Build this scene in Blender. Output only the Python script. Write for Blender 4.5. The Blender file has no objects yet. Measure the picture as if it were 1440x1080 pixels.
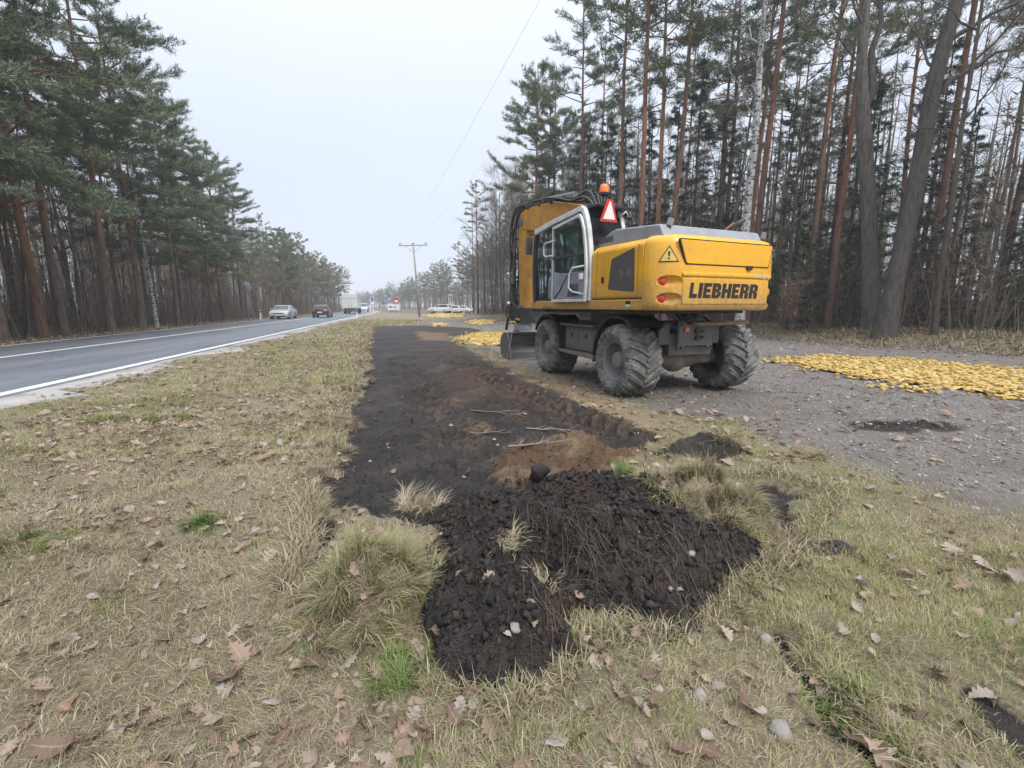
import bpy, bmesh, math, random
import numpy as np
from mathutils import Vector, Matrix, Euler

# ------------------------------------------------------------------ camera, sky, sun, exposure
scene = bpy.context.scene
COL = scene.collection
PITCH = math.radians(9.75)
EYE = 1.45
cam_data = bpy.data.cameras.new("camera")
cam_data.sensor_width = 36.0
cam_data.lens = 16.0
cam_data.clip_start = 0.05
cam_data.clip_end = 3000.0
cam = bpy.data.objects.new("camera", cam_data)
cam.location = (0, 0, EYE)
cam.rotation_euler = (math.pi / 2 - PITCH, 0, 0)
COL.objects.link(cam)
scene.camera = cam

HAZE = 0.0012
SUN_EL = math.radians(48)
SUN_AZ = math.radians(150)          # compass from +Y clockwise: behind the camera, to the right
world = bpy.data.worlds.new("World")
scene.world = world
world.use_nodes = True
wn = world.node_tree
wn.nodes.clear()
w_out = wn.nodes.new("ShaderNodeOutputWorld")
w_bg = wn.nodes.new("ShaderNodeBackground")
w_sky = wn.nodes.new("ShaderNodeTexSky")
w_sky.sky_type = 'NISHITA'
w_sky.sun_disc = False
w_sky.sun_elevation = SUN_EL
w_sky.sun_rotation = SUN_AZ
w_sky.air_density = 1.0
w_sky.dust_density = 3.0
# closed cloud deck: the blue sky shows only faintly through pale grey-white stratus
w_mix = wn.nodes.new("ShaderNodeMix"); w_mix.data_type = 'RGBA'
w_mix.inputs[0].default_value = 0.94
w_tc = wn.nodes.new("ShaderNodeTexCoord")
w_map = wn.nodes.new("ShaderNodeMapping"); w_map.inputs['Scale'].default_value = (1.0, 1.0, 2.5)
w_noise = wn.nodes.new("ShaderNodeTexNoise")
w_noise.inputs['Scale'].default_value = 1.3
w_noise.inputs['Detail'].default_value = 5
w_ramp = wn.nodes.new("ShaderNodeValToRGB")
w_ramp.color_ramp.elements[0].position = 0.25
w_ramp.color_ramp.elements[0].color = (4.85, 5.3, 6.2, 1)
w_ramp.color_ramp.elements[1].position = 0.8
w_ramp.color_ramp.elements[1].color = (5.4, 5.85, 6.6, 1)
wn.links.new(w_tc.outputs['Generated'], w_map.inputs['Vector'])
wn.links.new(w_map.outputs['Vector'], w_noise.inputs['Vector'])
wn.links.new(w_noise.outputs['Fac'], w_ramp.inputs['Fac'])
wn.links.new(w_sky.outputs['Color'], w_mix.inputs[6])
# an overcast deck is brighter overhead than near the horizon
w_sep = wn.nodes.new("ShaderNodeSeparateXYZ"); wn.links.new(w_tc.outputs['Generated'], w_sep.inputs[0])
w_pw = wn.nodes.new("ShaderNodeMath"); w_pw.operation = 'POWER'; w_pw.use_clamp = True; w_pw.inputs[1].default_value = 3.0
w_mx = wn.nodes.new("ShaderNodeMath"); w_mx.operation = 'MAXIMUM'; w_mx.inputs[1].default_value = 0.0; wn.links.new(w_sep.outputs[2], w_mx.inputs[0]); wn.links.new(w_mx.outputs[0], w_pw.inputs[0])
w_ma = wn.nodes.new("ShaderNodeMath"); w_ma.operation = 'MULTIPLY_ADD'; wn.links.new(w_pw.outputs[0], w_ma.inputs[0]); w_ma.inputs[1].default_value = 2.0; w_ma.inputs[2].default_value = 0.84
w_vm = wn.nodes.new("ShaderNodeVectorMath"); w_vm.operation = 'SCALE'; wn.links.new(w_ramp.outputs['Color'], w_vm.inputs[0]); wn.links.new(w_ma.outputs[0], w_vm.inputs['Scale'])
wn.links.new(w_vm.outputs[0], w_mix.inputs[7])
wn.links.new(w_mix.outputs[2], w_bg.inputs['Color'])
w_bg.inputs['Strength'].default_value = 0.098
wn.links.new(w_bg.outputs['Background'], w_out.inputs['Surface'])

sun_data = bpy.data.lights.new("sun", 'SUN')
sun_data.energy = 1.5
sun_data.angle = math.radians(14)
sun_data.color = (1.0, 0.97, 0.93)
sun = bpy.data.objects.new("sun", sun_data)
sd = Vector((math.sin(SUN_AZ) * math.cos(SUN_EL), math.cos(SUN_AZ) * math.cos(SUN_EL), math.sin(SUN_EL)))
sun.rotation_euler = sd.to_track_quat('Z', 'Y').to_euler()
sun.location = (0, 0, 60)
COL.objects.link(sun)

scene.view_settings.view_transform = 'Standard'
scene.view_settings.look = 'None'
scene.view_settings.exposure = 0.93
scene.view_settings.gamma = 1.0
scene.view_settings.use_curve_mapping = False
scene.render.engine = 'CYCLES'
scene.cycles.use_denoising = True
scene.cycles.max_bounces = 6
scene.cycles.diffuse_bounces = 3
scene.cycles.glossy_bounces = 3
scene.cycles.transparent_max_bounces = 12
scene.cycles.volume_bounces = 1
scene.cycles.use_adaptive_sampling = True

rng = np.random.default_rng(7)
random.seed(7)
PI = math.pi

# ------------------------------------------------------------------ helpers
def srgb(r, g, b):
    def f(c):
        c /= 255.0
        return c / 12.92 if c <= 0.04045 else ((c + 0.055) / 1.055) ** 2.4
    return (f(r), f(g), f(b), 1.0)

_cp, _sp = math.cos(PITCH), math.sin(PITCH)
def G(px, py, z=0.0):
    """World point at height z seen at a pixel of the 1440x1080 photograph (survey of the place)."""
    u = (px - 720) / 640.0; v = (py - 540) / 640.0
    t = (z - EYE) / (-_sp - v * _cp)
    return np.array([u * t, (_cp - v * _sp) * t])
def GD(px, depth):
    return ((px - 720) / 640.0) * (depth * _cp + 0.15), depth

# hashed value noise, vectorised
def _hash(ix, iy, seed):
    h = (ix.astype(np.int64) * 374761393 + iy.astype(np.int64) * 668265263 + seed * 1442695041) & 0x7fffffff
    h = ((h ^ (h >> 13)) * 1274126177) & 0x7fffffff
    h = (h ^ (h >> 16)) & 0xffff
    return h / 65535.0
def vnoise(x, y, seed=0):
    x = np.asarray(x, float); y = np.asarray(y, float)
    ix = np.floor(x); iy = np.floor(y)
    fx = x - ix; fy = y - iy
    fx = fx * fx * (3 - 2 * fx); fy = fy * fy * (3 - 2 * fy)
    a = _hash(ix, iy, seed); b = _hash(ix + 1, iy, seed)
    c = _hash(ix, iy + 1, seed); d = _hash(ix + 1, iy + 1, seed)
    return (a * (1 - fx) + b * fx) * (1 - fy) + (c * (1 - fx) + d * fx) * fy
def fbm(x, y, seed=0, octaves=4, gain=0.5):
    s = 0; a = 1; n = 0
    for o in range(octaves):
        s = s + a * (vnoise(x * 2 ** o + 17.3 * o, y * 2 ** o - 9.1 * o, seed + o) - 0.5)
        n += a; a *= gain
    return s / n * 2
def sstep(a, b, x):
    t = np.clip((x - a) / (b - a), 0, 1)
    return t * t * (3 - 2 * t)

def poly_sd(poly, x, y):
    """signed distance to a polygon, positive inside"""
    P = np.asarray(poly, float); x = np.asarray(x, float); y = np.asarray(y, float)
    d = np.full(x.shape, 1e18); ins = np.zeros(x.shape, bool)
    n = len(P)
    for i in range(n):
        ax, ay = P[i]; bx, by = P[(i + 1) % n]
        ex, ey = bx - ax, by - ay
        t = np.clip(((x - ax) * ex + (y - ay) * ey) / (ex * ex + ey * ey + 1e-12), 0, 1)
        d = np.minimum(d, (x - ax - t * ex) ** 2 + (y - ay - t * ey) ** 2)
        cond = ((ay > y) != (by > y))
        with np.errstate(divide='ignore', invalid='ignore'):
            xi = ax + (y - ay) / (ey if ey != 0 else 1e-12) * ex
        ins ^= cond & (x < xi)
    d = np.sqrt(d)
    return np.where(ins, d, -d)
def seg_dist(pts, x, y):
    """distance to a polyline and the length along it"""
    P = np.asarray(pts, float)
    d = np.full(np.shape(x), 1e18); al = np.zeros(np.shape(x)); acc = 0
    for i in range(len(P) - 1):
        ax, ay = P[i]; bx, by = P[i + 1]; ex, ey = bx - ax, by - ay
        L = math.hypot(ex, ey)
        t = np.clip(((x - ax) * ex + (y - ay) * ey) / (L * L), 0, 1)
        dd = np.hypot(x - ax - t * ex, y - ay - t * ey)
        al = np.where(dd < d, acc + t * L, al); d = np.minimum(d, dd); acc += L
    return d, al

def tag(o, label=None, cat=None, group=None, kind=None):
    if label: o['label'] = label
    if cat: o['category'] = cat
    if group: o['group'] = group
    if kind: o['kind'] = kind
    return o
def empty(name, loc=(0, 0, 0), rot=(0, 0, 0), parent=None):
    o = bpy.data.objects.new(name, None)
    o.empty_display_size = 0.2
    o.location = loc; o.rotation_euler = rot
    COL.objects.link(o)
    if parent: o.parent = parent
    return o
def link(name, mesh, parent=None, loc=None, rot=None):
    o = bpy.data.objects.new(name, mesh)
    COL.objects.link(o)
    if parent: o.parent = parent
    if loc is not None: o.location = loc
    if rot is not None: o.rotation_euler = rot
    return o

def np_mesh(name, verts, tris=None, quads=None, mats=(), mat_idx=None, smooth=False, attrs=None, colors=None):
    """mesh from numpy arrays; triangles first, then quads"""
    me = bpy.data.meshes.new(name)
    verts = np.asarray(verts, np.float32).reshape(-1, 3)
    nt = 0 if tris is None else len(tris); nq = 0 if quads is None else len(quads)
    me.vertices.add(len(verts)); me.vertices.foreach_set("co", verts.ravel())
    loops = []
    if nt: loops.append(np.asarray(tris, np.int32).ravel())
    if nq: loops.append(np.asarray(quads, np.int32).ravel())
    lp = np.concatenate(loops)
    me.loops.add(len(lp)); me.loops.foreach_set("vertex_index", lp)
    me.polygons.add(nt + nq)
    start = np.concatenate([np.arange(nt) * 3, nt * 3 + np.arange(nq) * 4]).astype(np.int32)
    me.polygons.foreach_set("loop_start", start)
    me.update(calc_edges=True)
    if mat_idx is not None: me.polygons.foreach_set("material_index", np.asarray(mat_idx, np.int32))
    if smooth: me.polygons.foreach_set("use_smooth", np.ones(nt + nq, bool))
    for m in mats: me.materials.append(m)
    for k, v in (attrs or {}).items():
        a = me.attributes.new(k, 'FLOAT', 'POINT'); a.data.foreach_set("value", np.asarray(v, np.float32))
    for k, v in (colors or {}).items():
        a = me.attributes.new(k, 'FLOAT_COLOR', 'POINT'); a.data.foreach_set("color", np.asarray(v, np.float32).ravel())
    return me

class MB:
    """collects shapes, then links them as ONE mesh object"""
    def __init__(s): s.v = []; s.f = []; s.mi = []; s.sm = []
    def add(s, verts, faces, m=0, smooth=False):
        b = len(s.v); s.v += [tuple(p) for p in verts]
        for f in faces: s.f.append(tuple(i + b for i in f)); s.mi.append(m); s.sm.append(smooth)
        return s
    def box(s, c, d, rot=(0, 0, 0), m=0):
        R = Euler(rot).to_matrix(); c = Vector(c)
        vs = [c + R @ Vector((sx * d[0] / 2, sy * d[1] / 2, sz * d[2] / 2)) for sx in (-1, 1) for sy in (-1, 1) for sz in (-1, 1)]
        return s.add(vs, [(0, 1, 3, 2), (4, 6, 7, 5), (0, 4, 5, 1), (2, 3, 7, 6), (0, 2, 6, 4), (1, 5, 7, 3)], m)
    def bx(s, x0, x1, y0, y1, z0, z1, m=0):
        return s.box(((x0 + x1) / 2, (y0 + y1) / 2, (z0 + z1) / 2), (abs(x1 - x0), abs(y1 - y0), abs(z1 - z0)), m=m)
    def prism(s, poly, a, b, axis='x', m=0, smooth=False):
        """poly: 2-D outline; extruded from a to b along axis ('x': (y,z), 'y': (x,z), 'z': (x,y))"""
        def mk(p, t): return {'x': (t, p[0], p[1]), 'y': (p[0], t, p[1]), 'z': (p[0], p[1], t)}[axis]
        n = len(poly)
        vs = [mk(p, a) for p in poly] + [mk(p, b) for p in poly]
        fs = [tuple(range(n))[::-1], tuple(range(n, 2 * n))]
        s.add(vs, fs, m)
        base = len(s.v) - 2 * n
        for i in range(n):
            s.f.append((base + i, base + (i + 1) % n, base + n + (i + 1) % n, base + n + i)); s.mi.append(m); s.sm.append(smooth)
        return s
    def ring(s, outer, inner, a, b, axis='x', m=0):
        def mk(p, t): return {'x': (t, p[0], p[1]), 'y': (p[0], t, p[1]), 'z': (p[0], p[1], t)}[axis]
        n = len(outer)
        vs = [mk(p, a) for p in outer] + [mk(p, a) for p in inner] + [mk(p, b) for p in outer] + [mk(p, b) for p in inner]
        fs = []
        for i in range(n):
            j = (i + 1) % n
            fs += [(i, j, n + j, n + i), (2 * n + i, 3 * n + i, 3 * n + j, 2 * n + j), (i, 2 * n + i, 2 * n + j, j), (n + i, n + j, 3 * n + j, 3 * n + i)]
        return s.add(vs, fs, m)
    def tube(s, pts, r, n=8, m=0, cap=True, smooth=True):
        pts = [Vector(p) for p in pts]; k = len(pts)
        rs = list(r) if hasattr(r, '__len__') else [r] * k
        vs = []; up = None
        for i in range(k):
            d = (pts[min(i + 1, k - 1)] - pts[max(i - 1, 0)])
            if d.length < 1e-9: d = Vector((0, 0, 1))
            d.normalize()
            if up is None:
                up = Vector((0, 0, 1)) if abs(d.z) < 0.9 else Vector((1, 0, 0))
            a = d.cross(up)
            if a.length < 1e-6: a = d.orthogonal()
            a.normalize(); b = a.cross(d).normalized(); up = b
            for j in range(n):
                t = 2 * PI * j / n
                vs.append(pts[i] + (a * math.cos(t) + b * math.sin(t)) * rs[i])
        fs = [(i * n + j, i * n + (j + 1) % n, (i + 1) * n + (j + 1) % n, (i + 1) * n + j) for i in range(k - 1) for j in range(n)]
        s.add(vs, fs, m, smooth)
        if cap:
            base = len(s.v) - k * n
            s.f.append(tuple(base + j for j in range(n))[::-1]); s.mi.append(m); s.sm.append(False)
            s.f.append(tuple(base + (k - 1) * n + j for j in range(n))); s.mi.append(m); s.sm.append(False)
        return s
    def cyl(s, p0, p1, r0, r1=None, n=16, m=0):
        return s.tube([p0, p1], [r0, r0 if r1 is None else r1], n, m)
    def lathe(s, prof, c=(0, 0, 0), axis='x', n=32, m=0, smooth=True):
        """prof: (along, radius) pairs"""
        vs = []
        for a, r in prof:
            for j in range(n):
                t = 2 * PI * j / n
                q = {'x': (a, r * math.cos(t), r * math.sin(t)), 'y': (r * math.cos(t), a, r * math.sin(t)), 'z': (r * math.cos(t), r * math.sin(t), a)}[axis]
                vs.append((q[0] + c[0], q[1] + c[1], q[2] + c[2]))
        k = len(prof)
        fs = [(i * n + j, i * n + (j + 1) % n, (i + 1) * n + (j + 1) % n, (i + 1) * n + j) for i in range(k - 1) for j in range(n)]
        return s.add(vs, fs, m, smooth)
    def sphere(s, c, r, m=0, n=10, k=6, sc=(1, 1, 1)):
        vs = []; fs = []
        for i in range(k + 1):
            p = PI * i / k
            for j in range(n):
                t = 2 * PI * j / n
                vs.append((c[0] + r * sc[0] * math.sin(p) * math.cos(t), c[1] + r * sc[1] * math.sin(p) * math.sin(t), c[2] + r * sc[2] * math.cos(p)))
        for i in range(k):
            for j in range(n): fs.append((i * n + j, (i + 1) * n + j, (i + 1) * n + (j + 1) % n, i * n + (j + 1) % n))
        return s.add(vs, fs, m, True)
    def mesh(s, name, mats):
        me = bpy.data.meshes.new(name)
        me.from_pydata(s.v, [], s.f)
        me.polygons.foreach_set("material_index", s.mi)
        me.polygons.foreach_set("use_smooth", s.sm)
        for m in (mats if isinstance(mats, (list, tuple)) else [mats]): me.materials.append(m)
        bm = bmesh.new(); bm.from_mesh(me)
        bmesh.ops.recalc_face_normals(bm, faces=bm.faces)
        bm.to_mesh(me); bm.free(); me.update()
        return me
    def build(s, name, mats, parent=None, bevel=0, seg=2, loc=None, rot=None):
        o = link(name, s.mesh(name, mats), parent, loc, rot)
        if bevel:
            b = o.modifiers.new("bevel", 'BEVEL'); b.width = bevel; b.segments = seg
            b.limit_method = 'ANGLE'; b.angle_limit = math.radians(38); b.harden_normals = False
        return o

def copy_tree(o, parent=None):
    c = o.copy(); COL.objects.link(c)
    if parent is not None: c.parent = parent
    for ch in list(o.children): copy_tree(ch, c)
    return c

# ------------------------------------------------------------------ materials
class NT:
    def __init__(s, name):
        s.mat = bpy.data.materials.new(name); s.mat.use_nodes = True
        s.t = s.mat.node_tree; s.t.nodes.clear()
        s.out = s.t.nodes.new("ShaderNodeOutputMaterial")
        s.b = s.t.nodes.new("ShaderNodeBsdfPrincipled")
        s.t.links.new(s.b.outputs[0], s.out.inputs['Surface'])
    def n(s, typ, **kw):
        nd = s.t.nodes.new(typ)
        for k, v in kw.items(): setattr(nd, k, v)
        return nd
    def l(s, a, b): s.t.links.new(a, b)
    def put(s, sock, v):
        if hasattr(v, 'is_output'): s.l(v, sock)
        elif v is not None: sock.default_value = v
    def coord(s, which='Object', scale=None):
        tc = s.n("ShaderNodeTexCoord")
        o = tc.outputs[which]
        if scale:
            mp = s.n("ShaderNodeMapping"); mp.inputs['Scale'].default_value = scale; s.l(o, mp.inputs['Vector']); o = mp.outputs[0]
        return o
    def noise(s, scale, detail=4, rough=0.55, vec=None, dist=0.0):
        nd = s.n("ShaderNodeTexNoise"); nd.inputs['Scale'].default_value = scale; nd.inputs['Detail'].default_value = detail
        nd.inputs['Roughness'].default_value = rough; nd.inputs['Distortion'].default_value = dist
        if vec is not None: s.l(vec, nd.inputs['Vector'])
        return nd.outputs['Fac']
    def voro(s, scale, vec=None, out='Distance', feature='F1'):
        nd = s.n("ShaderNodeTexVoronoi", feature=feature); nd.inputs['Scale'].default_value = scale
        if vec is not None: s.l(vec, nd.inputs['Vector'])
        return nd.outputs[out]
    def ramp(s, fac, stops, interp='LINEAR'):
        nd = s.n("ShaderNodeValToRGB"); cr = nd.color_ramp; cr.interpolation = interp
        while len(cr.elements) < len(stops): cr.elements.new(0.5)
        for e, (p, c) in zip(cr.elements, stops):
            e.position = p; e.color = c if len(c) == 4 else (*c, 1)
        s.put(nd.inputs['Fac'], fac)
        return nd.outputs['Color']
    def mix(s, fac, a, b, mode='MIX'):
        nd = s.n("ShaderNodeMix", data_type='RGBA', blend_type=mode); nd.clamp_factor = True
        s.put(nd.inputs[0], fac); s.put(nd.inputs[6], a); s.put(nd.inputs[7], b)
        return nd.outputs[2]
    def math(s, op, a, b=None, clamp=False):
        nd = s.n("ShaderNodeMath", operation=op); nd.use_clamp = clamp
        s.put(nd.inputs[0], a)
        if b is not None: s.put(nd.inputs[1], b)
        return nd.outputs[0]
    def attr(s, name, out='Fac'):
        nd = s.n("ShaderNodeAttribute"); nd.attribute_name = name
        return nd.outputs[out]
    def sep(s, col):
        nd = s.n("ShaderNodeSeparateColor"); s.l(col, nd.inputs[0]); return nd.outputs
    def sepxyz(s, v):
        nd = s.n("ShaderNodeSeparateXYZ"); s.l(v, nd.inputs[0]); return nd.outputs
    def rand(s): return s.n("ShaderNodeObjectInfo").outputs['Random']
    def bump(s, h, strength=0.5, dist=0.02):
        nd = s.n("ShaderNodeBump"); nd.inputs['Strength'].default_value = strength; nd.inputs['Distance'].default_value = dist
        s.l(h, nd.inputs['Height']); s.l(nd.outputs[0], s.b.inputs['Normal'])
    def set(s, color=None, rough=None, metal=None, spec=None, **kw):
        if color is not None: s.put(s.b.inputs['Base Color'], color)
        if rough is not None: s.put(s.b.inputs['Roughness'], rough)
        if metal is not None: s.put(s.b.inputs['Metallic'], metal)
        if spec is not None: s.put(s.b.inputs['Specular IOR Level'], spec)
        return s

def worn(name, col, col2=None, rough=0.5, metal=0.0, scale=6.0, dirt=None, dirt_amt=0.5, coord='Object', spec=0.5, bump=0.0, coat=0, mud=None):
    """painted or worn surface: base colour with mottling, dust that collects in noise patches"""
    m = NT(name); v = m.coord(coord)
    n1 = m.noise(scale, 5, 0.6, v); n2 = m.noise(scale * 7, 4, 0.6, v)
    c2 = col2 or tuple(min(1, c * 0.78) for c in col[:3]) + (1,)
    c = m.mix(m.ramp(n1, [(0.35, (0, 0, 0)), (0.7, (1, 1, 1))]), col, c2)
    if dirt:
        f = m.math('MULTIPLY', m.ramp(m.math('MULTIPLY', n1, n2), [(0.2, (0, 0, 0)), (0.42, (1, 1, 1))]), dirt_amt)
        c = m.mix(f, c, dirt)
    if mud:       # splashed mud, thicker low down, broken by noise and run-off streaks
        z = m.sepxyz(v)[2]; st = m.noise(3.0, 4, 0.7, m.coord(coord, (9, 9, 0.8))); sp_ = m.noise(26, 5, 0.75, v)
        hgt = m.ramp(m.math('DIVIDE', m.math('SUBTRACT', z, mud[0]), mud[1] - mud[0]), [(0.0, (1, 1, 1)), (1.0, (0.30, 0.30, 0.30))])
        f = m.ramp(m.math('MULTIPLY', m.math('ADD', m.math('MULTIPLY', sp_, 0.6), m.math('MULTIPLY', st, 0.5)), hgt), [(0.31, (0, 0, 0)), (0.60, (0.85, 0.85, 0.85))])
        c = m.mix(f, c, (0.22, 0.165, 0.105, 1))
    m.set(c, m.math('ADD', m.math('MULTIPLY', n2, 0.25), rough - 0.12), metal, spec)
    if coat: m.b.inputs['Coat Weight'].default_value = coat; m.b.inputs['Coat Roughness'].default_value = 0.15
    if bump: m.bump(n2, bump, 0.01)
    return m.mat

def glass_mat(name, tint, refl=0.12):
    m = NT(name)
    tr = m.n("ShaderNodeBsdfTransparent"); tr.inputs[0].default_value = tint
    gl = m.n("ShaderNodeBsdfGlossy"); gl.inputs['Roughness'].default_value = 0.03
    gl.inputs[0].default_value = (0.9, 0.95, 0.95, 1)
    fr = m.n("ShaderNodeFresnel"); fr.inputs[0].default_value = 1.5
    mx = m.n("ShaderNodeMixShader")
    m.l(m.math('ADD', fr.outputs[0], refl - 0.04, True), mx.inputs[0]); m.l(tr.outputs[0], mx.inputs[1]); m.l(gl.outputs[0], mx.inputs[2])
    m.l(mx.outputs[0], m.out.inputs['Surface'])
    return m.mat
# ------------------------------------------------------------------ lie of the land
ROAD_S = -0.235                                   # the road runs x = offset - 0.235 y
ROAD_D = np.array([ROAD_S, 1.0]) / math.hypot(ROAD_S, 1.0)
RN = math.hypot(ROAD_S, 1.0)
def road_off(x, y): return x - ROAD_S * y         # offset measured along x
EDGE0 = np.array([14.0, 17.0]); EDGE_D = np.array([-0.43, 0.903]); EDGE_N = np.array([0.903, 0.43])
def wood_n(x, y): return (x - EDGE0[0]) * EDGE_N[0] + (y - EDGE0[1]) * EDGE_N[1]
def wood_s(x, y): return (x - EDGE0[0]) * EDGE_D[0] + (y - EDGE0[1]) * EDGE_D[1]

STRIP = [G(*p) for p in [(525, 459), (600, 457.5), (672, 462), (680, 470), (630, 474), (652, 486), (700, 511), (755, 538), (820, 568), (892, 596), (925, 615),
         (860, 655), (800, 690), (700, 725), (600, 735), (520, 722), (452, 712), (440, 690), (447, 655), (480, 607), (488, 560), (508, 527), (514, 492), (521, 468)]]
CRACK = [G(*p) for p in [(452, 705), (475, 730), (462, 775), (445, 825), (424, 842), (418, 826), (436, 785), (440, 740)]]
GRAVEL = [np.array(p) for p in [(6.0, 3.4)]] + [G(*p) for p in [(1440, 742), (1290, 694), (1150, 640), (1040, 592), (930, 576), (880, 562), (800, 535), (715, 507), (655, 484), (625, 466), (585, 456), (600, 449), (720, 452), (1080, 474)]] + \
         [np.array(p) for p in [(13.4, 17.2), (18.0, 7.6), (30, -18), (14, -14)]]
SAND = [G(*p) for p in [(655, 488), (712, 503), (785, 530), (885, 568), (935, 598), (900, 604), (828, 572), (758, 540), (700, 512)]]
LEFTLINE = [G(*p) for p in [(440, 700), (440, 660), (470, 610), (484, 560), (503, 527), (510, 492), (517, 468)]]
SANDS = [([G(*p) for p in [(590, 563), (640, 562), (655, 590), (690, 600), (665, 628), (635, 618), (640, 590), (600, 580)]], 0.10),
         ([G(*p) for p in [(580, 466), (630, 468), (640, 480), (590, 478)]], 0.3),
         ([G(*p) for p in [(700, 640), (740, 625), (820, 615), (900, 640), (880, 680), (800, 690), (745, 690), (690, 670)]], 0.12)]
FOOT = [G(*p) for p in [(1075, 780), (1000, 800), (985, 850), (930, 886), (870, 874), (800, 862), (778, 882), (802, 925), (760, 955), (690, 972), (620, 952), (588, 900), (580, 830), (575, 765), (585, 715)]] + [np.array(p) for p in [(-0.55, 3.35), (0.55, 3.75), (1.45, 3.3)]]
HOLE = [G(*p) for p in [(1040, 674), (1075, 672), (1150, 692), (1160, 700), (1110, 700), (1130, 735), (1095, 748), (1072, 715)]]
DARKSPILL = [G(*p) for p in [(1040, 748), (1110, 752), (1190, 770), (1100, 790), (1065, 792), (1000, 800), (985, 850), (930, 884), (870, 872), (1000, 760)]]
RUTS = [[G(*p) for p in [(1095, 890), (1112, 920), (1150, 975), (1180, 1010), (1225, 1050), (1270, 1075)]],
        [G(*p) for p in [(1395, 985), (1440, 1020), (1500, 1080)]],
        [G(*p) for p in [(905, 632), (960, 640), (1010, 648)]]]
TRACK_A = [np.array(p) for p in [(-1.75, 12.8), (-0.6, 9.2), (0.35, 7.0), (1.05, 5.2)]]
TRACK_B = [np.array(p) for p in [(-3.3, 13.5), (-2.0, 9.0), (-1.1, 6.2), (-0.55, 4.4)]]

def bump2(x, y, cx, cy, rx, ry, h, ang=0.0, p=1.6):
    ca, sa = math.cos(ang), math.sin(ang)
    u = ((x - cx) * ca + (y - cy) * sa) / rx; v = (-(x - cx) * sa + (y - cy) * ca) / ry
    return h * np.clip(1 - (u * u + v * v), 0, 1) ** p

def heap_h(x, y):
    wx = x + 0.08 * fbm(x * 3, y * 3, 31); wy = y + 0.08 * fbm(x * 3 + 5, y * 3, 32)
    h = bump2(wx, wy, 0.66, 2.72, 0.98, 0.90, 0.27, -0.15, 0.8)
    h = np.maximum(h, bump2(wx, wy, 0.50, 2.50, 0.45, 0.42, 0.33, 0.5, 0.8))
    h = np.maximum(h, bump2(wx, wy, 0.95, 2.35, 0.50, 0.40, 0.24, -0.3, 0.8))
    h = np.maximum(h, bump2(wx, wy, 0.05, 2.55, 0.50, 0.60, 0.20, 0.2, 0.8))
    h = np.maximum(h, bump2(wx, wy, -0.10, 1.90, 0.34, 0.52, 0.24, 0.15, 0.7))
    h = np.maximum(h, bump2(wx, wy, 0.17, 1.86, 0.28, 0.46, 0.17, -0.3, 0.7))
    h = np.maximum(h, bump2(wx, wy, -0.36, 2.35, 0.25, 0.42, 0.12, 0.0, 0.9))
    h = np.maximum(h, bump2(wx, wy, -0.2, 2.95, 0.45, 0.45, 0.12, 0.0, 0.9))
    h = np.maximum(h, bump2(wx, wy, 1.22, 2.50, 0.40, 0.40, 0.13, 0.4, 0.9))
    h = h * (0.80 + 0.75 * fbm(x * 2.6 + 7, y * 2.6, 35, 3)) * sstep(-0.10, 0.13, poly_sd(FOOT, x, y) + 0.06 * fbm(x * 5, y * 5, 36))
    # slumped hollow between the two lobes
    h = h - bump2(wx, wy, 0.12, 2.20, 0.22, 0.20, 0.12, 0.3, 1.0)
    return h
def sod_h(x, y):
    wx = x + 0.06 * fbm(x * 4, y * 4, 41); wy = y + 0.06 * fbm(x * 4 + 5, y * 4, 42)
    a = bump2(wx, wy, -0.70, 2.12, 0.28, 0.37, 0.22, 0.2, 0.75) * (0.85 + 0.9 * fbm(x * 5, y * 5, 43))
    b = bump2(wx, wy, 1.38, 2.98, 0.42, 0.32, 0.20, 0.2, 0.9)
    return a, b

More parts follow.
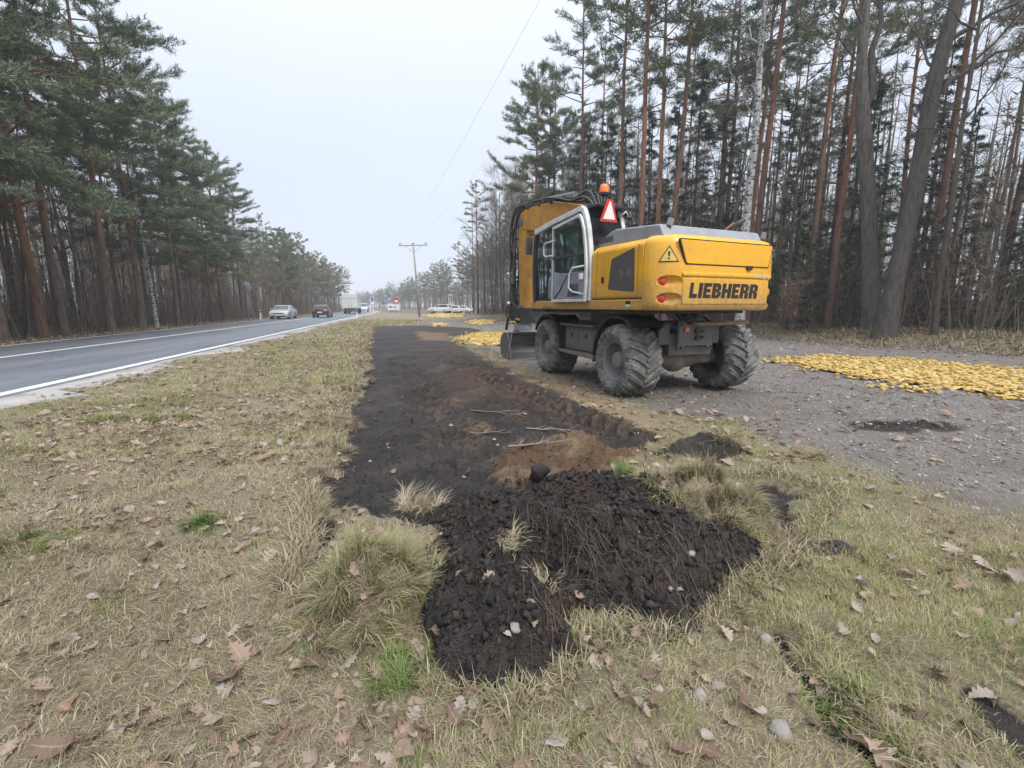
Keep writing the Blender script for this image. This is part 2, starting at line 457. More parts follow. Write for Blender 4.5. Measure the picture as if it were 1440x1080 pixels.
def fields(x, y):
    """height and surface masks at ground positions"""
    x = np.asarray(x, float); y = np.asarray(y, float)
    r = np.hypot(x, y)
    n_l = fbm(x * 0.8, y * 0.8, 1); n_m = fbm(x * 3.5, y * 3.5, 2); n_f = fbm(x * 14, y * 14, 3, 3)
    n_ff = fbm(x * 45, y * 45, 5, 2)
    near = sstep(14, 5, r)
    wob = (0.17 * n_m + 0.11 * n_f) * np.clip(r * 0.25, 0.35, 2.5)
    strip = sstep(-0.07, 0.08, poly_sd(STRIP, x, y) + wob * 0.9 + 0.05 * n_f)
    crack = sstep(-0.02, 0.04, poly_sd(CRACK, x, y) + 0.05 * n_f)
    hh = heap_h(x, y)
    heap = sstep(0.015, 0.05, hh + 0.02 * n_f)
    soda, sodb = sod_h(x, y)
    sod = np.maximum(sstep(0.03, 0.09, soda), sstep(0.03, 0.08, sodb))
    hole = sstep(-0.03, 0.05, poly_sd(HOLE, x, y) + 0.07 * n_f)
    spill = sstep(-0.10, 0.06, poly_sd(DARKSPILL, x, y) + 0.12 * n_m + 0.05 * n_f)
    gravel = sstep(-0.35, 0.35, poly_sd(GRAVEL, x, y) + 0.45 * n_m * np.clip(r * 0.14, 0.5, 2) + 0.25 * n_l)
    # the gravel clearing with parked cars, far down the road
    park = sstep(-1.5, 1.5, poly_sd([(-30, 84), (-4, 84), (-2, 118), (-34, 118)], x, y) + n_l)
    gravel = np.maximum(gravel, park * 0.9)
    sand = sstep(-0.35, 0.30, poly_sd(SAND, x, y) + 0.30 * n_m + 0.2 * n_f) * (0.75 + 0.25 * n_m)
    for P, a in SANDS:
        sand = np.maximum(sand, sstep(-0.30, 0.22, poly_sd(P, x, y) + 0.28 * n_m + 0.22 * n_f - 0.10) * 0.8)
    rut = np.zeros(x.shape); rutd = np.zeros(x.shape)
    for k, P in enumerate(RUTS):
        d, al = seg_dist(P, x, y)
        w = (0.05, 0.11, 0.12)[k]
        d2 = d + 0.08 * n_m + 0.07 * n_f
        rut = np.maximum(rut, sstep(w, w * 0.3, d2)); 
    # ---- height
    ro = road_off(x, y)
    z = 0.05 * n_l + 0.025 * n_m * near
    z = z * sstep(-2.2, 1.0, ro + 3.5) * 1.0
    z = z + 0.055 * sstep(-2.2, -5.0, ro) * sstep(200, 60, y)
    nn = wood_n(x, y)
    bank = sstep(-1.3, 1.3, nn + 0.5 * n_l)
    z = z + bank * (0.52 + 0.10 * n_l + 0.06 * n_m) * sstep(60, 45, wood_s(x, y))
    lw = sstep(-14.3, -16.5, ro)
    z = z + lw * (0.10 + 0.10 * n_l)
    dl, _ = seg_dist(LEFTLINE, x, y)
    z = z - (0.02 + 0.09 * sstep(2.2, 0.5, dl)) * strip * sstep(30, 12, y) * (1 - sand * 0.3)
    z = z - 0.10 * crack
    z = z - 0.10 * hole - 0.035 * rut * (1 - strip)
    grass = (1 - np.maximum.reduce([strip, crack, heap, hole, gravel, rut * 0.8]))
    z = z + 0.012 * n_f * near * grass
    soil = np.maximum.reduce([strip, crack, heap, hole * 0.95, spill * 0.9, rut * 0.85])
    soil = soil * (1 - sod)
    # flat worked soil: drag marks and small crumbs
    z = z + strip * (0.040 * n_m + 0.030 * n_f + 0.010 * n_ff) * sstep(25, 6, r)
    # tyre tracks: a pressed band with chevron lugs
    for T, amp in ((TRACK_A, 1.0), (TRACK_B, 0.6)):
        d, al = seg_dist(T, x, y)
        side = np.sign((x - np.interp(y, [p[1] for p in T][::-1], [p[0] for p in T][::-1])))
        band = sstep(0.40, 0.33, d)
        sh = sstep(0.36, 0.42, d) * sstep(0.62, 0.44, d)
        lug = 0.5 + 0.5 * np.cos(2 * PI * (al + 1.0 * d + 0.04 * n_m) / 0.25 + (side > 0) * PI)
        lug = sstep(0.25, 0.6, lug)
        z = z + amp * (band * (-0.06 + 0.08 * lug * (0.8 + 0.7 * n_m)) + sh * 0.045)
        soil = np.maximum(soil, band * 0.9 * amp * sstep(16, 12, y))
        sand = np.maximum(sand * (1 - band * 0.8 * amp), 0.42 * amp * band * lug * (0.7 + 0.6 * n_m))
    # heaps: lumpy, with crumb relief
    lump = np.abs(fbm(x * 6, y * 6, 11, 3)); crumb = np.abs(fbm(x * 22, y * 22, 12, 3)); fine = fbm(x * 60, y * 60, 13, 2)
    hz = hh + heap * (0.13 * (0.38 - lump) + 0.055 * (crumb - 0.3) + 0.014 * fine)
    z = z + np.where(heap > 0, np.maximum(hz, 0) * heap, 0)
    z = z + soda + sodb + sod * 0.03 * n_f
    # churned brown dirt behind the heap
    br = sstep(-0.2, 0.25, poly_sd(SANDS[2][0], x, y) + 0.1 * n_m)
    z = z + br * (0.07 + 0.07 * n_m + 0.035 * n_f)
    # ridge of dark earth right of it
    z = z + bump2(x, y, 1.95, 4.45, 0.42, 0.22, 0.15, 0.1, 1.0) * (1 + 0.4 * n_f)
    ridge = sstep(0.02, 0.06, bump2(x, y, 1.95, 4.40, 0.42, 0.25, 0.15, 0.1, 1.0) + 0.02 * n_f)
    soil = np.maximum(soil, ridge * 0.9)
    # gravel: flat with stones
    z = z * (1 - 0.5 * gravel * (1 - bank)) + gravel * (1 - strip) * (0.006 * n_f + 0.004 * n_ff) * near
    # loose black spill on the gravel
    sp2 = sstep(-0.6, 1.1, 1 - (((x - 4.75) / 0.85) ** 2 + ((y - 5.4) / 0.34) ** 2) + 0.9 * n_m + 0.8 * n_f) 
    soil = np.maximum(soil, sp2 * 0.85 * gravel)
    z = z + sp2 * 0.05 * np.abs(n_m + n_f)
    litter = np.maximum(bank * sstep(-0.6, 0.8, nn + 0.5 * n_l), lw)
    litter = np.maximum(litter, sstep(-13.6, -14.4, ro + 0.3 * n_m))
    gravel = gravel * (1 - strip) * (1 - bank * 0.9)
    # rusty peat: patches in heap and churned dirt
    rust = sstep(0.1, 0.45, fbm(x * 2.2 + 3, y * 2.2, 21) + 0.3 * n_f + 0.25 * br) * np.maximum(heap * 0.55, br)
    rust = np.maximum(rust, heap * sstep(0.16, 0.02, np.abs(x - 0.19 - 0.35 * (2.1 - y)) + 0.05 * n_f) * sstep(2.15, 1.85, y) * 0.9)
    rust = np.maximum(rust, heap * sstep(0.13, 0.03, np.hypot((x + 0.12), (y - 2.75) * 0.5) + 0.05 * n_f) * 0.9)
    eb = np.exp(-((poly_sd(STRIP, x, y) + wob * 0.7) / 0.13) ** 2) * sstep(-0.1, 0.4, n_m + 0.5 * n_f + 0.2)
    rust = np.maximum(rust, 0.55 * eb)
    rust = np.maximum(rust, strip * sstep(0.9, 1.8, dl) * (0.30 + 0.45 * n_m + 0.4 * n_l))
    green = sstep(-0.25, 0.5, fbm(x * 0.9 + 40, y * 0.9, 51) + 0.4 * n_m)
    return dict(z=z, soil=soil, gravel=gravel, sand=sand * np.maximum(strip, 0.95 * (1 - gravel * 0.5)), litter=litter, rust=rust, heap=heap, sod=sod, green=green, strip=strip, hole=hole, bank=bank, lw=lw, rut=rut)

def graded(a0, a1, fine0, fine1, step, grow, grow_dn=None):
    """graded coordinate: constant step inside fine0..fine1, growing outside"""
    mid = list(np.arange(fine0, fine1, step))
    s = step; v = mid[-1]; up = []
    while v < a1:
        s = min(s * grow, 25.0); v += s; up.append(v)
    s = step; v = mid[0]; dn = []
    while v > a0:
        s = min(s * (grow_dn or grow), 25.0); v -= s; dn.append(v)
    return np.array(dn[::-1] + mid + up)

gx = graded(-420, 420, -1.5, 2.0, 0.0135, 1.042)
gy = graded(-40, 14, 1.25, 3.6, 0.0135, 1.0062, 1.07)
gy = np.concatenate([gy, graded(gy[-1] + 0.08, 420, gy[-1] + 0.08, gy[-1] + 0.2, 0.08, 1.05)])
GX, GY = np.meshgrid(gx, gy)
F = fields(GX.ravel(), GY.ravel())
# keep the ground below the road sheet
ro_ = road_off(GX.ravel(), GY.ravel())
under = sstep(-5.9, -6.3, ro_) * sstep(-14.3, -13.9, ro_)
F['z'] = F['z'] * (1 - under) + 0.03 * under
ZG = F['z'].reshape(GX.shape)
def zat(x, y):
    x = np.atleast_1d(np.asarray(x, float)); y = np.atleast_1d(np.asarray(y, float))
    i = np.clip(np.searchsorted(gx, x) - 1, 0, len(gx) - 2); j = np.clip(np.searchsorted(gy, y) - 1, 0, len(gy) - 2)
    fx = np.clip((x - gx[i]) / (gx[i + 1] - gx[i]), 0, 1); fy = np.clip((y - gy[j]) / (gy[j + 1] - gy[j]), 0, 1)
    return (ZG[j, i] * (1 - fx) + ZG[j, i + 1] * fx) * (1 - fy) + (ZG[j + 1, i] * (1 - fx) + ZG[j + 1, i + 1] * fx) * fy
def z1(x, y): return float(zat(x, y)[0])
gverts = np.stack([GX.ravel(), GY.ravel(), F['z']], 1)
ny, nx = GX.shape
idx = np.arange(ny * nx).reshape(ny, nx)
gq = np.stack([idx[:-1, :-1], idx[:-1, 1:], idx[1:, 1:], idx[1:, :-1]], -1).reshape(-1, 4)
fm = {k: F[k][gq].mean(1) for k in ('soil', 'gravel', 'litter', 'heap', 'strip', 'lw', 'sod', 'bank')}
kind = np.zeros(len(gq), int)
kind[fm['gravel'] > 0.5] = 1
kind[(fm['strip'] > 0.5) & (gverts[gq[:, 0], 1] > 2.2)] = 2
kind[(fm['heap'] > 0.5)] = 3
kind[(fm['litter'] > 0.5)] = 4
quad_c = gverts[gq].mean(1)

m = NT("earth")
v = m.coord('Object')
k1 = m.sep(m.attr('mask_a', 'Color')); k2 = m.sep(m.attr('mask_b', 'Color'))
nb = m.noise(1.6, 5, 0.6, v); nm = m.noise(9, 6, 0.65, v); nf = m.noise(60, 5, 0.7, v); nff = m.noise(220, 3, 0.7, v)
v1 = m.voro(70, v); 
turf = m.mix(nm, (0.25, 0.20, 0.135, 1), (0.15, 0.12, 0.08, 1))
turf = m.mix(m.ramp(nf, [(0.45, (0, 0, 0)), (0.7, (1, 1, 1))]), turf, (0.30, 0.25, 0.165, 1))
greenf = m.math('MULTIPLY', k2[1], m.ramp(nm, [(0.35, (0, 0, 0)), (0.65, (1, 1, 1))]))
turf = m.mix(m.math('MULTIPLY', greenf, 0.65), turf, (0.125, 0.135, 0.055, 1))
gcol = m.mix(nf, (0.125, 0.107, 0.094, 1), (0.215, 0.192, 0.172, 1))
gcol = m.mix(m.ramp(m.voro(38, v, 'Color'), [(0.6, (0, 0, 0)), (0.95, (1, 1, 1))]), gcol, (0.27, 0.248, 0.222, 1))
gcol = m.mix(m.ramp(nb, [(0.42, (0, 0, 0)), (0.68, (0.8, 0.8, 0.8))]), gcol, (0.135, 0.112, 0.094, 1))
scol = m.mix(nm, (0.016, 0.0135, 0.013, 1), (0.050, 0.042, 0.038, 1))
scol = m.mix(m.ramp(nb, [(0.45, (0, 0, 0)), (0.75, (0.8, 0.8, 0.8))]), scol, (0.078, 0.060, 0.048, 1))
scol = m.mix(m.ramp(m.noise(0.9, 5, 0.65, v, 0.6), [(0.5, (0, 0, 0)), (0.72, (0.75, 0.75, 0.75))]), scol, (0.105, 0.088, 0.078, 1))
scol = m.mix(m.ramp(nff, [(0.62, (0, 0, 0)), (0.78, (0.6, 0.6, 0.6))]), scol, (0.12, 0.10, 0.085, 1))
rcol = m.mix(nf, (0.085, 0.045, 0.022, 1), (0.17, 0.095, 0.05, 1))
sacol = m.mix(nm, (0.17, 0.105, 0.055, 1), (0.34, 0.235, 0.135, 1))
lcol = m.mix(m.voro(16, v, 'Color'), (0.075, 0.05, 0.033, 1), (0.26, 0.17, 0.105, 1))
lcol = m.mix(m.ramp(nb, [(0.4, (0, 0, 0)), (0.7, (1, 1, 1))]), lcol, (0.10, 0.085, 0.045, 1))
def soft(mask, amt=0.9):
    f = m.math('ADD', mask, m.math('MULTIPLY', m.math('SUBTRACT', m.math('ADD', m.math('MULTIPLY', nf, .5), m.math('MULTIPLY', nm, .5)), 0.5), amt))
    return m.ramp(f, [(0.2, (0, 0, 0)), (0.95, (0.9, 0.9, 0.9))])
def edge(mask, amt=0.45):
    f = m.math('ADD', mask, m.math('MULTIPLY', m.math('SUBTRACT', nf, 0.5), amt))
    return m.ramp(f, [(0.36, (0, 0, 0)), (0.62, (1, 1, 1))])
c = m.mix(edge(k1[1], 0.8), turf, gcol)
c = m.mix(edge(k2[0], 0.6), c, lcol)
c = m.mix(edge(k1[0]), c, scol)
c = m.mix(soft(k1[2], 2.0), c, sacol)
c = m.mix(soft(k2[2], 1.4), c, rcol)
m.set(c, m.mix(k1[0], (0.92, 0.92, 0.92, 1), (0.72, 0.72, 0.72, 1)), 0, 0.3)
hgt = m.math('ADD', m.math('MULTIPLY', nf, 0.7), m.math('MULTIPLY', nff, 0.4))
hgt = m.math('ADD', hgt, m.math('MULTIPLY', nm, 0.5))
hgt = m.math('ADD', hgt, m.math('MULTIPLY', m.math('MULTIPLY', m.voro(120, v), k1[0]), 0.9))
hgt = m.math('ADD', hgt, m.math('MULTIPLY', m.math('MULTIPLY', m.noise(17, 5, 0.7, v, 0.8), k1[0]), 2.4))
m.bump(hgt, 0.9, 0.018)
M_EARTH = m.mat

ca = np.stack([F['soil'], F['gravel'], F['sand'], np.ones_like(F['z'])], 1)
cb = np.stack([F['litter'], F['green'], F['rust'], np.ones_like(F['z'])], 1)
def piece(name, k):
    sel = gq[kind == k]
    used, inv = np.unique(sel, return_inverse=True)
    me = np_mesh(name, gverts[used], quads=inv.reshape(-1, 4), mats=[M_EARTH], smooth=True, colors=dict(mask_a=ca[used], mask_b=cb[used]))
    return link(name, me)
tag(piece("ground", 0), kind='structure')
tag(piece("gravel_path", 1), kind='structure')
tag(piece("dirt_strip_ground", 2), kind='structure')
tag(piece("soil_heap", 3), "dark heap of freshly dug soil with roots at the near end of the dirt strip", "soil heap")
tag(piece("forest_ground", 4), kind='structure')

# ------------------------------------------------------------------ road with its lines
m = NT("asphalt"); v = m.coord('Object')
n1 = m.noise(0.35, 4, 0.6, v); n2 = m.noise(150, 3, 0.7, v)
ua = m.attr('across')
c = m.mix(n2, (0.10, 0.108, 0.122, 1), (0.175, 0.184, 0.20, 1))
c = m.mix(m.math('MULTIPLY', n1, 0.5), c, (0.14, 0.147, 0.16, 1))
wt = m.math('ABSOLUTE', m.math('SINE', m.math('MULTIPLY', ua, 3.45)))
c = m.mix(m.math('MULTIPLY', m.ramp(wt, [(0.55, (0, 0, 0)), (1.0, (1, 1, 1))]), 0.35), c, (0.19, 0.195, 0.205, 1))
ck = m.voro(0.33, m.coord('Object'), 'Distance', 'DISTANCE_TO_EDGE'); ck = m.math('ADD', ck, m.math('MULTIPLY', m.math('SUBTRACT', m.noise(5, 4, .7, v), .5), 0.05))
c = m.mix(m.ramp(ck, [(0.0, (0.55, 0.55, 0.55)), (0.012, (0, 0, 0))]), c, (0.03, 0.03, 0.033, 1))
c = m.mix(m.ramp(m.noise(0.11, 2, 0.4, m.coord('Object', (3, 0.7, 1))), [(0.54, (0, 0, 0)), (0.56, (0.4, 0.4, 0.4))]), c, (0.075, 0.08, 0.088, 1))
m.set(c, 0.62, 0, 0.45); m.bump(n2, 0.3, 0.004)
M_ASPH = m.mat
M_LINE = worn("road_paint", (0.72, 0.72, 0.70, 1), (0.55, 0.55, 0.54, 1), 0.6, scale=3)
m = NT("road_shoulder"); v = m.coord('Object')
n1 = m.noise(30, 5, 0.7, v); n2 = m.noise(2.0, 4, 0.6, v)
c = m.mix(n1, (0.23, 0.21, 0.19, 1), (0.48, 0.45, 0.42, 1)); c = m.mix(m.ramp(n2, [(0.5, (0, 0, 0)), (0.7, (1, 1, 1))]), c, (0.20, 0.17, 0.13, 1))
m.set(c, 0.9); m.bump(n1, 0.6, 0.01); M_SHOULD = m.mat
RZ = 0.085
def strip_mesh(name, o0, o1, y0, y1, z, mat, step=2.0, skirt=False, jag=0.0, jag0=0.0):
    ys = np.concatenate([np.arange(y0, min(y1, 60), step * 0.25 if jag or jag0 else step), np.arange(min(y1, 60), y1 + 0.01, step)]) if y1 > 60 else np.arange(y0, y1 + 0.01, step)
    # beyond the visible straight the road bends to the left
    bend = lambda q: -0.0035 * np.clip(q - 105, 0, None) ** 2
    a = o0 + ROAD_S * ys + bend(ys) + jag0 * fbm(ys * 1.1, ys * 0 + 1, 61); b = o1 + ROAD_S * ys + bend(ys) + jag * fbm(ys * 0.9, ys * 0 + 3, 62) + jag * 0.8 * fbm(ys * 3, ys * 0 + 3, 63)
    n = len(ys)
    V = [(a[i], ys[i], z) for i in range(n)] + [(b[i], ys[i], z) for i in range(n)]
    acr = [0.0] * n + [o1 - o0] * n
    Q = [(i, n + i, n + i + 1, i + 1) for i in range(n - 1)]
    if skirt:
        V += [(p[0], p[1], p[2] - 0.12) for p in V[:n]] + [(p[0] + 0.02, p[1], p[2] - 0.12) for p in V[n:2 * n]]
        acr += [0.0] * n + [o1 - o0] * n
        Q += [(2 * n + i, i, i + 1, 2 * n + i + 1) for i in range(n - 1)] + [(n + i, 3 * n + i, 3 * n + i + 1, n + i + 1) for i in range(n - 1)]
    me = np_mesh(name, V, quads=np.array(Q), mats=[mat], attrs={'across': acr})
    return link(name, me)
tag(strip_mesh("road_shoulder", -6.4, -5.72, -35, 150, RZ - 0.006, M_SHOULD, jag=0.9, skirt=True), kind='structure')
road = tag(strip_mesh("road", -14.05, -6.12, -35, 190, RZ, M_ASPH, skirt=True), kind='structure')
for o0, o1 in ((-6.46, -6.24), (-13.92, -13.78)):
    tag(strip_mesh("road_edge_line", o0, o1, -34, 188, RZ + 0.004, M_LINE), kind='structure')
tag(strip_mesh("road_centre_line", -10.92, -10.74, -34, 188, RZ + 0.004, M_LINE), kind='structure')
# ------------------------------------------------------------------ trees
def bark(name, lo, hi, zc, scale=1.0, streak=None):
    """bark that changes colour up the stem, with plates and fissures"""
    m = NT(name); v = m.coord('Object'); z = m.sepxyz(v)[2]
    vs = m.coord('Object', (5 * scale, 5 * scale, 1.1 * scale))
    n1 = m.noise(1.5, 5, 0.65, vs); n2 = m.noise(6, 4, 0.7, vs); nl = m.noise(0.5, 3, 0.5, v)
    f = m.ramp(m.math('ADD', m.math('DIVIDE', z, zc), m.math('MULTIPLY', m.math('SUBTRACT', nl, 0.5), 0.5)), [(0.35, (0, 0, 0)), (0.75, (1, 1, 1))])
    f = m.math('MULTIPLY', f, 1.0)
    base = m.mix(f, lo, hi)
    rnd = m.rand()
    if not streak: base = m.mix(m.math('MULTIPLY', rnd, 0.5), base, (0.075, 0.066, 0.058, 1))
    dk = m.mix(0.5, base, (0.02, 0.017, 0.015, 1))
    c = m.mix(m.ramp(n1, [(0.38, (1, 1, 1)), (0.55, (0, 0, 0))]), base, dk)
    if streak:
        c = m.mix(m.ramp(m.noise(2.2, 4, 0.7, m.coord('Object', (2, 2, 5))), [(0.52, (0, 0, 0)), (0.58, (1, 1, 1))]), c, streak)
    m.set(c, 0.9, 0, 0.2); m.bump(m.math('ADD', n1, m.math('MULTIPLY', n2, 0.4)), 0.9, 0.04)
    return m.mat
M_PINE = bark("pine_bark", (0.18, 0.13, 0.10, 1), (0.33, 0.175, 0.10, 1), 9.0)
M_PINE_RED = bark("red_pine_bark", (0.14, 0.088, 0.066, 1), (0.26, 0.13, 0.08, 1), 8.0)
M_PINE_ORANGE = bark("orange_pine_bark", (0.17, 0.095, 0.06, 1), (0.33, 0.155, 0.08, 1), 6.0)
M_GREYBARK = bark("grey_bark", (0.125, 0.112, 0.100, 1), (0.155, 0.142, 0.13, 1), 12.0, 1.4)
M_BROWNBARK = bark("brown_bark", (0.125, 0.096, 0.074, 1), (0.17, 0.135, 0.105, 1), 10.0, 1.8)
M_BIRCH = bark("birch_bark", (0.46, 0.45, 0.43, 1), (0.52, 0.51, 0.49, 1), 14.0, 1.0, streak=(0.03, 0.03, 0.03, 1))

def needle_mat(name, a, b, c2):
    m = NT(name); t = m.attr('tone'); r = m.rand()
    c = m.mix(t, a, b); c = m.mix(m.math('MULTIPLY', r, 0.55), c, c2)
    m.set(c, 0.75, 0, 0.25)
    m.b.inputs['Transmission Weight'].default_value = 0
    return m.mat
M_PNEEDLE = needle_mat("pine_needles", (0.092, 0.130, 0.076, 1), (0.185, 0.22, 0.12, 1), (0.14, 0.175, 0.115, 1))
M_SNEEDLE = needle_mat("spruce_needles", (0.024, 0.043, 0.030, 1), (0.055, 0.085, 0.052, 1), (0.035, 0.058, 0.048, 1))
M_TWIG = needle_mat("twig_bark", (0.155, 0.115, 0.086, 1), (0.27, 0.215, 0.17, 1), (0.195, 0.155, 0.125, 1))
M_BTWIG = needle_mat("birch_twig_bark", (0.11, 0.095, 0.09, 1), (0.20, 0.18, 0.17, 1), (0.15, 0.13, 0.125, 1))
M_RUSSET = needle_mat("russet_leaves", (0.20, 0.085, 0.04, 1), (0.34, 0.16, 0.08, 1), (0.24, 0.13, 0.07, 1))

class Acc:
    """numpy triangle soup: tubes for wood, thin triangles for needles"""
    def __init__(s): s.V = []; s.T = []; s.M = []; s.tone = []; s.n = 0
    def tri_soup(s, P, mi, tone):
        """P: (k,3,3)"""
        k = len(P)
        if not k: return
        s.V.append(P.reshape(-1, 3)); s.T.append(s.n + np.arange(3 * k).reshape(-1, 3)); s.M.append(np.full(k, mi)); s.tone.append(np.repeat(tone, 3)); s.n += 3 * k
    def tube(s, pts, rad, n, mi, tone=0.5):
        pts = np.asarray(pts, float); k = len(pts); rad = np.asarray(rad, float)
        d = np.gradient(pts, axis=0); d /= np.linalg.norm(d, axis=1, keepdims=True) + 1e-9
        ref = np.where(np.abs(d[:, 2:3]) > 0.9, np.array([[1.0, 0, 0]]), np.array([[0, 0, 1.0]]))
        a = np.cross(d, ref); a /= np.linalg.norm(a, axis=1, keepdims=True) + 1e-9; b = np.cross(a, d)
        t = np.arange(n) * 2 * PI / n
        V = pts[:, None] + (a[:, None] * np.cos(t)[None, :, None] + b[:, None] * np.sin(t)[None, :, None]) * rad[:, None, None]
        i = np.arange(k - 1)[:, None] * n; j = np.arange(n)[None]; j2 = (j + 1) % n
        q = np.stack([i + j, i + j2, i + n + j2, i + n + j], -1).reshape(-1, 4)
        T = np.concatenate([q[:, [0, 1, 2]], q[:, [0, 2, 3]]]) + s.n
        s.V.append(V.reshape(-1, 3)); s.T.append(T); s.M.append(np.full(len(T), mi)); s.tone.append(np.full(k * n, tone)); s.n += k * n
    def blades(s, c, d, L, w, mi, tone, R):
        """thin triangles from c along d (length L, base width w)"""
        k = len(c)
        side = np.cross(d, R.normal(size=(k, 3))); side /= np.linalg.norm(side, axis=1, keepdims=True) + 1e-9
        P = np.stack([c - side * (w[:, None] / 2), c + side * (w[:, None] / 2), c + d * L[:, None]], 1)
        s.tri_soup(P, mi, tone)
    def mesh(s, name, mats, smooth=False):
        return np_mesh(name, np.concatenate(s.V), tris=np.concatenate(s.T), mats=mats, mat_idx=np.concatenate(s.M), smooth=smooth, attrs={'tone': np.clip(np.concatenate(s.tone), 0, 1)})

def unit(v): return v / (np.linalg.norm(v, axis=-1, keepdims=True) + 1e-9)

def trunk_line(R, h, wob=0.012, lean=0.0, k=12):
    z = np.linspace(0, h, k)
    x = np.cumsum(R.normal(0, wob * h / k * 1.6, k)); y = np.cumsum(R.normal(0, wob * h / k * 1.6, k))
    x -= x[0]; y -= y[0]
    x = x + lean * z
    return np.stack([x, y, z], 1)
def trunk_mesh(name, line, r0, r1, mat, n=9, flare=0.35):
    A = Acc(); h = line[-1, 2]
    z = line[:, 2]
    dz = np.concatenate([[0, 0.12, 0.35, 0.9], z[z > 1.2]])
    L = np.stack([np.interp(dz, z, line[:, 0]), np.interp(dz, z, line[:, 1]), dz], 1)
    r = r0 + (r1 - r0) * (dz / h) ** 0.9
    r = r * (1 + flare * np.exp(-dz / 0.22))
    L[0, 2] = -0.35
    A.tube(L, r, n, 0)
    return A.mesh(name, [mat], True)

def needles(A, R, pts, dirs, mi, per, L, w, spread, up=0.25, tone0=None):
    k = len(pts)
    if tone0 is None: tone0 = R.random(k)
    c = np.repeat(pts, per, 0); d = np.repeat(dirs, per, 0)
    d = unit(d * 0.75 + R.normal(size=c.shape) * spread + np.array([0, 0, up]))
    c = c + R.normal(size=c.shape) * L * 0.22
    ll = L * R.uniform(0.6, 1.25, len(c)); ww = w * R.uniform(0.7, 1.3, len(c))
    A.blades(c, d, ll, ww, mi, np.clip(np.repeat(tone0, per) * 0.7 + R.random(len(c)) * 0.3, 0, 1), R)

def pine_crown(name, seed, line, r0, c0, L0, nb, bark_m, needle_m, per=11, nl=0.26, w=0.035, shape='pine', dead=10, dense=1.0):
    R = np.random.default_rng(seed); A = Acc()
    h = line[-1, 2]
    tp = lambda z: np.array([np.interp(z, line[:, 2], line[:, 0]), np.interp(z, line[:, 2], line[:, 1]), z])
    P = []; D = []; TN = []
    for i in range(nb):
        t = (i + R.random()) / nb
        z = h * (c0 + (0.985 - c0) * t)
        az = R.uniform(0, 2 * PI)
        if shape == 'spruce':
            L = L0 * (1.03 - t) * R.uniform(0.75, 1.1) + 0.25; el = -0.25 + 0.5 * t + R.normal(0, 0.08); sag = -0.10
        else:
            L = L0 * (0.35 + 0.9 * math.sin(PI * min(1, 0.22 + 0.78 * t)) ** 0.8) * R.uniform(0.55, 1.15) * (1 if t < 0.85 else 0.75); el = -0.05 + 0.75 * t + R.normal(0, 0.16); sag = -0.05
        d = np.array([math.cos(az) * math.cos(el), math.sin(az) * math.cos(el), math.sin(el)])
        b0 = tp(z); ss = np.linspace(0, 1, 5)
        pts = b0 + d * (ss[:, None] * L) + np.array([0, 0, 1.0]) * (sag * L * (ss ** 2))[:, None] + np.concatenate([[[0, 0, 0]], R.normal(0, 0.045 * L, (4, 3))])
        if shape == 'spruce': pts[-1, 2] += 0.06 * L
        A.tube(pts, np.linspace(0.012 + 0.010 * L, 0.006, 5), 4, 0, 0.3)
        ns = max(3, int((5 + 2.4 * L) * dense)); tone_b = R.random()
        for q in range(ns):
            s0 = R.uniform(0.28 if shape != 'spruce' else 0.12, 1.0)
            p0 = np.array([np.interp(s0, ss, pts[:, j]) for j in range(3)])
            dirb = unit(pts[-1] - pts[0])
            sd = unit(np.cross(dirb, [0, 0, 1.0])) * R.choice([-1, 1])
            sl = L * R.uniform(0.16, 0.36) * (1.1 - 0.4 * s0)
            dd = unit(dirb * 0.8 + sd * R.uniform(0.3, 1.0) + np.array([0, 0, R.normal(0.12 if shape != 'spruce' else -0.35, 0.15)]))
            if R.random() < 0.5: A.tube(np.stack([p0, p0 + dd * sl]), [0.008, 0.004], 3, 0, 0.3)
            nc = max(2, int(sl / 0.16))
            for e in range(nc):
                P.append(p0 + dd * sl * (e + 0.7) / nc); D.append(dd); TN.append(0.6 * tone_b + 0.4 * R.random())
        P.append(pts[-1]); D.append(unit(pts[-1] - pts[-2])); TN.append(tone_b)
    needles(A, R, np.array(P), np.array(D), 1, per, nl, w, 0.55 if shape != 'spruce' else 0.40, 0.28 if shape != 'spruce' else -0.12, np.array(TN))
    # dead stubs and thin dry branches under the crown
    for i in range(dead):
        z = h * R.uniform(0.1, max(c0, 0.1) + 0.08); az = R.uniform(0, 2 * PI); L = R.uniform(0.4, 1.9); el = R.normal(0.0, 0.25)
        d = np.array([math.cos(az) * math.cos(el), math.sin(az) * math.cos(el), math.sin(el)])
        p = tp(z) + d[None] * np.array([[0], [0.5], [1.0]]) * L + np.array([[0, 0, 0], R.normal(0, 0.06, 3), R.normal(0, 0.1, 3)])
        A.tube(p, [0.022, 0.014, 0.005], 3, 0, 0.2)
    return A.mesh(name, [bark_m, needle_m])

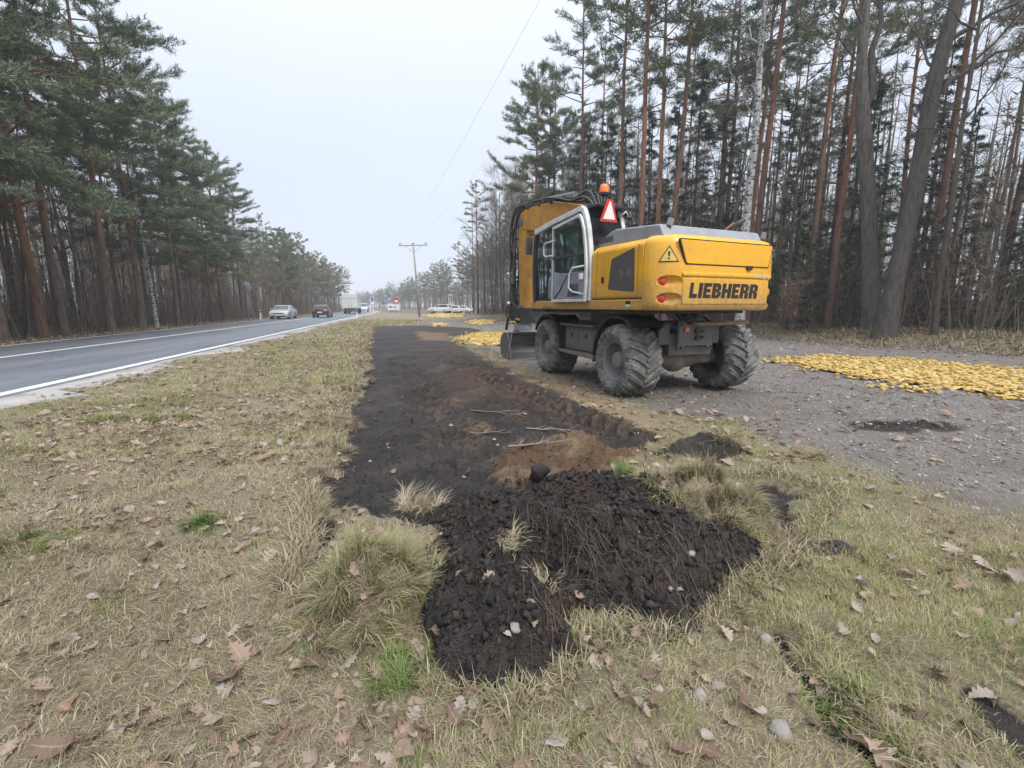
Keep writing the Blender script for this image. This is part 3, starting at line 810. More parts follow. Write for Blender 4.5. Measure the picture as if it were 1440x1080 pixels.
def bare_crown(name, seed, line, r0, c0, L0, n1, n2, n3, bark_m, twig_m, up=0.75, droop=0.0, leaf=None):
    R = np.random.default_rng(seed); A = Acc(); h = line[-1, 2]
    tp = lambda z: np.array([np.interp(z, line[:, 2], line[:, 0]), np.interp(z, line[:, 2], line[:, 1]), z])
    BL = [[], [], [], []]
    def limb(p, d, L, r, lvl):
        ss = np.linspace(0, 1, 5)
        pts = p + d * (ss[:, None] * L) + np.array([0, 0, 1.0]) * ((0.12 - droop * (lvl == 2)) * L * ss ** 2)[:, None] + np.concatenate([[[0, 0, 0]], R.normal(0, 0.05 * L, (4, 3))])
        A.tube(pts, np.linspace(r, max(0.004, r * 0.25), 5), 4 if lvl == 1 else 3, 0, 0.4)
        return pts
    for i in range(n1):
        t = (i + R.random()) / n1; z = h * (c0 + (0.99 - c0) * t); az = R.uniform(0, 2 * PI)
        L = L0 * (0.3 + 0.8 * (1 - t) ** 0.8) * R.uniform(0.6, 1.15); el = up * R.uniform(0.6, 1.2)
        d = np.array([math.cos(az) * math.cos(el), math.sin(az) * math.cos(el), math.sin(el)])
        p1 = limb(tp(z), d, L, 0.012 + 0.012 * L, 1)
        for j in range(n2):
            s0 = R.uniform(0.2, 1.0); q = np.array([np.interp(s0, np.linspace(0, 1, 5), p1[:, c]) for c in range(3)])
            d2 = unit(d + R.normal(0, 0.55, 3) + np.array([0, 0, 0.15 - droop])); L2 = L * R.uniform(0.25, 0.5)
            p2 = limb(q, d2, L2, 0.010, 2)
            s3 = R.uniform(0.1, 1, n3); q3 = np.stack([np.interp(s3, np.linspace(0, 1, 5), p2[:, c]) for c in range(3)], 1)
            d3 = unit(d2 + R.normal(0, 0.6, (n3, 3)) + np.array([0, 0, 0.1 - 1.6 * droop])); 
            BL[0].append(q3); BL[1].append(d3); BL[2].append(R.uniform(0.3, 0.95, n3)); BL[3].append(R.random(n3))
    c = np.concatenate(BL[0]); d = np.concatenate(BL[1]); L = np.concatenate(BL[2])
    A.blades(c, d, L, np.full(len(c), 0.016), 1, np.concatenate(BL[3]), R)
    c2 = c + d * L[:, None] * 0.5; d2 = unit(d + R.normal(0, 0.6, d.shape) - np.array([0, 0, droop]))
    A.blades(c2, d2, L * 0.6, np.full(len(c), 0.012), 1, np.concatenate(BL[3]), R)
    mats = [bark_m, twig_m]
    if leaf:
        sel = R.random(len(c)) < 0.75
        for k in range(3):
            cc = c[sel] + d[sel] * (L[sel] * R.uniform(0.2, 1.0, sel.sum()))[:, None]
            A.blades(cc, unit(R.normal(size=cc.shape)), np.full(len(cc), 0.10), np.full(len(cc), 0.07), 2, R.random(len(cc)), R)
        mats.append(leaf)
    return A.mesh(name, mats)

class Kind:
    """one tree form: shared trunk and crown meshes"""
    def __init__(s, name, trunk, crown): s.name = name; s.trunk = trunk; s.crown = crown
def pine_kind(seed, h, c0, L0, nb, r0, mat=None, wob=0.012, lean=0.0, name="pine_tree", **kw):
    R = np.random.default_rng(seed + 900); line = trunk_line(R, h, wob, lean)
    mat = mat or M_PINE
    return Kind(name, trunk_mesh("trunk", line, r0, 0.03, mat), pine_crown("crown", seed, line, r0, c0, L0, nb, mat, kw.pop('needle', M_PNEEDLE), **kw))
def bare_kind(seed, h, c0, L0, n1, n2, n3, r0, mat, twig, name, wob=0.02, lean=0.0, **kw):
    R = np.random.default_rng(seed + 500); line = trunk_line(R, h, wob, lean)
    return Kind(name, trunk_mesh("trunk", line, r0, 0.015, mat, 8), bare_crown("crown", seed, line, r0, c0, L0, n1, n2, n3, mat, twig, **kw))

def plant(k, x, y, s=1.0, rz=None, lean=(0, 0), label=None, group=None, cat="tree", z=None, sz=None):
    rz = random.uniform(0, 2 * PI) if rz is None else rz
    root = empty(k.name, (x, y, z1(x, y) if z is None else z))
    root.rotation_euler = (lean[1], lean[0], rz) if not (lean[0] or lean[1]) else (Euler((-lean[1], lean[0], 0)).to_matrix() @ Euler((0, 0, rz)).to_matrix()).to_euler()
    root.scale = (s, s, sz or s)
    link("trunk", k.trunk, root); link("crown", k.crown, root)
    tag(root, label, cat, group)
    return root

# forms
EDGE_PINES = [pine_kind(11 + i, 19, c, L, nb, 0.19, mat=M_PINE_ORANGE if i == 2 else M_PINE, per=12, dense=1.15) for i, (c, L, nb) in enumerate([(0.28, 3.5, 60), (0.36, 3.0, 52), (0.26, 3.8, 62), (0.42, 2.9, 46), (0.33, 3.3, 50), (0.30, 2.8, 56)])]
TALL_PINES = [pine_kind(31 + i, 21, c, L, nb, 0.17, mat=M_PINE_RED if i % 2 else M_PINE, per=10) for i, (c, L, nb) in enumerate([(0.55, 2.5, 36), (0.62, 2.2, 30), (0.50, 2.6, 38), (0.58, 2.1, 30)])]
SPRUCES = [pine_kind(51 + i, 16, c, L, nb, 0.15, mat=M_GREYBARK, needle=M_SNEEDLE, name="spruce_tree", shape='spruce', per=10, nl=0.24, w=0.035, dead=6) for i, (c, L, nb) in enumerate([(0.10, 2.3, 80), (0.16, 1.9, 70), (0.06, 2.6, 84)])]
BARE = [bare_kind(71 + i, 17, c, L, 16, 7, 9, 0.12, M_BROWNBARK if i % 2 else M_GREYBARK, M_TWIG, "bare_tree") for i, (c, L) in enumerate([(0.30, 3.8), (0.38, 3.2), (0.26, 3.4)])]
BIRCHES = [bare_kind(81 + i, 18, 0.32, 3.0, 18, 6, 10, 0.12, M_BIRCH, M_BTWIG, "birch_tree", up=0.9, droop=0.35) for i in range(2)]
SAPLINGS = [bare_kind(91 + i, h, 0.35, 1.3, 9, 4, 5, 0.05, M_BROWNBARK if i % 2 else M_GREYBARK, M_TWIG, "young_tree", wob=0.035) for i, h in enumerate((7.5, 9.5, 6, 10.5))]

def jit(a): return random.uniform(-a, a)
used_pos = []
def free(x, y, dmin):
    for (a, b) in used_pos:
        if (a - x) ** 2 + (b - y) ** 2 < dmin * dmin: return False
    used_pos.append((x, y)); return True

# ---- left wood: trees one can single out along the road, then the rows behind them
L_OFF = -15.3
def left_at(px, off=L_OFF):
    u = (px - 720) / 640.0                        # x = u*t with t = .986 y + .245 ; x = off + ROAD_S y
    y = (off - u * 0.245) / (u * 0.986 - ROAD_S)
    return off + ROAD_S * y, y
G_LP = "pine trees at the edge of the wood across the road"
for px, kind, s, lean, lab in [
    (6, EDGE_PINES[0], 1.02, (-0.02, 0), "leaning dark pine at the far left edge beside the road"),
    (62, EDGE_PINES[2], 1.05, (0.0, 0.0), "orange-barked pine with long drooping boughs over the road, left of the grey trunk"),
    (93, EDGE_PINES[1], 0.98, (0.01, 0), "thick grey-brown pine trunk just right of the orange-barked pine"),
    (158, EDGE_PINES[3], 1.0, (0.015, 0), "slim pine with high green boughs left of the white birch"),
    (202, EDGE_PINES[0], 0.93, (-0.01, 0), "dark pine trunk standing right against the white birch"),
    (252, EDGE_PINES[1], 0.80, (0, 0), "bushy pine right of the white birch by the road"),
    (300, EDGE_PINES[2], 0.68, (0, 0), "broad green pine between the birch and the round sign")]:
    x, y = left_at(px); used_pos.append((x, y))
    plant(kind, x, y, s, random.uniform(0, 6.28), lean, lab, G_LP)
x, y = left_at(222); used_pos.append((x, y))
plant(BIRCHES[0], x, y, 0.92, 1.0, (-0.03, 0), "white birch with black-flecked bark among the pines across the road")
for px, s, lab in ((330, 0.82, "pale bare birch crown rising over the pines left of the round sign"), (268, 0.98, "tall bare birch with fine drooping twigs against the sky")):
    x, y = left_at(px, L_OFF - 3.5); used_pos.append((x, y))
    plant(BIRCHES[1], x, y, s, 2.0 + px, (0, 0), lab)

def hscale(y): return float(np.interp(y, [0, 20, 25, 31, 47, 60, 110, 140], [1.04, 1.03, 0.95, 0.83, 0.66, 0.64, 0.60, 0.60]))
n_l = 0
for row in range(5):
    off = L_OFF - 0.2 - row * 2.6
    yy = 6.0 + random.uniform(0, 2)
    while yy < 122:
        yy += random.uniform(1.5, 3.2) * (1.0 + 0.25 * row + yy * 0.004)
        o = off + jit(1.1); x = o + ROAD_S * yy
        if row == 0 and yy < 42 and random.random() < 0.35: continue
        if not free(x, yy, 1.2): continue
        r = random.random()
        sc = hscale(yy) * random.uniform(0.88, 1.08)
        if r < (0.66 if yy < 26 else 0.36):
            k = random.choice(EDGE_PINES if row < 2 else TALL_PINES)
            plant(k, x, yy, sc, None, (jit(0.02), jit(0.02)), "green pine in the dense wood on the far side of the road", "pines in the wood across the road", sz=sc * random.uniform(0.9, 1.05))
        else:
            plant(random.choice(BARE), x, yy, sc * random.uniform(0.75, 0.98), None, (jit(0.03), jit(0.03)), "leafless brown tree in the dense wood on the far side of the road", "bare trees in the wood across the road")
        n_l += 1
for i in range(230):
    yy = 8 + 100 * random.random() ** 1.5; o = L_OFF + 0.6 - abs(random.gauss(0, 5)); x = o + ROAD_S * yy
    if not free(x, yy, 0.5): continue
    plant(random.choice(SAPLINGS), x, yy, random.uniform(0.7, 1.25) * (0.6 + 0.4 * hscale(yy)), None, (jit(0.09), jit(0.09)), "thin leafless young tree in the brown understorey across the road", "young trees in the wood across the road")

# ---- right wood
def right_at(px, d): # point at depth d on the line of sight of a column
    u = (px - 720) / 640.0; return u * (d * 0.986 + 0.2), d
# two heavy old trunks beside the yellow stones
def big_trunk(seed, pts, rad, limbs, label, mat):
    A = Acc(); pts = np.array(pts, float)
    zz = np.linspace(0, len(pts) - 1, 26); P = np.stack([np.interp(zz, range(len(pts)), pts[:, c]) for c in range(3)], 1)
    for c in range(3):
        P[1:-1, c] = (P[:-2, c] + P[1:-1, c] * 2 + P[2:, c]) / 4
    rr = np.interp(zz, range(len(pts)), rad)
    A.tube(P, rr, 14, 0)
    tm = A.mesh("trunk", [mat], True)
    B = Acc(); R = np.random.default_rng(seed)
    for (a, b, c, r) in limbs:
        s = np.linspace(0, 1, 7)[:, None]; a = np.array(a); b = np.array(b); c = np.array(c)
        q = (1 - s) ** 2 * a + 2 * s * (1 - s) * b + s * s * c
        q[1:-1] += R.normal(0, 0.05, (5, 3)); B.tube(q, np.linspace(r, r * 0.3, 7), 7, 0)
        n = 60
        t = R.uniform(0.3, 1, n); cc = np.stack([np.interp(t, np.linspace(0, 1, 7), q[:, k]) for k in range(3)], 1)
        dd = unit(unit(c - a) + R.normal(0, 0.7, (n, 3))); L = R.uniform(0.5, 1.8, n)
        B.blades(cc, dd, L, np.full(n, 0.02), 1, R.random(n), R)
        c2 = cc + dd * L[:, None] * 0.5; B.blades(c2, unit(dd + R.normal(0, 0.6, dd.shape)), L * 0.6, np.full(n, 0.014), 1, R.random(n), R)
        needles(B, R, cc[::2] + dd[::2] * L[::2, None] * 0.8, dd[::2], 2, 9, 0.24, 0.03, 0.6)
    cm = B.mesh("crown", [mat, M_TWIG, M_PNEEDLE])
    k = Kind("old_tree", tm, cm)
    return k
def rel(px, py, d, base):
    """offset from base of the point seen at (px,py) at depth d"""
    v = (py - 540) / 640.0; y = d
    t = d * _cp; dz = (v * t + d * _sp) / _cp; 
    for _ in range(6): dz = (v * (d * _cp + dz * _sp) + d * _sp) / _cp
    x = (px - 720) / 640.0 * (d * _cp + dz * _sp)
    return (x - base[0], y - base[1], EYE - dz - base[2])
bx_, by_ = right_at(1223, 18.6); bz_ = z1(bx_, by_); bb = (bx_, by_, bz_)
k = big_trunk(3, [(0, 0, -0.4), (0, 0, 0.15), rel(1223, 400, 18.6, bb), rel(1222, 290, 18.6, bb), rel(1214, 180, 18.6, bb), rel(1211, 80, 18.6, bb), rel(1218, 0, 18.6, bb), rel(1230, -160, 18.6, bb)],
              [0.42, 0.34, 0.27, 0.26, 0.24, 0.17, 0.15, 0.08],
              [(rel(1216, 150, 18.6, bb), rel(1232, 90, 18.7, bb), rel(1240, -60, 18.8, bb), 0.17), (rel(1208, 95, 18.6, bb), rel(1195, 80, 18.4, bb), rel(1160, 20, 18, bb), 0.05), (rel(1216, 40, 18.6, bb), rel(1190, 0, 18.4, bb), rel(1180, -90, 18, bb), 0.06)], "", M_GREYBARK)
used_pos.append((bx_, by_))
plant(k, bx_, by_, 1, 0, (0, 0), "thick grey trunk that forks high up, left of the leaning one by the yellow stones", None, z=bz_)
bx_, by_ = right_at(1243, 17.2); bz_ = z1(bx_, by_); bb = (bx_, by_, bz_)
k = big_trunk(4, [(0, 0, -0.4), (0, 0, 0.15), rel(1258, 400, 17.2, bb), rel(1275, 320, 17.3, bb), rel(1296, 220, 17.4, bb), rel(1312, 120, 17.4, bb), rel(1340, 20, 17.5, bb), rel(1385, -120, 17.5, bb)],
              [0.50, 0.40, 0.29, 0.275, 0.255, 0.235, 0.21, 0.12],
              [(rel(1322, 130, 17.4, bb), rel(1370, 85, 17.0, bb), rel(1450, 55, 16.2, bb), 0.09), (rel(1330, 60, 17.5, bb), rel(1390, 20, 17.2, bb), rel(1470, -10, 16.5, bb), 0.09), (rel(1318, 100, 17.4, bb), rel(1290, 60, 17.8, bb), rel(1270, 10, 18, bb), 0.05)], "", M_GREYBARK)
used_pos.append((bx_, by_))
plant(k, bx_, by_, 1, 0, (0, 0), "massive grey trunk leaning to the right at the edge of the yellow stones", None, z=bz_)

G_RP = "tall pines behind the excavator"
for px, d, kind, s, lean, lab in [
    (812, 33, TALL_PINES[1], 1.02, (0, 0), "slender pine above the excavator's raised boom"),
    (866, 27, TALL_PINES[3], 1.05, (-0.012, 0), "reddish pine trunk rising behind the orange beacon"),
    (893, 25, TALL_PINES[1], 1.12, (0, 0), "straight pine trunk just right of the warning triangle"),
    (922, 26, TALL_PINES[2], 1.05, (-0.02, 0), "pinkish pine trunk left of the V-shaped pair behind the hood"),
    (932, 25, TALL_PINES[0], 1.12, (0.03, 0), "dark pine leaning right, forming a V with its neighbour above the hood"),
    (1048, 22, TALL_PINES[3], 1.10, (0.028, 0), "red-barked pine right of the white birch above the counterweight"),
    (1130, 23, TALL_PINES[0], 1.05, (0.018, 0), "brown pine trunk midway between the excavator and the old grey trunks"),
    (1292, 20.5, TALL_PINES[3], 1.1, (0.03, 0), "orange pine trunk tucked behind the leaning grey trunk"),
    (1390, 20, TALL_PINES[1], 1.1, (0.04, 0), "reddish pine at the right side behind the stones"),
    (1155, 26, TALL_PINES[2], 1.0, (0.0, 0), "dark thin pine right of the brown pine trunk"),
    (752, 38, EDGE_PINES[3], 1.02, (0, 0), "full green pine standing apart at the left end of the right wood"),
    (778, 40, EDGE_PINES[1], 1.05, (0, 0), "dense dark pine above the stick of the excavator")]:
    x, y = right_at(px, d); used_pos.append((x, y))
    plant(kind, x, y, s, random.uniform(0, 6.28), lean, lab, G_RP)
BIG_BIRCH = bare_kind(85, 21, 0.40, 3.0, 16, 6, 10, 0.21, M_BIRCH, M_BTWIG, "birch_tree", up=0.9, droop=0.35)
x, y = right_at(1040, 21.5); used_pos.append((x, y))
plant(BIG_BIRCH, x, y, 1.1, 0.5, (-0.02, 0), "tall white birch trunk behind the excavator's hood")
SPL = iter(["dark spruce left of the excavator's raised boom", "dark spruce behind the hoses on the boom", "spruce filling the gap behind the orange beacon", "lower spruce between the pine trunks above the cab", "spruce above the left end of the engine hood", "spruce above the middle of the engine hood", "short spruce just right of the counterweight", "slim spruce between the counterweight and the brown pine trunk", "tall spruce right of the brown pine trunk", "short spruce left of the forked grey trunk", "spruce in the gap between the two old grey trunks", "tallest spruce right behind the leaning grey trunk", "spruce right of the leaning grey trunk", "low spruce at the right frame edge", "spruce behind the warning triangle", "spruce behind the V-shaped pair of pines"])
for px, d, ki, s in ((770, 41, 0, 0.98), (815, 36, 1, 0.85), (845, 33, 2, 0.8), (905, 30, 0, 0.72), (965, 27, 1, 0.8), (1000, 28, 2, 0.72), (1085, 24, 0, 0.62), (1110, 27, 1, 0.7), (1180, 25, 2, 0.72), (1200, 22, 0, 0.62), (1265, 23, 1, 0.72), (1282, 25, 2, 0.8), (1330, 24, 0, 0.6), (1425, 19, 1, 0.5), (870, 31, 1, 0.75), (940, 32, 2, 0.8)):
    x, y = right_at(px, d); used_pos.append((x, y))
    plant(SPRUCES[ki], x, y, s * 1.1, None, (0, 0), next(SPL), "spruces in the wood behind the excavator")
n_r = 0
for row in range(5):
    s_ = -14.0
    while s_ < 46:
        s_ += random.uniform(1.4, 3.4) * (1 + 0.15 * row)
        nn = 1.6 + row * 2.8 + jit(1.2)
        x = EDGE0[0] + EDGE_D[0] * s_ + EDGE_N[0] * nn; y = EDGE0[1] + EDGE_D[1] * s_ + EDGE_N[1] * nn
        if not free(x, y, 1.3): continue
        if y < 2: continue
        r = random.random()
        if s_ > 20:   # grey alder belt further off
            if r < 0.8: plant(random.choice(BARE), x, y, random.uniform(0.72, 1.0), None, (jit(0.03), jit(0.03)), "grey leafless tree in the belt beyond the excavator's boom", "bare trees in the right wood")
            else: plant(random.choice(TALL_PINES), x, y, random.uniform(0.7, 0.85), None, (0, 0), "pine standing among the grey leafless trees beyond the boom", "pines in the right wood beyond the boom")
        elif r < 0.42:
            plant(random.choice(TALL_PINES), x, y, random.uniform(0.85, 1.1), None, (jit(0.03), jit(0.03)), "tall thin pine in the open wood on the right", "pines in the right wood")
        elif r < 0.60:
            plant(random.choice(SPRUCES), x, y, random.uniform(0.45, 0.9), None, (0, 0), "dark spruce in the shade of the open wood on the right", "spruces in the right wood")
        else:
            plant(random.choice(BARE), x, y, random.uniform(0.7, 1.0), None, (jit(0.05), jit(0.05)), "grey leafless tree in the open wood on the right", "bare trees in the right wood")
        n_r += 1
for i in range(90):
    s_ = -14 + 60 * random.random(); nn = 1.4 + abs(random.gauss(0, 5))
    x = EDGE0[0] + EDGE_D[0] * s_ + EDGE_N[0] * nn; y = EDGE0[1] + EDGE_D[1] * s_ + EDGE_N[1] * nn
    if y < 3 or not free(x, y, 0.6): continue
    plant(random.choice(SAPLINGS), x, y, random.uniform(0.6, 1.15), None, (jit(0.1), jit(0.1)), "thin leafless sapling in the wood on the right", "saplings in the right wood")
for i in range(75):
    s_ = random.uniform(19, 46); nn = 0.8 + 12 * random.random() ** 1.5
    x = EDGE0[0] + EDGE_D[0] * s_ + EDGE_N[0] * nn; y = EDGE0[1] + EDGE_D[1] * s_ + EDGE_N[1] * nn
    if not free(x, y, 0.9): continue
    plant(random.choice(BARE), x, y, random.uniform(0.6, 1.0), None, (jit(0.04), jit(0.04)), "grey leafless tree in the belt beyond the excavator's boom", "bare trees in the right wood")
# spruce thicket, russet beech and low spruce at the wood's foot
for px, d, s, lab in ((1135, 20.5, 0.26, "low dark green spruce bush right of the russet sapling"), (1165, 21, 0.30, "taller dark spruce bush left of the old grey trunks"), (1420, 16.5, 0.30, "young spruce with low boughs at the right edge of the wood"), (1350, 17.5, .22, "small dark spruce between the leaning grey trunk and the right frame edge"), (1205, 19.5, .24, "low spruce bush at the foot of the forked grey trunk"), (1300, 19, .28, "low spruce bush right behind the leaning grey trunk")):
    x, y = right_at(px, d); plant(SPRUCES[2], x, y, s * 1.3, None, (0, 0), lab, None, sz=s)
rus = bare_kind(140, 2.6, 0.25, 0.7, 9, 4, 5, 0.02, M_BROWNBARK, M_TWIG, "beech_sapling", leaf=M_RUSSET)
x, y = right_at(1117, 20.0); plant(rus, x, y, 0.85, 0, (0, 0), "small sapling with russet dead leaves right of the counterweight")

# ---- far wood closing the view beyond the parked cars
for i in range(150):
    t = random.random(); r = abs(random.gauss(0, 9))
    px = 503 + 215 * t
    d = np.interp(px, [503, 560, 600, 650, 720], [262, 205, 168, 128, 104]) + r
    x, y = right_at(px, d)
    if not free(x, y, 2.0): continue
    hs = float(np.interp(px, [503, 530, 590, 640, 680, 720], [0.42, 0.52, 0.74, 0.88, 0.98, 1.02])) * random.uniform(0.85, 1.1)
    if random.random() < 0.6: plant(random.choice(EDGE_PINES + TALL_PINES[:2]), x, y, hs * 0.95, None, (0, 0), "far pine in the hazy wood behind the parked cars", "pines in the far wood")
    else: plant(random.choice(BARE), x, y, hs * 1.05, None, (0, 0), "far leafless tree in the hazy wood behind the parked cars", "bare trees in the far wood")
# ------------------------------------------------------------------ excavator
M_YEL = worn("yellow_paint", (0.80, 0.405, 0.010, 1), (0.74, 0.36, 0.010, 1), 0.36, scale=2.5, dirt=(0.38, 0.25, 0.11, 1), dirt_amt=0.42, coat=0.2, mud=(1.35, 2.3))
M_ORG = worn("worn_yellow_paint", (0.58, 0.275, 0.025, 1), (0.44, 0.205, 0.03, 1), 0.5, scale=3.5, dirt=(0.20, 0.13, 0.075, 1), dirt_amt=0.6)
M_STEEL = worn("grey_steel_paint", (0.115, 0.125, 0.128, 1), (0.085, 0.092, 0.095, 1), 0.55, scale=4, dirt=(0.22, 0.19, 0.16, 1), dirt_amt=0.6, mud=(0.3, 1.5))
M_HOOD = worn("light_grey_paint", (0.27, 0.285, 0.30, 1), (0.22, 0.235, 0.25, 1), 0.45, scale=3, dirt=(0.20, 0.18, 0.15, 1), dirt_amt=0.4)
M_BLACK = worn("black_plastic", (0.018, 0.018, 0.019, 1), (0.035, 0.034, 0.033, 1), 0.55, scale=5, dirt=(0.11, 0.10, 0.085, 1), dirt_amt=0.4)
M_RUB = worn("hose_rubber", (0.016, 0.016, 0.017, 1), (0.03, 0.03, 0.03, 1), 0.5, scale=8, dirt=(0.10, 0.09, 0.08, 1), dirt_amt=0.3)
M_WHITE = worn("cab_white_paint", (0.62, 0.63, 0.61, 1), (0.53, 0.54, 0.52, 1), 0.4, scale=4, dirt=(0.28, 0.26, 0.22, 1), dirt_amt=0.4)
M_CABGREY = worn("cab_grey_plastic", (0.26, 0.275, 0.30, 1), (0.20, 0.215, 0.24, 1), 0.55, scale=4, dirt=(0.16, 0.14, 0.12, 1), dirt_amt=0.5)
M_DARK = worn("dark_trim", (0.045, 0.048, 0.055, 1), (0.03, 0.032, 0.036, 1), 0.5, scale=5)
M_GRILLE = worn("grille_grey", (0.075, 0.068, 0.062, 1), (0.06, 0.055, 0.05, 1), 0.6, scale=8)
M_TYRE = worn("tyre_rubber", (0.085, 0.088, 0.088, 1), (0.13, 0.13, 0.125, 1), 0.85, scale=5, dirt=(0.30, 0.28, 0.25, 1), dirt_amt=0.9, bump=0.3, spec=0.2)
M_RIM = worn("dusty_rim_paint", (0.17, 0.165, 0.155, 1), (0.12, 0.115, 0.11, 1), 0.7, scale=5, dirt=(0.30, 0.27, 0.22, 1), dirt_amt=0.6)
M_CHROME = worn("bright_steel", (0.55, 0.55, 0.55, 1), (0.45, 0.45, 0.45, 1), 0.3, metal=0.9, scale=6)
M_BUCKET = worn("bucket_steel", (0.15, 0.145, 0.14, 1), (0.22, 0.21, 0.20, 1), 0.5, metal=0.35, scale=4, dirt=(0.05, 0.042, 0.038, 1), dirt_amt=0.9)
M_RED = worn("red_reflector", (0.62, 0.03, 0.02, 1), (0.5, 0.03, 0.02, 1), 0.35, scale=6)
M_LENS = worn("red_lamp_lens", (0.55, 0.045, 0.02, 1), (0.40, 0.03, 0.02, 1), 0.2, scale=9)
M_AMBER = worn("amber_lens", (0.85, 0.22, 0.03, 1), (0.7, 0.16, 0.02, 1), 0.2, scale=9)
M_SIGNW = worn("sign_white", (0.78, 0.72, 0.66, 1), (0.72, 0.68, 0.6, 1), 0.5, scale=9)
M_LETTER = worn("black_lettering", (0.022, 0.018, 0.015, 1), None, 0.5)
M_GHOST = worn("faded_lettering", (0.50, 0.275, 0.03, 1), None, 0.5)
M_GLASS = glass_mat("cab_glass", (0.62, 0.80, 0.78, 1), 0.20)
M_DGLASS = worn("dark_glass", (0.012, 0.013, 0.015, 1), None, 0.45, spec=0.15)
M_FOIL = worn("silver_foil", (0.6, 0.6, 0.66, 1), (0.35, 0.33, 0.42, 1), 0.3, metal=0.6, scale=9)
M_DECAL = worn("decal_white", (0.6, 0.6, 0.6, 1), None, 0.5)

YC = math.radians(19.3); YS = math.radians(24.6) - YC
ex_pos = (2.20, 8.76)
EX = empty("excavator", (ex_pos[0], ex_pos[1], 0.0), (0, 0, YC))
tag(EX, "yellow wheeled excavator parked on the gravel with its bucket lowered to the ground", "excavator")
CY = 0.18
CX = 0.20       # undercarriage sits this far right of the origin
WB = 1.38; HW = 0.96; TR = 0.585

# --- wheels
def tyre_mesh(side):
    B = MB(); s = side
    prof = [(-.20, .30), (-.27, .33), (-.305, .40), (-.305, .47), (-.285, .515), (-.24, .538), (-.12, .550), (0, .553), (.12, .550), (.24, .538), (.285, .515), (.305, .47), (.305, .40), (.27, .33), (.20, .30)]
    B.lathe(prof, axis='x', n=56)
    px_ = [p[0] for p in prof[3:12]]; pr_ = [p[1] for p in prof[3:12]]
    N = 21
    for sd in (-1, 1):
        for k in range(N):
            a0 = 2 * PI * (k + (0.5 if sd > 0 else 0)) / N
            rows = []
            for i, u in enumerate(np.linspace(0, 1, 8)):
                x = sd * (-0.015 + 0.322 * u ** 0.92) if u < 0.99 else sd * 0.309
                rb = np.interp(x, px_, pr_) - 0.006
                a = a0 + (0.50 * u - 0.16 * u * u)
                hw = (0.030 + 0.016 * u) / 0.56
                top = 0.042 if u < 0.86 else (0.036 if u < 0.99 else 0.012)
                tx = x + (sd * 0.018 if u > 0.86 else 0)
                rr = rb + top if u < 0.99 else rb - 0.02
                rows.append([(x, rb - 0.03 if u > 0.95 else rb, a - hw * 1.25), (tx, rr, a - hw * 0.8), (tx, rr, a + hw * 0.8), (x, rb - 0.03 if u > 0.95 else rb, a + hw * 1.25)])
            vs = [(q[0], q[1] * math.sin(q[2]), q[1] * math.cos(q[2])) for r in rows for q in r]
            fs = []
            for i in range(7):
                for j in range(3): fs.append((i * 4 + j, i * 4 + j + 1, i * 4 + 5 + j, i * 4 + 4 + j))
            fs += [(0, 1, 2, 3), (28, 29, 30, 31)]
            B.add(vs, fs)
    if s > 0: B.v = [(-p[0], p[1], p[2]) for p in B.v]
    return B.mesh("tyre", M_TYRE)
def rim_mesh(side):
    B = MB()
    B.lathe([(-.225, .285), (-.265, .315), (-.268, .325), (-.24, .335), (.2, .33), (.21, .30)], axis='x', n=40)
    B.lathe([(-.262, .318), (-.24, .296), (-.16, .282), (-.06, .27), (-.02, .24), (-.01, .17), (-.01, .0)], axis='x', n=40)
    if side > 0: B.v = [(-p[0], p[1], p[2]) for p in B.v]
    return B.mesh("rim", M_RIM)
def hub_mesh(side):
    B = MB()
    B.lathe([(-.01, .16), (-.13, .155), (-.14, .135), (-.20, .13), (-.215, .115), (-.222, .06), (-.222, 0)], axis='x', n=28)
    for k in range(10):
        a = 2 * PI * k / 10; B.cyl((-.01, .205 * math.cos(a), .205 * math.sin(a)), (-.04, .205 * math.cos(a), .205 * math.sin(a)), .016, n=6)
    if side > 0: B.v = [(-p[0], p[1], p[2]) for p in B.v]
    return B.mesh("hub", M_RIM)
WM = {s: (tyre_mesh(s), rim_mesh(s), hub_mesh(s)) for s in (-1, 1)}
for sx in (-1, 1):
    for sy in (-1, 1):
        w = link("wheel", WM[sx][1], EX, (CX + sx * HW, sy * WB, TR - 0.005 + (0.03 if sx > 0 else 0)), (random.uniform(0, 6.28), 0, 0))
        link("tyre", WM[sx][0], w); link("hub", WM[sx][2], w)

# --- undercarriage
B = MB()
B.bx(CX - .42, CX + .42, -1.72, 1.72, .66, 1.02); B.bx(CX - .62, CX + .62, -.7, .7, .72, 1.08)
B.prism([(-.66, 1.02), (-.5, 1.16), (.5, 1.16), (.66, 1.02)], -.8, .8, axis='y')
B.cyl((CX * 0, 0, 1.10), (0, 0, 1.36), .60, n=36)
B.build("chassis_frame", M_STEEL, EX, 0.02)
for sy in (-1, 1):
    B = MB(); y = sy * WB
    B.tube([(CX - .72, y, .60), (CX - .35, y, .585), (CX - .2, y, .58), (CX + .2, y, .58), (CX + .35, y, .585), (CX + .72, y, .60)], [.14, .13, .17, .17, .13, .14], 12)
    B.sphere((CX - .05, y, .56), .23, n=16, k=8, sc=(1, .9, .95))
    B.bx(CX - .60, CX - .42, y - .13, y + .13, .5, .8); B.bx(CX + .42, CX + .60, y - .13, y + .13, .5, .8)
    B.bx(CX - .3, CX + .3, y - .10, y + .10, .62, .80)
    B.build("axle", M_STEEL, EX, 0.012)
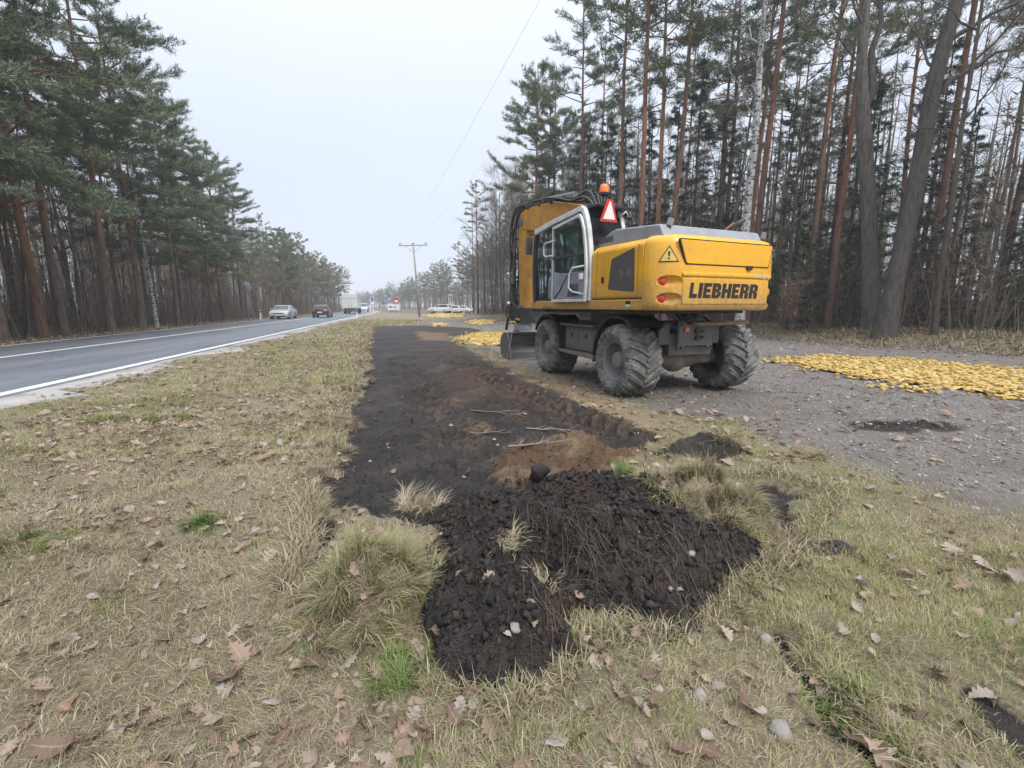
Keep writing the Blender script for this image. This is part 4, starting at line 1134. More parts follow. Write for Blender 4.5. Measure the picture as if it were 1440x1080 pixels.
# rear towing plate with four lugs
def rounded(pts, r, n=4):
    out = []
    k = len(pts)
    for i in range(k):
        p = np.array(pts[i], float); a = np.array(pts[i - 1], float) - p; b = np.array(pts[(i + 1) % k], float) - p
        la, lb = np.linalg.norm(a), np.linalg.norm(b); rr = min(r, la * .45, lb * .45)
        a = p + a / la * rr; b = p + b / lb * rr
        for t in np.linspace(0, 1, n): out.append(tuple((1 - t) ** 2 * a + 2 * t * (1 - t) * p + t * t * b))
    return out
B = MB()
pl = [(-.345, .755), (-.25, .755), (-.22, .83), (.22, .83), (.25, .755), (.345, .755), (.32, .95), (.345, 1.21), (.24, 1.21), (.20, 1.16), (-.20, 1.16), (-.24, 1.21), (-.345, 1.21), (-.32, .95)]
B.prism(rounded([(p[0] + CX - .03, p[1]) for p in pl], .045), -1.86, -1.80, axis='y')
plate = B.build("rear_plate", M_STEEL, EX, 0.008)
for sx in (-.29, .29):
    for z in (.80, 1.165):
        B = MB(); B.cyl((CX - .03 + sx, -1.875, z), (CX - .03 + sx, -1.79, z), .028, n=14); B.build("lug_hole", M_LETTER, plate)
B = MB()
B.cyl((CX - .02, -1.9, 1.06), (CX - .02, -1.84, 1.06), .05, n=14); B.cyl((CX - .02, -1.9, .95), (CX - .02, -1.84, .95), .045, n=14)
B.bx(CX + .05, CX + .11, -1.885, -1.86, 1.03, 1.08); B.bx(CX + .05, CX + .11, -1.885, -1.86, .94, .98)
B.build("trailer_socket", M_BLACK, plate)
B = MB(); B.bx(CX - .27, CX - .19, -1.90, -1.86, 1.05, 1.12); B.build("reflector", M_AMBER, plate, 0.008)
B = MB(); B.tube([(CX - .12, -1.86, 1.19), (CX - .08, -1.96, 1.17), (CX + .3, -1.99, 1.175), (CX + .84, -2.0, 1.19), (CX + .90, -1.92, 1.2)], .032, 10)
B.build("tow_bar", worn("rusty_bar", (0.30, 0.25, 0.19, 1), (0.22, 0.17, 0.12, 1), 0.6, scale=9), EX)
for xa, xb in ((-.62, -.42), (.42, .56)):
    B = MB(); B.bx(CX + xa, CX + xb, -1.72, -1.2, .84, 1.17); B.build("support_bracket", M_STEEL, EX, 0.012)
# fenders, tool boxes, steps
for sx in (-1, 1):
    xo = CX + sx * 1.21; xi = CX + sx * .62
    for sy in (-1, 1):
        if sx > 0 and sy < 0: continue
        B = MB(); cy = sy * WB; r = .715
        a0, a1 = (12, 138) if sy > 0 else (42, 172)       # measured from the +y side
        if sy > 0: angs = np.radians(np.linspace(28, 188, 16))
        else: angs = np.radians(np.linspace(-8, 128, 15))
        outer = [(cy + r * math.cos(a), min(TR + r * math.sin(a), 1.285)) for a in angs]
        inner = [(cy + (r - .035) * math.cos(a), min(TR + (r - .035) * math.sin(a), 1.25)) for a in angs]
        n = len(angs)
        vs = [(xo, *p) for p in outer] + [(xo, *p) for p in inner] + [(xi, *p) for p in outer] + [(xi, *p) for p in inner]
        fs = []
        for i in range(n - 1):
            fs += [(i, i + 1, n + i + 1, n + i), (2 * n + i, 3 * n + i, 3 * n + i + 1, 2 * n + i + 1), (i, 2 * n + i, 2 * n + i + 1, i + 1), (n + i, n + i + 1, 3 * n + i + 1, 3 * n + i)]
        B.add(vs, fs, 0, False)
        # inner skirt closing the arch towards the chassis
        sk = [(xi, *p) for p in outer] + [(xi, p[0] * .55 + cy * .45, 1.0) for p in outer]
        B.add(sk, [(i, i + 1, n + i + 1, n + i) for i in range(n - 1)])
        B.build("fender", M_BLACK, EX)
    yb0, yb1 = -.60, .64
    B = MB(); B.bx(CX + sx * 1.10, CX + sx * .60, yb0, yb1, .62, 1.06)
    tb = B.build("tool_box", M_STEEL, EX, 0.015)
    for (ya, yb) in ((-.52, .0), (.04, .56)):
        B = MB(); B.bx(CX + sx * 1.10, CX + sx * 1.116, ya, yb, .68, 1.0); d = B.build("box_door", M_STEEL, tb, 0.006)
        B = MB(); B.bx(CX + sx * 1.116, CX + sx * 1.13, (ya + yb) / 2 - .03, (ya + yb) / 2 + .03, .86, .93); B.build("latch", M_BLACK, tb, 0.004)
    B = MB(); B.bx(CX + sx * 1.21, CX + sx * .62, yb0 - .06, yb1 + .06, 1.07, 1.115); B.build("upper_step", M_STEEL, EX, 0.012)
    B = MB(); B.prism([(yb0 - .12, .52), (yb1 + .04, .545), (yb1 + .04, .60), (yb0 - .12, .60)], CX + sx * 1.235, CX + sx * .72, axis='x'); B.build("lower_step", M_STEEL, EX, 0.012)
# crumpled sheet wedged under the tail
Bm = MB(); R = np.random.default_rng(5)
gxx = np.linspace(-.45, .5, 14); gyy = np.linspace(-.10, .32, 7)
vs = [(x, y, 0.07 * R.random() + 0.05 * math.sin(9 * x) + 0.25 * max(0, y)) for y in gyy for x in gxx]
fs = [(j * 14 + i, j * 14 + i + 1, (j + 1) * 14 + i + 1, (j + 1) * 14 + i) for j in range(6) for i in range(13)]
Bm.add(vs, fs)
wp = Matrix.Rotation(YC, 4, 'Z') @ Vector((CX - .05, -1.50, 1.22)) + Vector((ex_pos[0], ex_pos[1], 0))
foil = Bm.build("crumpled_sheet", M_FOIL, None, loc=wp, rot=(0.15, 0.08, YC))
so = foil.modifiers.new("thick", 'SOLIDIFY'); so.thickness = 0.004
tag(foil, "crumpled silver sheet stuffed between the counterweight and the rear plate", "sheet")
B = MB(); B.bx(CX - .55, CX + .55, -1.74, -1.1, 1.16, 1.20); B.build("deck_plate", M_BLACK, EX)

for o in list(EX.children):
    o.location.y += CY; o.location.z += 0.0
# --- superstructure: each part turned by YS about the swing axis
SOFF = Vector((-0.115, -0.0, 0))
def sp(B, name, mats, bevel=0.0, seg=2, parent=None):
    return B.build(name, mats, parent or EX, bevel, seg, loc=None if parent else SOFF, rot=None if parent else (0, 0, YS))
XL = -1.17; TAIL = -2.33; CR = 0.42; ZB = 1.38; ZT = 2.40
def plan(e, yfront=-1.91, n=10):
    r = CR - e; cx = XL + CR; cy = TAIL + CR
    pts = [(XL + e, yfront)]
    for a in np.linspace(PI, 1.5 * PI, n): pts.append((cx + r * math.cos(a), cy + r * math.sin(a)))
    for a in np.linspace(1.5 * PI, 2 * PI, n): pts.append((-cx + r * math.cos(a), cy + r * math.sin(a)))
    pts.append((-XL - e, yfront))
    return pts
B = MB()
levels = [(1.38, .07), (1.395, .03), (1.43, .008), (1.50, 0.0), (1.95, 0.0), (2.05, 0.006), (2.28, .018), (2.335, .035), (2.375, .065), (2.40, .12)]
rings = [[(p[0], p[1], z) for p in plan(e)] for z, e in levels]
n = len(rings[0]); vs = [p for r in rings for p in r]
fs = [(i * n + j, i * n + j + 1, (i + 1) * n + j + 1, (i + 1) * n + j) for i in range(len(rings) - 1) for j in range(n - 1)]
fs += [(i * n + n - 1, i * n, (i + 1) * n, (i + 1) * n + n - 1) for i in range(len(rings) - 1)]
B.add(vs, fs, 0, True)
B.add(rings[0], [tuple(range(n))]); B.add(rings[-1], [tuple(range(n))])
cw = sp(B, "counterweight", M_YEL)
def tail_pt(phi, z, out=0.0, right=False):
    """point on the rounded rear corner; phi 0 = side, 90 = rear"""
    a = math.radians(phi); r = CR + out
    x = XL + CR - r * math.cos(a); y = TAIL + CR - r * math.sin(a)
    return Vector(((-x) if right else x, y, z)), math.radians(90 - phi) * (1 if not right else -1)
# lamp scoops cut out of the counterweight
bm = bmesh.new(); bm.from_mesh(cw.data); bmesh.ops.remove_doubles(bm, verts=bm.verts, dist=1e-5); bmesh.ops.recalc_face_normals(bm, faces=bm.faces); bm.to_mesh(cw.data); bm.free()
cut = MB(); lamp_at = []
for right in (False, True):
    for z in (1.545, 1.775):
        c, rz = tail_pt(40, z, 0.0, right); c2, r2 = tail_pt(68, z, 0.022, right)
        cm = (c + c2) / 2
        M3 = Matrix.Rotation(-(rz + r2) / 2, 3, 'Z')
        k0 = len(cut.v); cut.sphere((0, 0, 0), 1, n=20, k=12)
        for i in range(k0, len(cut.v)):
            q = M3 @ Vector((cut.v[i][0] * .20, cut.v[i][1] * .085, cut.v[i][2] * .083)); cut.v[i] = tuple(q + cm)
        lamp_at.append((tail_pt(38, z, -0.046, right)))
co = cut.build("cutter", M_YEL)
mod = cw.modifiers.new("cut", 'BOOLEAN'); mod.operation = 'DIFFERENCE'; mod.object = co; mod.solver = 'EXACT'
cw_loc, cw_rot = cw.location.copy(), cw.rotation_euler.copy(); par = cw.parent
cw.parent = None; cw.location = (0, 0, 0); cw.rotation_euler = (0, 0, 0)
bpy.context.view_layer.update()
dg = bpy.context.evaluated_depsgraph_get()
me = bpy.data.meshes.new_from_object(cw.evaluated_get(dg))
cw.modifiers.clear(); cw.data = me; bpy.data.objects.remove(co)
cw.parent = par; cw.location = cw_loc; cw.rotation_euler = cw_rot
for p in me.polygons: p.use_smooth = True
es = cw.modifiers.new("edges", 'EDGE_SPLIT'); es.split_angle = math.radians(35)
for (p, rz) in lamp_at:
    B = MB(); B.lathe([(0.05, .062), (-.006, .060), (-.016, .045), (-.02, 0)], axis='y', n=20)
    B.build("tail_light", M_LENS, cw, loc=p, rot=(0, 0, -rz))
# hatch with its seam, latch, lettering panel, letters
B = MB(); B.prism(rounded([(-.93, 2.315), (-.80, 2.01), (.80, 2.01), (.86, 2.315)], .03), TAIL + .03, TAIL - .009, axis='y')
hatch = sp(B, "tail_hatch", M_YEL, 0.006, parent=cw)
B = MB(); B.prism(rounded([(-.95, 2.33), (-.812, 1.996), (.812, 1.996), (.875, 2.33)], .03), TAIL + .03, TAIL - .0025, axis='y')
sp(B, "hatch_seam", M_LETTER, 0, parent=cw)
B = MB(); B.prism(rounded([(.33, 2.015), (.47, 2.015), (.44, 1.955), (.36, 1.955)], .02), TAIL + .02, TAIL - .03, axis='y'); sp(B, "hatch_latch", M_BLACK, 0.006, parent=cw)
B = MB(); B.prism(rounded([(-.84, 1.47), (.84, 1.47), (.84, 1.82), (-.84, 1.82)], .03), TAIL + .02, TAIL - .006, axis='y')
panel = sp(B, "letter_panel", M_YEL, 0.010, parent=cw)
B = MB(); B.bx(-.86, .88, TAIL + .02, TAIL - .02, 1.84, 1.90); sp(B, "raised_band", M_YEL, 0.022, 3, parent=cw)
# heavy slanted block letters
def letters(word, x0, z0, W, H, y, shear=0.12):
    G_ = {'L': [(0, 0, .42, 1), (0, 0, 1, .28)], 'I': [(.0, 0, 1, 1)],
          'E': [(0, 0, .42, 1), (0, 0, 1, .24), (0, .76, 1, 1), (0, .39, .88, .61)],
          'B': [(0, 0, .40, 1), (0, 0, .82, .22), (0, .78, .78, 1), (0, .40, .80, .61), (.60, .12, 1, .44), (.56, .56, .95, .90)],
          'H': [(0, 0, .38, 1), (.62, 0, 1, 1), (.2, .38, .8, .62)],
          'R': [(0, 0, .40, 1), (0, .78, .8, 1), (0, .36, .80, .57), (.58, .50, .98, .90), (.58, 0, 1, .42)]}
    wd = {'L': .84, 'I': .42, 'E': .86, 'B': 1.0, 'H': 1.06, 'R': 1.0}
    tot = sum(wd[c] for c in word) + .12 * (len(word) - 1); u = W / tot; x = x0
    B = MB()
    for c in word:
        w = wd[c] * u
        for k, (a, b, c2, d) in enumerate(G_[c]):
            q = []
            for (fx, fz) in ((a, b), (c2, b), (c2, d), (a, d)): q.append((x + fx * w + shear * fz * H, z0 + fz * H))
            B.prism(q, y, y - .004 - .0003 * k, axis='y')
        x += w + .12 * u
    return B
sp(letters("LIEBHERR", -.73, 1.555, 1.33, .205, TAIL - .0058), "lettering", M_LETTER, 0, parent=panel)
# warning triangle decal on the rounded corner
B = MB(); NR = 14
def dpt(u, z, out): return tuple(tail_pt(50 + math.degrees(u / CR), z, out)[0])
def dtri(w, h, z0, out, m):
    vs = []; fs = []
    for i in range(NR + 1):
        f = i / NR
        for j in range(9): vs.append(dpt((j / 8 - .5) * w * (1 - f), z0 + h * f, out))
    for i in range(NR):
        for j in range(8): fs.append((i * 9 + j, i * 9 + j + 1, (i + 1) * 9 + j + 1, (i + 1) * 9 + j))
    B.add(vs, fs, m)
dtri(.27, .215, 2.03, .0030, 0); dtri(.225, .180, 2.042, .0045, 1)
for (z0, z1_, w0, w1) in ((2.100, 2.165, .020, .030), (2.062, 2.086, .024, .024)):
    B.add([dpt(-w0 / 2, z0, .0058), dpt(w0 / 2, z0, .0058), dpt(w1 / 2, z1_, .0058), dpt(-w1 / 2, z1_, .0058)], [(0, 1, 2, 3)], 0)
B.build("warning_decal", [M_LETTER, worn("decal_yellow", (.70, .50, .14, 1), None, .5)], cw)
# pale scuffs on the right of the tail
B = MB()
for i in range(9):
    x = .52 + .035 * i + .01 * math.sin(5 * i); z = 1.875 + .02 * math.sin(3 * i)
    B.box((x, TAIL - .0205, z), (.012 + .012 * (i % 3 == 0), .003, .05), (0, .5 * math.sin(7 * i), 0))
sp(B, "paint_scuff", worn("scuff_white", (.6, .55, .42, 1), None, .6), 0, parent=cw)

# body: left service door, sill, right tank, deck
B = MB()
B.prism(rounded([(XL, 1.555), (XL, 2.30), (XL + .10, 2.385), (-.40, 2.40), (-.40, 1.555)], .05), -1.895, -.67, axis='y'); side = sp(B, "side_panel", M_ORG, 0.014)
side.data.materials[0] = M_YEL_SHADE = worn("shaded_yellow_paint", (0.74, 0.375, 0.013, 1), (0.66, 0.32, 0.013, 1), 0.40, scale=2.5, dirt=(0.36, 0.22, 0.08, 1), dirt_amt=0.35, mud=(1.35, 2.2))  # same paint as the tail; the flanks' shade is put into a darker tone
B = MB(); B.bx(XL + .004, -.5, -1.895, 1.54, 1.385, 1.545); sill = sp(B, "sill", M_YEL_SHADE, 0.02)
B = MB(); B.bx(XL + .03, -.5, 1.0, 1.56, 1.33, 1.40); sp(B, "front_step", M_BLACK, 0.015)
B = MB(); B.bx(XL + .0035, XL + .02, .66, 1.02, 1.385, 1.44); sp(B, "sill_scrape", M_STEEL, 0.006, parent=sill)
def side_poly(poly, x, th, mat, name, parent, bev=0.004):
    B = MB(); B.prism(rounded(poly, .03), x + .02, x - th, axis='x'); return sp(B, name, mat, bev, parent=parent)
gr = side_poly([(-1.74, 1.645), (-1.11, 1.70), (-1.18, 2.15), (-1.71, 2.27)], XL, .004, M_GRILLE, "side_grille", side)
# model number on the grille, as flat segments
B = MB(); seg = {'9': 'abcdfg', '1': 'bc', '8': 'abcdefg'}; H = .105; W = .07
for i, ch in enumerate("918"):
    y0 = -1.395 - .095 * i; z0 = 1.87
    R_ = {'a': (0, H, W, H - .022), 'd': (0, .022, W, 0), 'g': (0, H / 2 + .011, W, H / 2 - .011), 'f': (0, H, .02, H / 2), 'e': (0, H / 2, .02, 0), 'b': (W - .02, H, W, H / 2), 'c': (W - .02, H / 2, W, 0)}
    for k in seg[ch]:
        a, b, c, d = R_[k]; B.prism([(y0 - a, z0 + d), (y0 - c, z0 + d), (y0 - c, z0 + b), (y0 - a, z0 + b)], XL - .003, XL - .0055, axis='x')
sp(B, "model_number", worn("number_grey", (.17, .16, .15, 1), None, .6), 0, parent=gr)
B = MB(); B.prism(rounded([(-1.00, 1.80), (-.94, 1.80), (-.94, 1.90), (-1.00, 1.90)], .02), XL + .01, XL - .012, axis='x'); sp(B, "door_latch", M_LETTER, .004, parent=side)
for ya in (-.80, -1.80):
    B = MB(); B.bx(XL - .0015, XL + .01, ya - .004, ya + .004, 1.58, 2.3); sp(B, "panel_seam", worn("seam_dark", (.16, .08, .02, 1), None, .8), 0, parent=side)
B = MB(); B.bx(XL + .002, XL + .02, -1.66, -1.55, 1.47, 1.52, m=0); B.bx(XL + .0015, XL + .02, -1.66, -1.55, 1.44, 1.47, m=1); B.bx(XL + .0025, XL + .02, -1.82, -1.70, 1.43, 1.52, m=2)
sp(B, "decal", [M_LETTER, M_DECAL, M_YEL], 0, parent=sill)
B = MB(); B.prism(rounded([(.50, 1.39), (.50, 2.33), (1.11, 2.30), (1.205, 2.20), (1.205, 1.39)], .05), -1.89, 1.25, axis='y'); sp(B, "tank_side", M_YEL_SHADE, .015)
B = MB(); B.bx(-1.08, 1.08, -1.75, 1.45, 1.33, 1.378); B.bx(-.40, .50, -1.9, .2, 1.38, 2.34); B.bx(-.32, -.14, .1, 1.3, 1.38, 1.95); B.bx(.30, .48, .1, 1.3, 1.38, 1.95)
sp(B, "swing_deck", M_BLACK, .01)
# engine hood and its louvres
B = MB(); hp = [(-.42, 2.38), (-.92, 2.60), (-1.06, 2.62), (-2.02, 2.55), (-2.12, 2.38)]
B.prism(hp, -1.02, .93, axis='x'); hood = sp(B, "engine_hood", M_HOOD, .025, 3)
for x0, x1 in ((-.93, -.52), (-.46, .0), (.06, .5)):
    B = MB(); a = Vector((0, -.52, 2.424)); b = Vector((0, -.86, 2.574))
    B.prism([(-.52, 2.424 + .004), (-.86, 2.574 + .004), (-.86, 2.56), (-.52, 2.41)], x0, x1, axis='x'); sp(B, "hood_vent", M_GRILLE, .004, parent=hood)
for xa, xb in ((-.95, -.5), (-.44, -.05)):
    B = MB(); B.bx(-1.023, -1.01, -1.0, -.62, 2.44, 2.53); sp(B, "side_vent", M_GRILLE, .004, parent=hood); break
B = MB(); B.tube([(.68, -1.75, 2.5), (.68, -1.75, 2.60), (.70, -1.80, 2.68), (.76, -1.90, 2.76)], [.045, .045, .042, .034], 14)
sp(B, "exhaust", M_BLACK)
B = MB(); B.tube([(.56, -1.65, 2.5), (.58, -1.68, 2.60), (.68, -1.78, 2.72)], .016, 8); sp(B, "exhaust_guard", worn("rust", (.30, .13, .06, 1), None, .7))
for (x, y, z, h) in ((-.86, -2.05, 2.40, .18), (1.08, -2.0, 2.40, .12)):
    B = MB(); B.cyl((x, y, z - .01), (x, y, z + h - .05), .014, n=8, m=0); B.box((x, y, z + h), (.085, .05, .10), (.2, .1, .3), m=1); sp(B, "work_light", [M_BLACK, M_HOOD], .008)

# --- cab
CABX0, CABX1 = XL, -.43
arch_o = [(-.645, 1.53), (-.665, 1.8), (-.66, 2.1), (-.625, 2.4), (-.56, 2.7), (-.49, 2.9), (-.42, 3.03), (-.33, 3.085), (0.0, 3.06), (.7, 3.005), (1.34, 2.93)]
arch_i = [(-.575, 1.53), (-.59, 1.8), (-.585, 2.1), (-.55, 2.4), (-.485, 2.7), (-.415, 2.88), (-.35, 2.985), (-.28, 3.0), (0.0, 2.975), (.7, 2.915), (1.31, 2.83)]
n = len(arch_o)
B = MB()
vs = [(CABX0 - .03, *p) for p in arch_o] + [(CABX0 - .03, *p) for p in arch_i] + [(CABX0 + .05, *p) for p in arch_o] + [(CABX0 + .05, *p) for p in arch_i]
fs = [(0, n, 3 * n, 2 * n), (n - 1, 2 * n - 1, 4 * n - 1, 3 * n - 1)]
for i in range(n - 1):
    fs += [(i, i + 1, n + i + 1, n + i), (2 * n + i, 3 * n + i, 3 * n + i + 1, 2 * n + i + 1), (i, 2 * n + i, 2 * n + i + 1, i + 1), (n + i, n + i + 1, 3 * n + i + 1, 3 * n + i)]
B.add(vs, fs)
cab = sp(B, "cab", M_WHITE, .012)
def cabp(B, name, mats, bevel=0.0): return sp(B, name, mats, bevel, parent=cab)
B = MB(); B.prism([(-.40, 3.04), (-.33, 3.115), (.1, 3.09), (.8, 3.03), (1.36, 2.95), (1.34, 2.90), (-.30, 3.0)], CABX0 + .05, CABX1 + .03, axis='x'); cabp(B, "roof", M_DARK, .02)
B = MB(); B.prism([(-.62, 3.075), (-.30, 3.12), (-.30, 3.06), (-.60, 3.03)], CABX0 + .08, CABX1 + .10, axis='x'); cabp(B, "roof_visor", M_DARK, .01)
# front frame posts and glass
fr_o = [(1.34, 2.92), (1.415, 2.6), (1.44, 2.2), (1.43, 1.9), (1.39, 1.53)]
for x0, x1, nm in ((CABX0 - .02, CABX0 + .05, "front_post"), (CABX1 - .07, CABX1, "front_post")):
    B = MB(); q = [(p[0], p[1]) for p in fr_o] + [(p[0] - .09, p[1]) for p in fr_o[::-1]]
    B.prism(q, x0, x1, axis='x'); cabp(B, nm, M_DARK, .008)
B = MB(); q = [(p[0] + .012, p[1]) for p in fr_o] + [(p[0] - .02, p[1]) for p in fr_o[::-1]]; B.prism(q, CABX0 - .024, CABX0 - .012, axis='x'); cabp(B, "post_edge", M_ORG)
B = MB()
for i in range(len(fr_o) - 1):
    a, b = fr_o[i], fr_o[i + 1]; B.add([(CABX0 + .05, a[0] - .03, a[1]), (CABX1 - .07, a[0] - .03, a[1]), (CABX1 - .07, b[0] - .03, b[1]), (CABX0 + .05, b[0] - .03, b[1])], [(0, 1, 2, 3)])
cabp(B, "windscreen", M_GLASS)
# right side: posts and window, rear wall
B = MB(); q = arch_o[:8]; q = q + [(p[0] + .08, p[1]) for p in q[::-1]]; B.prism(q, CABX1 - .07, CABX1, axis='x'); cabp(B, "rear_post", M_WHITE, .01)
B = MB(); B.bx(CABX1 - .04, CABX1 - .01, -.58, 1.36, 1.53, 1.86); cabp(B, "right_lower_panel", M_DARK, .01)
B = MB(); B.add([(CABX1 - .03, -.5, 1.86), (CABX1 - .03, 1.36, 1.86), (CABX1 - .03, 1.33, 2.9), (CABX1 - .03, -.36, 3.0)], [(0, 1, 2, 3)]); cabp(B, "right_window", M_GLASS)
B = MB(); B.bx(CABX1 - .05, CABX1 - .02, .36, .43, 1.86, 2.98); cabp(B, "right_post", M_DARK)
B = MB(); rear_line = [(-.625, 2.40), (-.56, 2.7), (-.47, 2.92)]
for i in range(2):
    a, b = rear_line[i], rear_line[i + 1]; B.add([(CABX0 + .05, a[0] + .02, a[1]), (CABX1 - .07, a[0] + .02, a[1]), (CABX1 - .07, b[0] + .02, b[1]), (CABX0 + .05, b[0] + .02, b[1])], [(0, 1, 2, 3)])
cabp(B, "rear_window", M_DGLASS)
B = MB(); q = [(-.44, 2.90), (-.385, 3.03), (-.31, 3.03), (-.36, 2.90)]; B.prism(q, CABX0 + .05, CABX1 - .07, axis='x', m=0); cabp(B, "rear_header", M_DARK, .008)
B = MB(); B.bx(CABX0 + .05, CABX1 - .07, -.645, -.58, 1.53, 2.41, m=0); cabp(B, "rear_wall", M_DARK, .008)
B = MB(); B.tube([(CABX1 - .12, -.55, 2.93), (CABX1 - .05, -.60, 3.0), (CABX1 + .02, -.58, 2.93)], .015, 8); cabp(B, "rear_hose_loop", M_WHITE)
# floor, seat, console, steering column
B = MB(); B.bx(CABX0 + .02, CABX1, -.6, 1.40, 1.52, 1.56); cabp(B, "floor", M_DARK)
B = MB(); B.bx(CABX0 + .14, CABX1 - .12, -.30, .22, 1.90, 2.04); B.prism([(-.28, 2.0), (-.42, 2.62), (-.34, 2.82), (-.22, 2.82), (-.24, 2.60), (-.12, 2.0)], CABX0 + .15, CABX1 - .13, axis='x'); B.bx(CABX0 + .2, CABX1 - .2, -.24, .16, 1.56, 1.9)
cabp(B, "seat", worn("seat_cloth", (.05, .055, .06, 1), None, .9), .03)
B = MB(); B.tube([(-.82, 1.10, 1.56), (-.82, 1.0, 1.95), (-.82, .86, 2.22)], [.07, .05, .04], 10, m=0)
for k in range(16):
    pass
t_ = np.linspace(0, 2 * PI, 17); wheelp = [(-.82 + .18 * math.cos(a), .85 + .07 * math.sin(a), 2.24 + .16 * math.sin(a)) for a in t_]; B.tube(wheelp, .016, 6, cap=False)
cabp(B, "steering_wheel", M_BLACK)
B = MB(); B.bx(CABX0 + .05, CABX0 + .17, .62, .92, 1.56, 2.0); cabp(B, "console", M_CABGREY, .05)
B = MB(); B.tube([(CABX0 + .02, 1.30, 1.62), (CABX0 + .015, 1.30, 2.20), (CABX0 + .015, 1.22, 2.24), (CABX0 + .015, 1.22, 1.64)], .017, 8); cabp(B, "grab_rail", M_DARK)
# door swung open against the side
DX = CABX0 - .055
d_o = [(-.60, 1.515), (-.625, 1.8), (-.62, 2.1), (-.585, 2.4), (-.52, 2.7), (-.44, 2.88), (-.37, 2.945), (.52, 2.86), (.52, 1.515)]
d_i = [(-.545, 1.56), (-.57, 1.8), (-.565, 2.1), (-.53, 2.4), (-.47, 2.68), (-.40, 2.84), (-.345, 2.895), (.495, 2.815), (.495, 1.56)]
B = MB(); B.ring(d_o, d_i, DX - .03, DX + .01, axis='x'); door = cabp(B, "door", M_WHITE, .008)
def dp(B, name, mats, bevel=0.0): return cabp(B, name, mats, bevel)
def child_of(parent, B, name, mats, bevel=0.0): return B.build(name, mats, parent, bevel)
# (thing > cab > door: the door's own pieces stay at this level)
B = MB(); B.add([(DX - .008, p[0], p[1]) for p in [(-.56, 2.03), (-.565, 2.1), (-.53, 2.4), (-.47, 2.68), (-.40, 2.84), (-.345, 2.895), (.495, 2.815), (.495, 2.06)]], [tuple(range(8))]); dp(B, "door_window", M_GLASS)
B = MB(); B.prism(rounded([(-.56, 1.55), (.50, 1.55), (.50, 2.07), (.22, 2.02), (-.57, 2.01)], .02), DX - .02, DX + .005, axis='x'); dp(B, "door_panel", M_CABGREY, .006)
B = MB(); B.tube([(DX - .025, .42, 1.58), (DX - .025, .22, 1.72), (DX - .025, -.02, 1.98)], .012, 6); dp(B, "door_crease", M_DARK)
B = MB(); B.prism(rounded([(-.02, 1.60), (-.38, 1.62), (-.38, 1.82), (-.12, 1.82)], .02), DX - .026, DX - .01, axis='x'); dp(B, "speaker_grille", M_GRILLE, .004)
B = MB(); B.tube([(DX - .02, -.55, 2.10), (DX - .06, -.25, 2.085), (DX - .07, -.17, 1.98), (DX - .07, -.15, 1.76), (DX - .06, -.25, 1.69), (DX - .02, -.53, 1.64)], .017, 8); dp(B, "door_handle", M_WHITE)
B = MB(); B.bx(DX - .05, DX - .01, -.53, -.43, 1.88, 1.98); dp(B, "door_lock", M_SIGNW, .012)
B = MB(); B.tube([(DX - .02, .46, 2.62), (DX - .06, .72, 2.60), (DX - .06, .77, 2.56), (DX - .06, .77, 2.40), (DX - .06, .72, 2.36), (DX - .02, .46, 2.36)], .014, 8); dp(B, "door_bracket", M_WHITE)
B = MB(); B.bx(DX - .03, DX - .005, -.56, .50, 2.285, 2.33); dp(B, "door_crossbar", M_DARK, .006)
B = MB(); B.prism([(-.30, 2.05), (-.28, 2.80), (-.36, 2.84), (-.46, 2.62), (-.50, 2.40), (-.52, 2.05)], DX + .02, DX + .03, axis='x'); dp(B, "inner_pillar", M_DARK, .004)
# cab side rear fixed window behind the door
B = MB(); B.add([(CABX0, p[0], p[1]) for p in [(-.58, 1.9), (-.55, 2.4), (-.44, 2.8), (-.34, 2.97), (.42, 2.92), (.42, 1.9)]], [tuple(range(6))]); dp(B, "side_window", M_GLASS)
B = MB(); B.bx(CABX0 - .01, CABX0 + .04, .44, .50, 1.56, 2.93); B.bx(CABX0, CABX0 + .04, -.58, .44, 1.56, 1.9); dp(B, "side_post", M_DARK, .006)
# mirror
B = MB(); B.tube([(CABX0, 1.38, 2.88), (CABX0 + .0, 1.56, 2.90), (CABX0 + .02, 1.60, 2.86)], .014, 8, m=0); B.box((CABX0 + .02, 1.62, 2.66), (.18, .06, .34), (0, 0, -.25), m=0)
cabp(B, "mirror", [M_DARK], .03)
# beacon, triangle
B = MB(); B.cyl((-.72, -.30, 3.06), (-.72, -.30, 3.32), .035, n=12, m=1); B.lathe([(3.30, .075), (3.34, .08)], (-.72, -.30, 0), 'z', 18, m=1); B.lathe([(3.34, .078), (3.43, .075), (3.47, .055), (3.485, 0)], (-.72, -.30, 0), 'z', 18, m=0)
sp(B, "beacon", [M_AMBER, M_BLACK], parent=cab)
B = MB(); to = [(-.165, 0), (.165, 0), (.05, .345), (-.05, .345)]; ti = [(-.115, .04), (.115, .04), (.010, .31), (-.010, .31)]
B.prism(to, -.008, .008, axis='y', m=0); B.prism(ti, -.012, .0, axis='y', m=1)
B.build("warning_triangle", [M_RED, M_SIGNW], cab, loc=(-.93, -.74, 2.78), rot=(0.06, 0, 0.0))
B = MB(); B.tube([(-.72, -.31, 3.1), (-.88, -.6, 3.14), (-.93, -.73, 3.12), (-.93, -.735, 3.0)], .012, 6); cabp(B, "triangle_bracket", M_BLACK)

